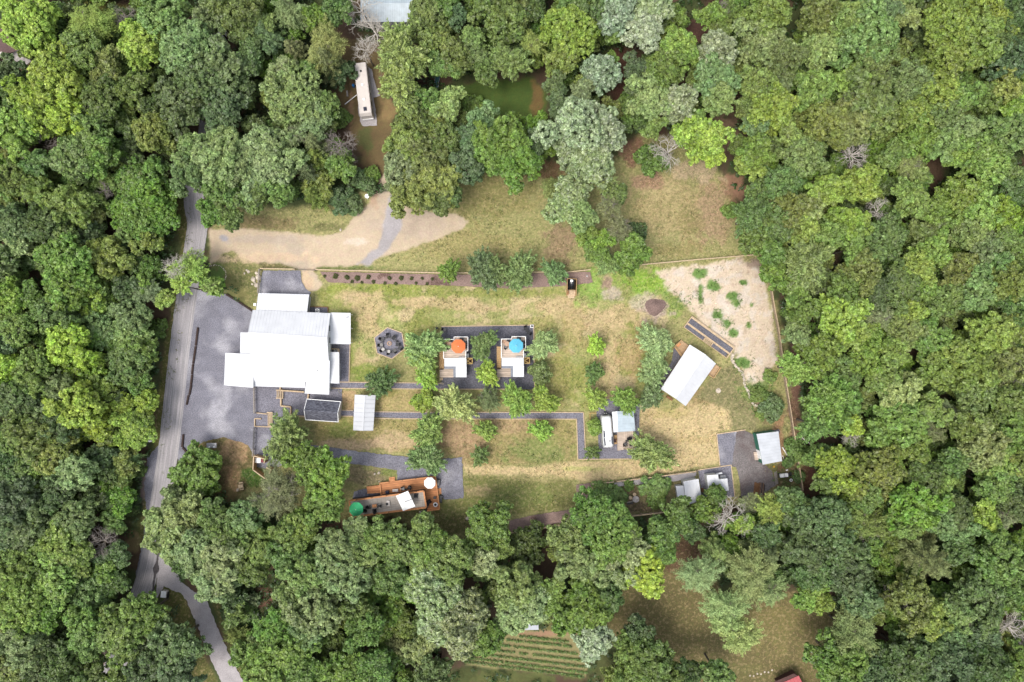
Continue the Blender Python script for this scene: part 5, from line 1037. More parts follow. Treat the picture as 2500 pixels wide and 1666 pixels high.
for k in range(3): MB().box((-.5 + .5 * k, 0, .08), (.08, .7, .12)).build('slat', M['brown_wood'], t, local=True)
for y in (-.4, .1): MB().box((0, y, .15), (1.3, .08, .04)).build('slat', M['brown_wood'], t, local=True)
tag(MB().lathe([(.2, 0), (.22, .25), (.15, .3)], W(1888.5, 1139), 12).build("yellow_bucket", M['yellow']), "small yellow bucket below the green shed", "bucket"); tag(MB().box((*W(1920, 1147.5), .2), (.4, .25, .3), .4).build("white_box", M['white']), "small white box above the right end of the white box cart", "box"); tag(MB().box((*W(1714, 1196), .25), (.5, .8, .5), .1).build("tan_crate", M['brown_wood']), "tan crate against the right wall of the storage shed", "crate"); tag(MB().prism([W(*p) for p in ((1854, 1146), (1873, 1141), (1885, 1158), (1889, 1182), (1870, 1170))], 0, .06).build("grey_tarp", M['grey_metal']), "flat grey tarp on the muddy gravel above the lumber stack", "tarp")
t = thing("tree_stand", "brown timber platform under the white bare tree near the sheds", "platform", (*W(1798, 1312), 0)); MB().prism([W(*p, 1.6) for p in ((1791, 1304), (1804, 1303), (1805, 1321), (1793, 1322))], 1.5, 1.6).build('platform', M['brown_wood'], t); MB().box((*W(1797, 1300, .8), .8), (.1, 1.2, 1.6)).build('ladder', M['brown_wood'], t); posts(t, [W(*p, 1.6) for p in ((1793, 1305), (1803, 1305), (1803, 1319), (1794, 1320))], 0, 1.5, M['brown_wood'], .1)
t = thing("teal_trough", "long narrow teal trough lying on the brown soil under trees", "trough", (*W(1066, 207), 0), R(80)); MB().slab([(-1.7, -.45, .5), (1.7, -.45, .5), (1.7, .45, .5), (-1.7, .45, .5)], .5).build('body', M['teal'], t, local=True)
for s_ in (-1, 1): MB().box((0, s_ * .45, .53), (3.4, .06, .06)).build('rim', M['grey_metal'], t, local=True)
t = thing("wood_swing", "weathered grey wooden swing frame among trees below the container cabin", "swing", (*W(1028, 1313), 0), R(-10))
for k in range(4): MB().box((-.5 + .33 * k, 0, .5), (.1, 1.1, .06)).build('slat', M['timber_grey'], t, local=True)
for s_ in (-1, 1): MB().beam((s_ * .7, -.5, 0), (s_ * .7, .3, 1.5), .1, .1).build('leg', M['timber_grey'], t, local=True); MB().beam((s_ * .7, .7, 0), (s_ * .7, .1, 1.5), .1, .1).build('leg', M['timber_grey'], t, local=True)
def limb(label, pts, r, m='bark_dead'):
    return tag(MB().tube([W3(p[0], p[1], p[2]) for p in pts], [r * (1 - .7 * i / (len(pts) - 1)) for i in range(len(pts))]).build("fallen_branch", M[m]), label, "fallen branch", "pale fallen branches by the right fence")
limb("pale forked branch right of the green shed's fence, straight upper arm", [(1947, 1061, 1), (1972, 1061, 1.2), (1994, 1065, 1.4)], .16); limb("pale forked branch right of the green shed's fence, long curved arm", [(1947, 1061, .8), (1965, 1074, 1), (1981, 1086, 1.2), (1990, 1087, 1.4), (1999, 1094, 1.5)], .17); limb("pale short stub hanging from the curved fallen branch", [(1983, 1087, 1.2), (1986, 1100, 1), (1986, 1113, .8)], .12); limb("short white fallen branch just right of the fence beside bare soil", [(1908, 751, .4), (1931, 752, .5)], .13)
limb("pale broken limb between trees right of the fence, high up", [(2016, 671, 6), (2040, 676, 6.4), (2056, 681, 6.8)], .17)

# ------------------------------------------------------------------ trees: meshes shared by size and kind
def unit(v): return v / (np.linalg.norm(v, axis=-1, keepdims=True) + 1e-9)
def leaf_quads(P, Nn, L, Wd, rg, axis=None):
    """diamond shaped leaf sprays: centres P, normals Nn"""
    n = len(P); a = rg.normal(size=(n, 3)) if axis is None else axis + rg.normal(size=(n, 3)) * .25
    t = unit(a - (a * Nn).sum(-1, keepdims=True) * Nn); b = np.cross(Nn, t)
    L = L * rg.uniform(.65, 1.35, (n, 1)); Wd = Wd * rg.uniform(.65, 1.35, (n, 1)); k = rg.uniform(-.25, .25, (n, 1))
    v = np.stack([P - t * L, P + b * Wd + t * k * L, P + t * L, P - b * Wd - t * k * L], 1)
    return v.reshape(-1, 3)
def dome_points(n, rg, zmin=-.35):
    d = unit(rg.normal(size=(n * 4, 3))); d = d[d[:, 2] > zmin][:n]; return d
def broad_crown(name, r, seed, leaf=.34, spread=1.0, hz=.82, clump=.55, dens=1.0, mat='leaf'):
    """lobes of tufts: every tuft is a small dome of leaf sprays, with dark gaps left between tufts"""
    rg = np.random.default_rng(seed)
    nl = int(9 + r * 3.2); th = rg.uniform(0, 6.28); lobes = []
    ph = rg.uniform(0, 6.28, 5); am = rg.uniform(.05, .17, 5)
    for i in range(nl):
        f = (i + .5) / nl; el = math.asin(max(-.3, 1 - f * 1.22)); az = i * 2.39996 + th + rg.normal() * .35
        rad = 1 + sum(am[k] * math.sin((k + 2) * az + ph[k]) for k in range(5)); lr = r * rg.uniform(.2, .38) * (1.0 if r > 2.4 else 1.2)
        cd = np.array([math.cos(el) * math.cos(az), math.cos(el) * math.sin(az), math.sin(el) * hz]) * (r * rad * spread - lr * .75) * rg.uniform(.68, 1.1)
        lobes.append((cd, lr))
    Ps = []; Ns = []
    C0 = np.array([l[0] for l in lobes]); R0 = np.array([l[1] for l in lobes])
    for i, (c, lr) in enumerate(lobes):
        nc = int(2.4 * math.pi * lr * lr / (clump * clump * 2.0)) + 2; dd = dome_points(nc, rg, -.45); cc = c + dd * lr * rg.uniform(.6, 1.25, (len(dd), 1))
        dist = np.linalg.norm(cc[:, None] - C0[None], axis=-1) - R0[None] * .72; dist[:, i] = 9
        keep = (dist > 0).all(1); cc = cc[keep]; dd = dd[keep]
        for p, d_ in zip(cc, dd):
            cr = clump * rg.uniform(.55, 1.3); k = max(6, int(40 * dens * (cr / .55) ** 2 * (.34 / leaf) ** 2 * rg.uniform(.7, 1.2)))
            q = unit(dome_points(k, rg, -.4) + d_ * .45 + np.array([0, 0, .4])); Ps.append(p + q * cr * rg.uniform(.4, 1.08, (len(q), 1)) * np.array([1, 1, .8])); Ns.append(unit(q + rg.normal(size=q.shape) * .6 + np.array([0, 0, .45])))
    # leaves lower down and inside, so that gaps close over darkness and not over bare ground
    k = int(34 * r * r * dens); q = dome_points(k, rg, -.3) * (r * .72 * rg.uniform(.2, 1, (k, 1)) ** .5); q[:, 2] *= hz; q[:, 2] -= .1 * r; Ps.append(q); Ns.append(unit(rg.normal(size=q.shape) * .8 + np.array([0, 0, 1.2])))
    P = np.concatenate(Ps); Nn = np.concatenate(Ns)
    return np_mesh(name, leaf_quads(P, Nn, leaf, leaf * .55, rg), len(P), M[mat])
def feather_crown(name, r, seed, n_br=60, leaf=.32, wd=.09, flat=.8, per=70, mat='leaf', up=.35, droop=.0):
    """crown of plumes: leaf strokes set along boughs that radiate from the stem"""
    rg = np.random.default_rng(seed); Ps = []; Ns = []; Ax = []; f2, f3, f5 = rg.uniform(0, 6.28, 3)
    for i in range(n_br):
        f = (i + .5) / n_br; el = math.asin(max(-.25, 1 - 1.2 * f)); az = i * 2.39996 + rg.normal() * .3; d_ = np.array([math.cos(el) * math.cos(az), math.cos(el) * math.sin(az), math.sin(el) * flat + .05])
        L = r * rg.uniform(.66, 1.08) * (1 + .2 * math.sin(2 * az + f2) + .14 * math.sin(3 * az + f3) + .08 * math.sin(5 * az + f5)); k = int(per * rg.uniform(.8, 1.2)); t = rg.uniform(.35, 1, (k, 1)); side = rg.normal(size=(k, 3)) * r * .085 * (1.35 - t)
        p = d_ * L * t + side; p[:, 2:] += up * r * (t ** 1.5) * .35 - droop * r * t ** 2 * .4
        Ps.append(p); Ax.append(np.repeat(d_[None], k, 0) + rg.normal(size=(k, 3)) * .45); Ns.append(unit(rg.normal(size=(k, 3)) * .6 + np.array([0, 0, 1]) + d_ * .3))
    P = np.concatenate(Ps); Nn = np.concatenate(Ns); A_ = np.concatenate(Ax)
    return np_mesh(name, leaf_quads(P, Nn, leaf, wd, rg, A_), len(P), M[mat])
def pine_crown(name, r, seed, tiers=7, mat='needle'):
    rg = np.random.default_rng(seed); Ps = []; Ns = []; Ax = []
    for ti in range(tiers):
        f = ti / (tiers - 1); z = r * (-.9 + 2.0 * f); L0 = r * (1.02 - .82 * f); nb = int(9 - 3 * f)
        for b in range(nb):
            az = 2 * math.pi * b / nb + ti * 1.1 + rg.normal() * .15; L = L0 * rg.uniform(.75, 1.1); dr = np.array([math.cos(az), math.sin(az), 0]); k = int(70 * L + 14); t = rg.uniform(.12, 1, (k, 1)) ** .8
            lat = np.array([-dr[1], dr[0], 0]); s_ = rg.normal(size=(k, 1)) * L * .13 * (1.25 - t * .8); p = dr * L * t + lat * s_ + np.array([0, 0, 1]) * (z + (.12 * L * t ** 2) - .1 * L * np.abs(s_)); p[:, 2] += rg.normal(size=k) * .08
            Ps.append(p); Ax.append(dr + lat * np.sign(s_) * .7 + np.zeros((k, 3))); Ns.append(unit(rg.normal(size=(k, 3)) * .5 + np.array([0, 0, 1])))
    P = np.concatenate(Ps); return np_mesh(name, leaf_quads(P, np.concatenate(Ns), .26, .06, rg, np.concatenate(Ax)), len(P), M[mat])
def branch_mesh(name, r, seed, m, depth=4, base=.16, up=.55, thick=1.0, twig=True):
    rg = random.Random(seed); mb = MB()
    def grow(p, d_, L, rad, dep):
        pts = [p]; k = 3
        for i in range(k):
            d_ = (d_ + Vector((rg.gauss(0, .17), rg.gauss(0, .17), rg.gauss(0, .1)))).normalized(); pts.append(pts[-1] + d_ * L / k)
        mb.tube(pts, [rad, rad * .85, rad * .7, rad * .52], 5 if dep > 1 else 4)
        if dep <= 0: return
        for j in range(rg.choice((2, 3, 3)) + (1 if dep >= 3 else 0)):
            q = pts[rg.choice((1, 2, 3, 3))]; a = rg.uniform(0, 6.28); u = d_.orthogonal().normalized(); v = d_.cross(u)
            nd = (d_ * rg.uniform(.55, 1) + (u * math.cos(a) + v * math.sin(a)) * rg.uniform(.5, .9)); nd.z = nd.z * .8 + .04; grow(q, nd.normalized(), L * rg.uniform(.55, .8), rad * .55, dep - 1)
    n = 8
    for i in range(n):
        a = 2 * math.pi * i / n + rg.uniform(-.4, .4); grow(Vector((0, 0, -r * .25 + rg.uniform(0, .3) * r)), Vector((math.cos(a), math.sin(a), up * rg.uniform(.2, 1.5))).normalized(), r * .5, base * thick, depth - 1)
    me = bpy.data.meshes.new(name); me.from_pydata([tuple(v) for v in mb.v], [], mb.f); me.update(); me.materials.append(m); return me
def trunk_mesh(name, h, r0, seed, reach=.0, limbs=6):
    rg = random.Random(seed); mb = MB(); pts = [Vector((rg.gauss(0, .02) * h * i / 5, rg.gauss(0, .02) * h * i / 5, h * i / 5)) for i in range(6)]; pts[0] = Vector((0, 0, -.1))
    mb.tube(pts, [r0 * 1.35, r0, r0 * .85, r0 * .7, r0 * .55, r0 * .35], 7)
    for i in range(limbs):
        p = pts[rg.choice((3, 4, 4, 5))]; a = 6.28 * i / limbs + rg.uniform(-.4, .4); L = reach * rg.uniform(.6, .95); e = p + Vector((math.cos(a) * L, math.sin(a) * L, L * rg.uniform(.35, .8))); mid = p.lerp(e, .5) + Vector((rg.gauss(0, .1) * L, rg.gauss(0, .1) * L, .08 * L)); mb.tube([p, mid, e], [r0 * .45, r0 * .32, r0 * .12], 5)
        for s_ in (-1, 1): q = mid.lerp(e, .4); mb.tube([q, q + Vector((math.cos(a + s_ * .8), math.sin(a + s_ * .8), .5)) * L * .35], [r0 * .2, r0 * .07], 4)
    me = bpy.data.meshes.new(name); me.from_pydata([tuple(v) for v in mb.v], [], mb.f); me.update(); me.materials.append(M['bark']); return me
CROWN = {'B': [(r0, [broad_crown("crown", r0, 100 * i + k, lf, clump=cl, dens=dn) for k in range(nv_)]) for i, (r0, lf, cl, dn, nv_) in enumerate(((1.6, .18, .3, 1.1, 3), (2.7, .23, .4, 1.1, 4), (4.2, .31, .46, .95, 7), (6.2, .34, .52, .92, 6)))],
         'S': [(r0, [broad_crown("crown", r0, 900 + 10 * i + k, lf, clump=cl, dens=1.0, mat='leaf_shiny') for k in range(nv_)]) for i, (r0, lf, cl, nv_) in enumerate(((3.6, .3, .44, 3), (6.2, .33, .5, 3)))],
         'F': [(r0, [feather_crown("crown", r0, 50 * i + k, nb, lf, wd_, per=pr) for k in range(3)]) for i, (r0, nb, lf, wd_, pr) in enumerate(((2.2, 95, .2, .075, 62), (3.6, 150, .24, .085, 85)))],
         'P': [(r0, [feather_crown("crown", r0, 70 * i + k + 7, nb, lf, wd_, per=pr, flat=.7, up=.3) for k in range(2)]) for i, (r0, nb, lf, wd_, pr) in enumerate(((2.0, 34, .22, .07, 60), (3.4, 48, .26, .08, 90)))],
         'C': [(3.6, [pine_crown("crown", 3.6, 5 + k) for k in range(3)])], 'X': [(7.0, [pine_crown("crown", 7.0, 15, 8)])],
         'W': [(r0, [feather_crown("crown", r0, 370 + 9 * i + k, nb, .2, .05, per=pr, mat='needle', droop=.5, up=0.1) for k in range(2)]) for i, (r0, nb, pr) in enumerate(((3.4, 130, 75), (5.0, 220, 90)))]}
DEAD = [branch_mesh("branches", 3.0, 11 + k, M['bark_dead'], 5, .095) for k in range(3)]
DEADG = [branch_mesh("branches", 3.0, 31 + k, M['bark_dead_grey'], 5, .1) for k in range(2)]
TWIG = [branch_mesh("limbs", 3.0, 61 + k, M['bark_dead_grey'], 4, .075, .8) for k in range(3)]
TRUNK = [trunk_mesh("trunk", 1.0, .022, 3 + k, .2) for k in range(4)]
PAL = {'g': (114, 142, 68), 'd': (88, 110, 58), 'b': (94, 117, 76), 't': (130, 154, 94), 'y': (140, 166, 72), 'l': (162, 192, 70), 'o': (128, 142, 72), 'p': (156, 172, 114), 's': (160, 178, 136), 'w': (124, 130, 92), 'v': (112, 147, 56), 'q': (142, 160, 112)}
PNAME = {'g': "mid green", 'd': "dark green", 'b': "bluish green", 't': "mint green", 'y': "yellow green", 'l': "lime green", 'o': "olive green", 'p': "pale grey green", 's': "silvery green", 'w': "dull grey brown", 'v': "vivid green", 'q': "soft grey green"}
LEAFK = 1.35
# x y radius (photo pixels) colour kind [height m]; B broadleaf, S silvery broadleaf, F feathery, P plumed, C conifer, X large pine, W wispy, D bleached bare, G grey bare, H low shrub
TREES = """
84 69 70 l B;224 64 60 o W;352 112 46 l B;340 80 30 l B;408 46 58 t B;513 51 42 t B;472 128 74 t B;500 205 72 b B;452 262 62 b B;548 178 60 b B;545 265 55 b B;217 133 50 y B;153 191 70 l B;107 255 65 l B;178 288 52 l B;255 242 58 d B;330 215 42 g B;370 262 28 d B;377 322 48 o B;230 344 55 g B;195 388 50 t B;30 194 42 b B;25 268 45 g B;46 327 56 y B;268 166 40 o B;574 13 50 o B;306 40 30 - G;314 200 20 - G;130 330 38 - G;10 10 24 o B
590 33 58 o B;602 84 36 o B;658 97 34 b B;615 140 44 b B;712 33 46 w W;645 55 30 o B;714 118 32 w C;796 115 56 w W;801 150 44 w C;775 43 34 v B;819 31 38 g B;829 178 36 b B 6;722 235 74 p B;690 190 44 p B;768 285 46 p B;755 180 26 g B;806 255 30 g B;834 293 22 g H;666 372 62 p B;551 372 58 t B;768 350 40 w C;720 330 30 w W;832 352 40 - G;884 28 48 - D;918 82 52 - D;893 124 32 - D
985 138 66 o F;977 205 58 o F;1043 51 52 o B;1074 102 36 o B;1084 165 34 g B;1117 43 28 b B;1158 97 32 t B;1166 143 32 t B;1112 150 44 o B;1184 178 34 g B;1224 51 56 o B;1270 36 40 o B;1245 155 48 o F;1301 107 36 o W;1395 82 70 y B;1375 150 40 o B;1388 30 38 g B;1089 13 38 g B;1306 15 38 d B;1434 18 50 b B;1500 31 58 s S;1569 77 54 s S;1590 18 50 s S;1462 184 48 s S;1418 240 38 p B;1365 255 32 b B;1355 212 28 b B;1497 87 22 y B;1494 142 14 y B
1097 258 40 p B;1042 250 32 g B;1158 262 24 g H;1010 300 46 o B;1070 300 34 o B;1085 350 46 o B;995 360 52 o B;1040 395 55 o B;980 420 48 p B;1005 475 48 o B;1060 450 56 o B;1098 480 26 d B;1142 345 36 b B;1140 414 44 b B;1235 345 62 v B;1205 375 50 g B;1265 395 56 v B;1180 295 36 t B;1308 350 36 b B;1418 320 74 s S;1462 330 58 s S;1446 396 62 s S;1395 370 50 s S;1550 166 30 b B;1556 208 28 b B;1584 173 24 g B
1658 115 46 y B;1622 173 48 g B;1745 125 50 s S;1742 190 52 t B;1748 245 42 t B;1584 242 50 p B;1650 258 48 s S;1679 232 24 - D;1594 312 28 o B;1694 298 26 g B;1730 38 32 v B;1763 22 22 - G;1757 68 26 o B;1870 38 58 o B;1857 107 54 p B;1908 148 46 o B;1992 46 48 o B;1992 133 48 p B;1839 204 46 o B;1908 209 26 t B;1980 217 48 y B;1883 272 54 y B;1824 268 26 o B;1844 301 36 t B;1934 339 38 t B;1954 385 54 t B;2010 306 54 o B;2061 306 54 o B;1844 370 44 y B;1717 340 52 l B;1672 335 34 l B;1740 372 34 l B;1594 390 38 g B 6;1630 372 44 - D
2074 60 50 t B;2115 95 74 t B;2150 30 46 t B;2201 41 36 p B;2130 130 46 t B;2310 60 72 y B;2370 95 66 y B;2313 143 52 y B;2410 51 50 y B;2474 46 50 d B;2461 143 52 b B;2436 102 46 d B;2137 182 28 t B;2214 199 50 t B;2066 196 40 y B;2104 246 62 o B;2142 286 46 o B;2285 230 46 y B;2346 242 40 g B;2392 242 38 g B;2227 285 46 y B;2227 342 48 y B;2298 278 42 o B;2339 319 42 t B;2298 352 42 t B;2448 332 54 t B;2448 217 42 o B;2482 260 38 y B;2385 378 54 y B;2329 386 30 y B;2176 378 36 y B;2219 402 36 w W;2079 378 44 - D
2091 452 48 y B;2015 465 42 y B;1977 510 38 p B;1926 520 54 o B;1964 562 42 y B;2053 540 42 y B;2094 553 32 y B;2022 580 42 y B;2084 606 42 y B;1964 645 62 o F;2094 660 48 o B;2155 582 50 g B;2219 493 46 y B;2262 567 40 o B;2270 615 46 y B;2334 478 52 y B;2410 410 48 y B;2469 430 38 g B;2461 475 42 d B;2448 529 44 l B;2385 523 50 y B;2354 567 44 o B;2283 529 44 g B;2395 604 38 t B;2461 592 36 o B;2487 640 36 g B;2334 656 46 o B;2232 656 46 y B;2252 700 36 g B;2372 707 54 t B;2308 722 46 g B;2193 702 48 d B;2456 694 48 o B;2436 645 34 g B;2053 712 44 g B;2137 720 44 d B;2140 518 32 - D
1827 401 36 y B;1903 447 50 g B;1832 529 50 d F;1892 545 48 g B;1844 582 42 g B;1878 622 36 g B;1884 670 32 v B;1781 516 18 y H;1844 470 32 d B;1940 705 40 g B
2048 775 62 l B;2085 810 40 y B;1951 764 38 g B;1946 812 34 t B;2002 866 52 y B;2117 822 34 y B;2104 879 48 y B;1941 900 44 g F;2145 771 38 w W;2219 762 34 y B;2206 808 46 o B;2262 825 48 g B;2180 855 38 y B;2155 920 46 o B;2180 962 50 p B;2015 980 64 g F;1990 1036 48 g F;2321 873 52 y B;2359 910 58 y B;2283 904 44 y B;2364 965 46 t B;2410 815 50 y B;2456 800 44 o B;2448 891 58 o B;2474 745 45 g B;2461 986 52 g B;2262 1000 42 g B;2359 1036 50 o B;2193 1032 58 g B;2150 1060 40 g B;2078 1037 28 l B;2308 1006 30 w W;2265 1053 36 w W;2474 1045 48 g B;2385 1085 54 p B;2078 1066 26 - D;2022 884 14 - D;2060 915 40 g B;2070 970 36 g B
2038 1143 50 l B;2022 1182 34 g B;2130 1153 58 o B;2175 1127 36 g B;2232 1100 38 g B;2112 1206 46 g B;2252 1166 48 d B;2290 1184 34 y B;2227 1228 62 v B;2206 1268 46 g B;2430 1122 46 y B;2420 1180 48 g B;2474 1225 46 d B;2334 1248 42 d B;2313 1278 46 t B;2395 1262 42 y B;2448 1262 36 w W;2321 1120 36 g B;2480 1128 38 o B
2005 1262 70 b B;1960 1325 62 b B;2050 1340 60 b B;1985 1390 52 b B;2066 1395 52 b B;1940 1248 40 d B;2104 1281 50 o W;2240 1352 92 w X;2423 1357 62 g B;2330 1335 40 d B;1971 1448 40 v B;2007 1470 28 y B;2092 1462 42 t B;2205 1462 60 o B;2257 1503 52 y B;2078 1548 72 w W;2043 1614 66 g B;2373 1458 62 b B;2340 1500 46 t B;2212 1596 66 d B;2302 1620 70 b B;2391 1614 60 d B;2480 1410 60 g B;2462 1530 46 - D;2480 1623 45 g B;2300 1552 45 b B;2391 1540 46 b B;2140 1645 46 b B
1567 1387 60 l B;1527 1346 58 p B;1612 1342 40 g B;1705 1400 54 q W;1835 1395 70 q W;1768 1480 54 q W;1808 1552 50 q W;1866 1350 46 w C;1750 1346 38 p C;1880 1440 42 q W;1777 1520 44 q W;1554 1534 34 d B;1589 1605 58 g B;1536 1590 45 g B;1545 1648 45 g B;1620 1648 45 g B;1680 1640 34 d B;1750 1644 42 g B
1189 1278 50 v B;1224 1332 26 y B;1103 1355 58 g B;1183 1364 38 p B;1065 1455 66 p S;1120 1500 70 p S;1080 1525 60 p S;1147 1545 50 p S;1053 1410 46 p S;1027 1378 38 p B;1255 1430 56 p B;1285 1470 52 p B;1250 1500 46 p B;1286 1330 48 d B 7;1348 1450 38 g B;1390 1315 46 t B;1402 1372 48 p B;1491 1320 70 g B;1469 1382 54 p B;1446 1258 54 v B;1500 1275 45 g B;1429 1471 62 v B;1482 1440 42 g B;1388 1507 40 v B;1446 1561 48 s S;1196 1555 42 v B;1036 1574 40 p B;1058 1650 48 d B
554 1365 66 p B;527 1418 50 p B;612 1392 42 g B;545 1311 48 g B;634 1333 46 g B;750 1400 50 t B;777 1480 62 t B;714 1450 40 t B;830 1335 52 p B;848 1400 60 p B;800 1370 44 p B;968 1330 54 g B;955 1405 46 g B;893 1534 48 v B;879 1485 42 g B;679 1529 46 v B;750 1540 48 t B;701 1585 60 g B;835 1640 56 v B;911 1615 42 v B;745 1648 50 g B;647 1640 50 g B;585 1556 34 o W 6;969 1578 26 w W 7;1036 1288 38 g B;701 1302 46 g B;598 1495 34 g H;620 1462 15 s H
800 1164 56 v B;765 1135 46 v B;793 1235 46 v B;730 1117 34 v B;685 1200 60 w W;740 1285 46 g B;700 1345 44 g B;602 1255 42 t B;640 1225 34 w W;525 1255 36 g B;497 1148 58 v B 8;930 1315 46 g B;868 1300 38 p B;1061 1332 44 g B;900 1345 44 p B
459 1250 58 p B;421 1295 60 p B;434 1225 42 p B;497 1345 56 p B;548 1290 40 g B;585 1300 40 g B
89 1064 62 o B;143 1046 48 d B;128 1102 52 o B;38 1064 45 g B;84 1133 40 g B;191 1153 50 p B;255 1110 36 b B;314 1120 34 t W 6;268 1153 30 d B;293 1209 42 v B 7;301 1178 30 g B 6;230 1212 36 d B;26 1153 45 b B;77 1166 38 g B;153 1191 45 d B;51 1217 56 b B;107 1237 34 b B;77 1293 56 b B;26 1281 45 b B;191 1263 50 t B;283 1272 30 g B 7;153 1320 58 y B;255 1320 38 - G
178 1355 50 y B;64 1375 60 y B;77 1445 68 y B;140 1409 60 y B;64 1505 48 y B;122 1500 40 v B;276 1355 40 b B;260 1390 38 g B;230 1445 46 t B;281 1424 36 d B;212 1521 48 g B;217 1562 44 g B;306 1534 64 g B;357 1500 46 g B;434 1572 62 b B;378 1620 58 d B;434 1636 54 b B;319 1593 32 o B;64 1572 56 t B;115 1610 50 d B;26 1623 48 o B;166 1620 54 d B;561 1490 22 d H;13 1525 30 o B;305 1662 40 g B;236 1640 36 d B
26 733 45 y B;90 733 38 g B;178 660 60 v B;170 712 56 v B;143 625 46 v B;230 702 45 v B;143 769 46 t B;46 802 45 g B;230 746 42 l B;242 802 46 t B;332 775 46 t B;325 822 46 t B;390 802 20 g H;172 840 56 l B;205 885 50 l B;324 885 52 t B;345 860 42 g B;344 937 30 g B;20 904 45 l B;15 840 36 b B;89 904 50 g B;153 945 34 t B;200 990 56 l B;235 1025 54 l B;268 950 34 y B;306 985 24 l B;365 981 30 l B;332 1048 46 l B;290 1068 30 l B;352 1028 32 v B;38 972 45 d B;140 985 40 t B;64 942 36 g B;90 985 36 d B
185 398 46 t B;250 380 50 g B;232 427 30 g B;46 439 45 o B;102 465 40 g B;178 503 50 o B;222 522 36 o B;43 554 45 t B;115 554 50 d B;51 592 36 p B;15 643 42 b B;345 445 56 v B;380 490 54 v B;325 505 46 v B;350 540 46 g B;395 520 44 v B;212 580 38 b B;168 578 32 g B;311 567 24 t B;365 585 36 y B;276 631 54 o B;222 630 42 o B;375 651 30 v B 6;311 705 34 b B;362 712 38 w W 8;405 730 24 y B;258 465 24 - G;462 656 48 y W 9;430 655 34 - D;470 640 30 - G 8;447 700 26 y P 9;520 700 26 g P 8;100 400 40 g B
523 410 56 p B;472 427 46 b B;548 462 48 g B;470 370 40 t B;523 520 34 v B;560 528 34 g B;600 420 44 p B;653 401 54 p B;620 445 40 p B;628 483 40 g B;686 472 34 g B;755 427 44 w C 9;768 475 38 o C 7;776 383 38 o C 9;832 485 34 b H 3.5;862 500 24 b H 3;890 447 28 b H 3.5;908 424 18 y H 2.5;836 388 38 - G 7;497 510 20 - G 8;1344 460 26 w W 5;1074 490 36 o B
1097 661 29 v F 6.5;1178 661 44 b F 7.5;1208 665 38 b F 7;1268 664 46 t F 7;1352 664 32 b F 5;1398 472 44 p S;1370 512 42 p S;1418 520 44 p B;1429 572 30 y B;1464 590 30 v B;1546 610 40 v B;1535 640 30 v B;1480 640 36 t F 6;1455 620 28 g B;1480 452 28 w W;1500 472 26 g B;1485 505 34 w W;1510 562 38 w W;1556 567 24 b B 5
1038 848 50 t F 7;1030 875 36 t F 6;1043 919 32 y F 4.5;1181 843 36 d F 6;1189 912 30 y F 4.5;1326 843 36 p F 5.5;1319 912 25 t B 4;1454 843 27 l F 4;1449 912 26 d F 4;1597 835 44 p F 6.5;1600 880 36 p F 5.5;1589 915 32 p F 5;1589 966 32 b F 5;1454 973 30 y F 5;1526 975 35 y F 5.5
1034 978 25 l B 4;1112 986 48 p F 7;1194 975 32 w W 5;1263 978 39 y F 6;1332 975 35 y F 5.5;1046 1052 44 g F 6.5;1043 1118 46 t F 6.5;1184 1049 29 y F 4.5;1319 1049 28 y F 4.5;1451 1044 19 y B 3;1173 1112 27 d P 3.5;1446 1103 22 d P 3;1587 1105 50 p F 7;932 931 42 d P 5;704 1069 56 t F 7.5
1602 1190 34 g H 2;1600 1215 26 g H 2;1485 1212 36 g H 1.8;1462 1195 20 g H 1.5;1535 1185 14 g H 1.5;1750 1208 28 g B 6;1717 1248 34 v B 7;1655 1260 44 g B;1615 1290 36 g B;1615 1325 36 g B;1690 1290 30 d B 7;1780 1263 50 - D;1816 1277 24 y B;1880 1250 44 o W;1921 1222 34 b B;1866 1300 36 d B;1830 1230 30 w W 8;1883 998 30 b H 2.5;1847 962 18 g H 1.5;1878 918 15 y H 1.2;1925 1128 15 g H 2;1860 1010 14 g H 1.2;1950 1166 14 d H 1.8;1865 965 14 y H 1.5
1935 1090 20 g H 2.5;1965 1110 26 g H 3;1930 760 18 g H 2;1925 700 22 g H 2.5;1990 1110 30 g B 7;540 1440 20 d H 2;590 1440 26 d H 2.5;340 1150 14 d H 2;320 1240 18 d H 2;470 1005 5 d H .5
"""
TREES = TREES.replace("470 1005 5 d H .5", "").strip()
rt = random.Random(21)
entries = []
for tok in TREES.replace("\n", ";").split(";"):
    f = tok.split()
    if len(f) < 5: continue
    entries.append((float(f[0]), float(f[1]), float(f[2]), f[3], f[4], float(f[5]) if len(f) > 5 else None))
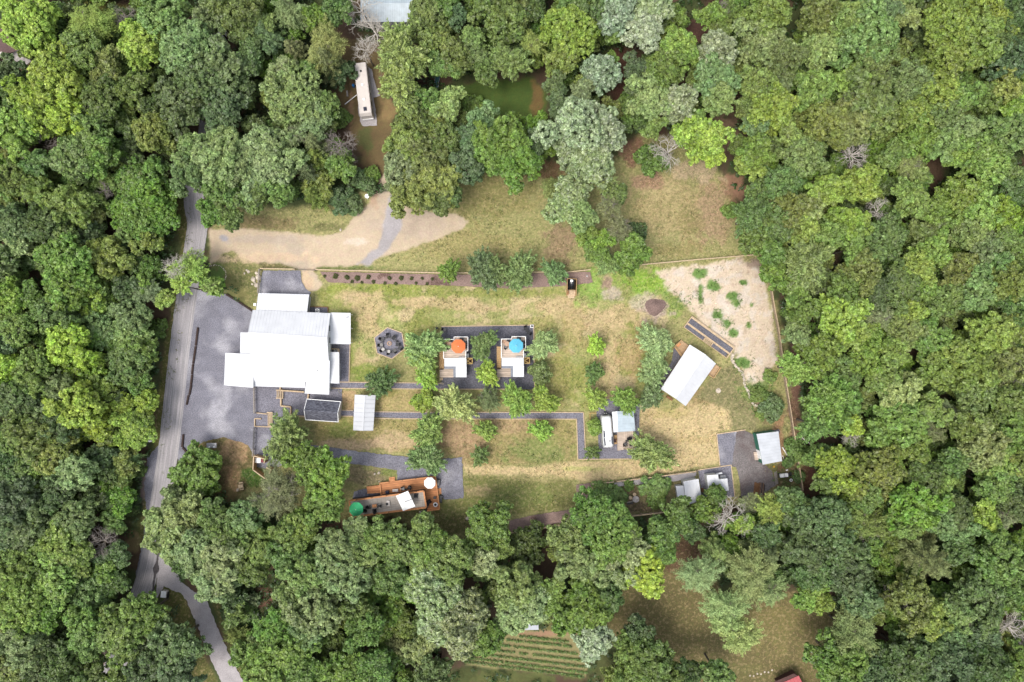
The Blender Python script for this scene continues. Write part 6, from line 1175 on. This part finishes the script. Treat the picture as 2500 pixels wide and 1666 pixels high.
LAND = [("the motorhome", 880, 220), ("the blue roofed house", 945, 40), ("the brown roofed house", 30, 110), ("the sandy drive", 640, 560), ("the satellite dish", 897, 485), ("the barrel sauna", 1395, 705), ("the vegetable rows", 1330, 1600), ("the brown hut", 1055, 1622), ("the storage shed", 1685, 1200), ("the lumber stack", 1846, 1195), ("the green shed", 1880, 1095), ("the container cabin", 945, 1230), ("the bin enclosure", 635, 1145), ("the side drive", 500, 1480), ("the silver trailer", 1484, 1055), ("the angled pavilion", 1680, 915), ("the fire pit", 951, 840), ("the carport", 888, 1008), ("the shingled cabin", 790, 1000), ("the blue umbrella", 1260, 845), ("the orange umbrella", 1120, 845), ("the round grey table", 1552, 1219), ("the teal trough", 1066, 207), ("the mulch path", 1360, 1265), ("the plank bench", 1419, 1201), ("the pipe gate", 748, 659), ("the raised gravel beds", 1735, 820), ("the red roofed shed", 1920, 1660), ("the fence corner", 1954, 1195), ("the bare pale soil", 1850, 720), ("the stone ring", 530, 672), ("the white cabinet", 400, 1452), ("the long tie line", 470, 890), ("the road's upper end", 478, 500), ("the garden shed", 1290, 1522), ("the tree stand", 1798, 1312), ("the stepping stones", 1855, 1645), ("the mulch pile", 1600, 749), ("the mailbox", 364, 1077), ("the notice sign", 516, 1088), ("the stone slab", 1754, 954), ("the retaining wall", 690, 985), ("the road", 415, 1060), ("the road", 360, 1290), ("the photo's top edge", 1500, -20), ("the photo's top edge", 2000, -20), ("the photo's top edge", 1250, -20), ("the photo's top edge", 560, -20), ("the photo's right edge", 2520, 500), ("the photo's right edge", 2520, 900), ("the photo's right edge", 2520, 1250), ("the photo's left edge", -20, 500), ("the photo's left edge", -20, 850), ("the photo's left edge", -20, 1200), ("the photo's bottom edge", 800, 1690), ("the photo's bottom edge", 1650, 1690), ("the photo's bottom edge", 300, 1690), ("the photo's bottom edge", 2250, 1690), ("the photo's top right corner", 2500, 0), ("the photo's bottom right corner", 2500, 1666), ("the photo's top left corner", 0, 0), ("the photo's bottom left corner", 0, 1666)]
for i, e in enumerate(entries):
    if e[4] == 'D': LAND.append(("a bleached bare tree", e[0], e[1]))
    elif e[4] == 'X': LAND.append(("the great spreading pine", e[0], e[1]))
SIDES = ["right of", "up right of", "above", "up left of", "left of", "down left of", "below", "down right of"]
def side(dx, dy): return SIDES[int(((math.degrees(math.atan2(-dy, dx)) + 22.5) % 360) // 45)]
KN = {'B': "tree", 'S': "tree", 'F': "feathery tree", 'P': "plumed tree", 'C': "pine", 'X': "spreading pine", 'W': "wispy tree", 'D': "bleached bare tree", 'G': "grey bare tree", 'H': "low shrub"}
def size_word(r, k):
    if k == 'H': return "wide" if r > 24 else "small"
    return "large" if r >= 54 else "medium" if r >= 36 else "small"
def dname(e): return (KN[e[4]] if e[4] in 'DG' else f"{PNAME[e[3]]} {KN[e[4]]}")
used_labels = set()
def make_label(i):
    x, y, r, c, k, h = entries[i]; base = f"{size_word(r, k)} {dname(entries[i])}"
    L = sorted(LAND, key=lambda a: math.hypot(a[1] - x, a[2] - y)); L = [a for a in L if math.hypot(a[1] - x, a[2] - y) > 8]
    near = sorted((j for j in range(len(entries)) if j != i), key=lambda j: math.hypot(entries[j][0] - x, entries[j][1] - y))
    opts = []
    l0 = L[0]; d0 = math.hypot(l0[1] - x, l0[2] - y); w_ = "close " if d0 < 75 else "" if d0 < 170 else "well "
    edge = lambda nme: f"near {nme}"
    ph0 = edge(l0[0]) if "edge" in l0[0] or "corner of" in l0[0] or "photo's" in l0[0] else f"{w_}{side(x - l0[1], y - l0[2])} {l0[0]}"
    opts.append(f"{base} {ph0}")
    for j in near[:4]:
        n = entries[j]; rel = side(x - n[0], y - n[1]); opts.append(f"{base} {rel} {'an' if dname(n)[0] in 'aeio' else 'a'} {dname(n)}, {ph0}")
    for j in near[:3]:
        for j2 in near[1:6]:
            if j2 != j: n, m_ = entries[j], entries[j2]; opts.append(f"{base} {ph0}, between a {PNAME.get(n[3], 'bare')} and a {PNAME.get(m_[3], 'bare')} one")
    for a in L[1:4]:
        if "photo's" not in a[0]: opts.append(f"{base} {ph0} and {side(x - a[1], y - a[2])} {a[0]}")
    for o in opts:
        if o not in used_labels and len(o.split()) <= 16: used_labels.add(o); return o
    for q in ("upper", "lower", "left", "right", "outer", "inner"):
        o = f"{q} {opts[0]}"
        if o not in used_labels: used_labels.add(o); return o
    used_labels.add(opts[0]); return opts[0]
COLV = {}
def col_of(c, boost=1.0):
    b = [.72 * a_ + .28 * m_ for a_, m_ in zip(PAL[c], (118, 146, 70))]; j = lambda: rt.uniform(.88, 1.12)
    k = rt.uniform(.9, 1.1); v = [min(250, x * k) for x in b]; v[0] *= rt.uniform(.96, 1.06); v[2] *= rt.uniform(.9, 1.1)
    return (*[min(.7, x * LEAFK * boost) for x in C(*v)], 1)
small_first = sorted((i for i, e in enumerate(entries) if e[4] == 'B'), key=lambda i: -entries[i][2])
FILL = set(small_first[296:])
fillV = []; fillC = []
for i, (px, py, r, c, k, h) in enumerate(entries):
    r_g = r * S
    if h is None:
        h = (7.5 + r_g * 1.1) if k in 'BSFWCX' else (7 + r_g) if k in 'DG' else 2
        if k in 'BSFWCX' and 200 < px < 470 and 400 < py < 1500: h = 5 + r_g * .9
    if k == 'X': h = 15
    hc = max(.2, h - r_g * .9)                            # crown centre height
    kk = (H - hc) / H; rm = r * S * kk * (.96 if k in 'BS' else 1.0)
    x, y = W(px, py, hc)
    if i in FILL:
        r0, ms = min(CROWN['B'], key=lambda a: abs(math.log(a[0] / max(.3, rm)))); me = ms[rt.randrange(len(ms))]; n4 = len(me.vertices); v = np.empty(n4 * 3, np.float32); me.vertices.foreach_get("co", v); v = v.reshape(-1, 4, 3)
        sel = np.random.default_rng(i).random(len(v)) < .62; v = v[sel]; mid = v.mean(1, keepdims=True); v = mid + (v - mid) * 1.26; a_ = rt.uniform(0, 6.28); s_ = rm / r0
        v = v @ np.array([[math.cos(a_), math.sin(a_), 0], [-math.sin(a_), math.cos(a_), 0], [0, 0, 1]]) * s_ + np.array([x, y, hc]); fillV.append(v); fillC.append(np.repeat(np.array([col_of(c)]), v.shape[0] * 4, 0)); continue
    nm, cat = {'B': ("broadleaf_tree", "tree"), 'S': ("silvery_tree", "tree"), 'F': ("feathery_tree", "tree"), 'P': ("plumed_tree", "tree"), 'C': ("pine_tree", "pine"), 'X': ("pine_tree", "pine"), 'W': ("wispy_tree", "tree"), 'D': ("bare_tree", "bare tree"), 'G': ("bare_tree", "bare tree"), 'H': ("shrub", "shrub")}[k]
    lab = make_label(i); grp = {'H': "shrubs around the clearing", 'D': "bare trees", 'G': "bare trees", 'C': "pines among the broadleaf trees"}.get(k, "broadleaf trees of the wood and clearing")
    t = thing(nm, lab, cat, (x, y, 0), rt.uniform(0, 6.28), grp)
    if k in 'DG':
        me = (DEAD if k == 'D' else DEADG)[i % 2]; s_ = rm / 3.0
        o = bpy.data.objects.new("branches", me); COL.objects.link(o); o.parent = t; o.location = (0, 0, hc); o.scale = (s_, s_, s_ * .9)
        o = bpy.data.objects.new("trunk", TRUNK[i % 4]); COL.objects.link(o); o.parent = t; o.scale = (h * .7, h * .7, max(.5, hc)); continue
    key = 'B' if k == 'H' else k; fam = CROWN[key]; r0, ms = min(fam, key=lambda a: abs(math.log(a[0] / max(.3, rm))))
    o = bpy.data.objects.new("crown", ms[rt.randrange(len(ms))]); COL.objects.link(o); o.parent = t; s_ = rm / r0
    zs = 1.0 if k != 'H' else min(1.0, h / max(.6, rm) * .7)
    o.location = (0, 0, hc if k != 'H' else h * .3); o.scale = (s_ * rt.uniform(.94, 1.06), s_ * rt.uniform(.94, 1.06), s_ * zs * rt.uniform(.9, 1.1)); o.color = col_of(c, {'F': 1.4, 'P': 1.4, 'W': 1.3}.get(k, 1.0)); o.rotation_euler = (rt.uniform(-.12, .12), rt.uniform(-.12, .12), 0)
    if k != 'H':
        o = bpy.data.objects.new("trunk", TRUNK[i % 4]); COL.objects.link(o); o.parent = t; o.scale = (h * .8, h * .8, hc + rm * .3)
        if k in 'BFW' and c in 'ow' and rt.random() < .55:
            o = bpy.data.objects.new("limbs", TWIG[i % 3]); COL.objects.link(o); o.parent = t; o.location = (0, 0, hc + rm * .05); o.scale = (rm / 3 * .92,) * 3
RC = np.array(chain(ROAD, 4))
# bare spots of forest floor that the photo shows
GAPS = [(1515,180,30),(1545,370,32),(1700,80,34),(1700,40,26),(1768,320,36),(1790,460,24),(1895,90,14),(2025,90,14),(2210,80,16),(2380,165,18),(2005,365,26),(2270,435,22),(2075,885,16),(1960,1175,40),(1940,960,16),(2225,880,16),(2490,610,12),(1680,1345,60),(645,1455,24),(790,1285,26),(680,1390,18),(262,1640,30),(255,1320,34),(130,330,26),(1660,30,18),(1330,1380,20),(1985,150,12),(1800,960,10),(325,1325,24),(350,1175,16),(2440,1010,16),(1480,395,10),(1015,150,26),(975,80,30),(840,60,30)]
def tinted(m0):
    m = m0.copy(); m.name = "leaves_of_the_wood"; nt = m.node_tree; oi = [n for n in nt.nodes if n.type == 'OBJECT_INFO'][0]; at = nt.nodes.new("ShaderNodeAttribute"); at.attribute_name = "tint"
    for l in list(oi.outputs["Color"].links): nt.links.new(at.outputs["Color"], l.to_socket)
    return m
rf = np.random.default_rng(44); gxs = np.arange(-118, 118, 4.4); 
for gx_ in gxs:
    for gy_ in np.arange(-80, 80, 4.4):
        x, y = gx_ + rf.uniform(-1.7, 1.7), gy_ + rf.uniform(-1.7, 1.7); qx, qy = np.array([x / S + 1250]), np.array([833 - y / S]); v_ = lambda poly: sdf(poly, qx, qy)[0]
        if max(v_(CLEAR), v_(YARD), v_(MOTOR), v_(LOT) - 14) > -26 or v_([(1090,210),(1300,190),(1340,230),(1330,290),(1180,290),(1110,270)]) > -22 or v_([(1125,1500),(1450,1500),(1450,1666),(1000,1700)]) > -20 or v_([(1020,120),(1060,110),(1100,240),(1040,240)]) > -14: continue
        if np.min(np.hypot(qx[0] - RC[:, 0], qy[0] - RC[:, 1])) < 62 or v_([(388,1346),(441,1420),(505,1466),(560,1500),(640,1730),(500,1730),(440,1470),(380,1480)]) > -30 or v_([(860,-60),(1020,-60),(1020,70),(860,70)]) > -24 or v_([(-130,20),(60,20),(90,170),(-130,190)]) > -22: continue
        if min(math.hypot(qx[0] - a, qy[0] - b) - c_ for a, b, c_ in GAPS) < 24: continue
        r_ = rf.uniform(1.9, 2.9); hc = rf.uniform(3.2, 5.2); me = CROWN['B'][1][1][rf.integers(0, 4)]; n4 = len(me.vertices); v = np.empty(n4 * 3, np.float32); me.vertices.foreach_get("co", v); v = v.reshape(-1, 4, 3); v = v[rf.random(len(v)) < .4]; mid = v.mean(1, keepdims=True); v = mid + (v - mid) * 1.55; a_ = rf.uniform(0, 6.28)
        v = v @ np.array([[math.cos(a_), math.sin(a_), 0], [-math.sin(a_), math.cos(a_), 0], [0, 0, 1]]) * (r_ / 2.7) + np.array([x, y, hc]); fillV.append(v); fillC.append(np.repeat(np.array([col_of('gvdo'[rf.integers(0, 4)])]), len(v) * 4, 0))
fv = np.concatenate(fillV); me = np_mesh("smaller_trees", fv, len(fv), tinted(M['leaf'])); at = me.attributes.new("tint", 'FLOAT_COLOR', 'POINT'); at.data.foreach_set("color", np.concatenate(fillC).astype(np.float32).ravel())
o = bpy.data.objects.new("smaller_trees", me); COL.objects.link(o); tag(o, "mass of smaller green trees filling the gaps of the surrounding wood", "woodland", kind='stuff')
# young shrubs in the mulch bed
bedpts = [(1152,97),(1253,99),(1365,110),(1465,115),(1567,107),(1770,117),(1884,115),(1980,120),(2083,120),(2180,123),(1412,150),(1507,158),(1618,150),(1725,165),(1830,170),(2025,163),(2128,172)]
names = ["first", "second", "third", "fourth", "fifth", "sixth", "seventh", "eighth", "ninth", "tenth"]
for i, (cx, cy) in enumerate(bedpts):
    px, py = 500 + cx / 3.92, 650 + cy / 3.92; row, n = ("upper", i) if i < 10 else ("lower", i - 10)
    o = bpy.data.objects.new("young_shrub", CROWN['B'][0][1][i % 3]); COL.objects.link(o); o.location = (*W(px, py), .22); s_ = (.34 if 1 <= i <= 6 else .24) * rt.uniform(.85, 1.15) / 1.0 * .8; o.scale = (s_, s_, s_); o.color = (*C(104, 112, 52), 1)
    tag(o, f"young green shrub in the mulch bed, {names[n]} from the left in the {row} row", "shrub", "young shrubs in the mulch bed")
# crop rows
rows = [((1268,1553),(1388,1566)),((1236,1562),(1396,1578)),((1224,1575),(1410,1596)),((1196,1586),(1425,1612)),((1150,1594),(1432,1628)),((1138,1605),(1434,1642)),((1132,1614),(1425,1652))]
rg = np.random.default_rng(5)
for i, (a, b) in enumerate(rows):
    A0, B0 = np.array([*W(*a), 0]), np.array([*W(*b), 0]); n = int(np.linalg.norm(B0 - A0) * 55); t = rg.uniform(0, 1, (n, 1)); P = A0 + (B0 - A0) * t + rg.normal(size=(n, 3)) * np.array([.05, .16, 0]); P[:, 2] = rg.uniform(.04, .34, n)
    keep = vnoise(t[:, 0] * 14, t[:, 0] * 0 + i * 3.3, 5) > .1; P = P[keep]
    me = np_mesh("crop_row", leaf_quads(P, unit(rg.normal(size=P.shape) * .6 + np.array([0, 0, 1])), .13, .07, rg), len(P), M['leaf']); o = bpy.data.objects.new("crop_row", me); COL.objects.link(o); o.color = (*C(120, 156, 76), 1)
    tag(o, f"green vegetable row in the garden plot, {names[i]} of seven from the top", "crop row", "vegetable rows")
# undergrowth on the forest floor: nobody could count it
n = 26000; rg = np.random.default_rng(9)
ux = rg.uniform(-108, 108, n); uy = rg.uniform(-72, 72, n); ppx, ppy = ux / S + 1250, 833 - uy / S
free = (sdf(CLEAR, ppx, ppy) < -8) & (sdf(YARD, ppx, ppy) < -6) & (sdf(MOTOR, ppx, ppy) < -6) & (sdf([(1090,210),(1300,190),(1340,230),(1330,290),(1180,290),(1110,270)], ppx, ppy) < -10) & (sdf([(1130,1625),(1232,1552),(1268,1536),(1388,1540),(1436,1604),(1430,1654),(1280,1640)], ppx, ppy) < -6) & (sdf([(1500,140),(1530,140),(1530,260),(1500,260)], ppx, ppy) < -8) & (sdf([(1665,40),(1740,60),(1735,100),(1680,95)], ppx, ppy) < -4) & (sdf([(1740,270),(1790,280),(1800,360),(1770,420),(1750,340)], ppx, ppy) < -4) & (sdf([(1950,1115),(2010,1140),(1990,1210),(1950,1205)], ppx, ppy) < -4)
rc = np.array(chain(ROAD, 4)); dist = np.min(np.hypot(ppx[:, None] - rc[None, :, 0], ppy[:, None] - rc[None, :, 1]), 1)
free &= (dist > 44) & (sdf(LOT, ppx, ppy) < -6) & (sdf([(388,1346),(432,1395),(441,1420),(505,1466),(560,1500),(640,1730),(500,1730),(440,1470),(380,1480)], ppx, ppy) < -6) & (fbm(ppx, ppy, 60, 0) > .44)
ux, uy, ppx, ppy = (a[free] for a in (ux, uy, ppx, ppy)); k = 12; m_ = len(ux)
cen = np.stack([ux, uy, rg.uniform(.2, 1.5, m_)], -1); q = dome_points(m_ * k, rg, 0)[:m_ * k]; P = np.repeat(cen, k, 0)[:len(q)] + q * rg.uniform(.25, .75, (len(q), 1))
me = np_mesh("undergrowth", leaf_quads(P, unit(q + np.array([0, 0, .6])), .24, .13, rg), len(P), M['leaf']); o = bpy.data.objects.new("undergrowth", me); COL.objects.link(o); o.color = (*C(72, 104, 48), 1); tag(o, "low dark green undergrowth covering the forest floor", "undergrowth", kind='stuff')
# tufts of longer grass and weeds in the clearing
n = 95000; ux = rg.uniform(-72, 66, n); uy = rg.uniform(-44, 44, n); ppx, ppy = ux / S + 1250, 833 - uy / S
gx, gy = np.searchsorted(xs, ux), np.searchsorted(ys, uy); gmask = grassy[gy, gx]
WEED = [(1707,668,16,9),(1742,697,14,13),(1792,722,17,10),(1800,742,11,14),(1710,722,7,24),(1750,770,16,13),(1775,790,14,14),(1790,814,11,12),(1811,886,21,14),(1835,745,4,4),(1828,794,7,8),(1814,690,10,7),(1850,955,40,26),(1660,735,26,20),(1800,905,10,24),(1845,1000,20,18),(1480,1215,34,30),(1598,1190,30,22),(1545,1185,16,14),(1880,1075,26,10),(1920,1170,34,26),(620,1165,26,18)]
wm = np.zeros(n); 
for x, y, rx, ry in WEED: wm = np.maximum(wm, sm(1.2 - np.hypot((ppx - x) / rx, (ppy - y) / ry) + rg.normal(size=n) * .5 + (fbm(ppx, ppy, 7, 12, 2) - .5) * 1.6, .1, 1.0))
dens = np.clip(gmask * sm(fbm(ppx, ppy, 26, 50), .40, .62) * .42, 0, 1); ins = (rg.random(n) < np.maximum(dens, wm)) & (sdf(SAND, ppx, ppy) < -1) & (sdf(LOT, ppx, ppy) < -1)
for poly in ([(545,700),(870,700),(870,945),(545,945)], [(620,900),(840,900),(760,1030),(720,1120),(618,1115)], [(745,965),(840,975),(840,1040),(740,1035)], [(1076,792),(1308,790),(1308,955),(1076,955)], [(828,998),(1440,1002),(1440,1028),(828,1024)], [(1404,1000),(1436,1000),(1436,1125),(1404,1125)], [(800,930),(1080,930),(1080,953),(800,953)], [(858,958),(922,958),(918,1058),(856,1058)], HEX, [(1452,980),(1564,980),(1564,1124),(1420,1124)], [(640,1050),(760,1060),(1000,1105),(1140,1110),(1140,1225),(1080,1262),(850,1266),(855,1215),(890,1180),(960,1150),(760,1125),(640,1150)], [(1608,948),(1684,836),(1752,886),(1676,996)], [(1660,796),(1688,766),(1800,846),(1774,880)], [(1640,845),(1665,828),(1690,846),(1664,874)], [(1745,1055),(1850,1045),(1912,1050),(1916,1128),(1864,1140),(1896,1190),(1805,1220),(1700,1240),(1645,1240),(1645,1180),(1700,1145),(1750,1135)], [(774,656),(1455,656),(1455,700),(774,700)], [(620,650),(765,650),(765,724),(620,724)], [(1238,1240),(1404,1238),(1400,1175),(1456,1175),(1475,1270),(1240,1302)]): ins &= sdf(poly, ppx, ppy) < 0
ux, uy, wm_ = ux[ins], uy[ins], wm[ins]; px_, py_ = ppx[ins], ppy[ins]; k = 5; m_ = len(ux); P = np.repeat(np.stack([ux, uy, np.full(m_, .02)], -1), k, 0) + rg.normal(size=(m_ * k, 3)) * np.array([.13, .13, .05]); P[:, 2] = np.abs(P[:, 2]) + .01 + np.repeat(wm_, k) * rg.uniform(0, .3, m_ * k)
gi = colr[np.searchsorted(ys, uy), np.searchsorted(xs, ux)]; strw = rg.random(m_) < .4; tint = np.where(strw[:, None], gi * 1.25 + np.array(C(226, 200, 140)) * .15, gi * .55 + np.array(C(118, 140, 62)) * .5); tint = np.where((wm_ > .5)[:, None], np.array(C(112, 152, 66)), tint); tint = np.concatenate([np.clip(tint, 0, .7), np.ones((m_, 1))], 1)
me = np_mesh("grass_tufts", leaf_quads(P, unit(rg.normal(size=P.shape) * .5 + np.array([0, 0, 1])), .12, .05, rg), len(P), tinted(M['leaf'])); at = me.attributes.new("tint", 'FLOAT_COLOR', 'POINT'); at.data.foreach_set("color", np.repeat(tint, k * 4, 0).astype(np.float32).ravel())
o = bpy.data.objects.new("grass_tufts", me); COL.objects.link(o); tag(o, "scattered tufts of longer grass and weeds in the clearing", "grass", kind='stuff')
# the first of each copied chair keeps its own place
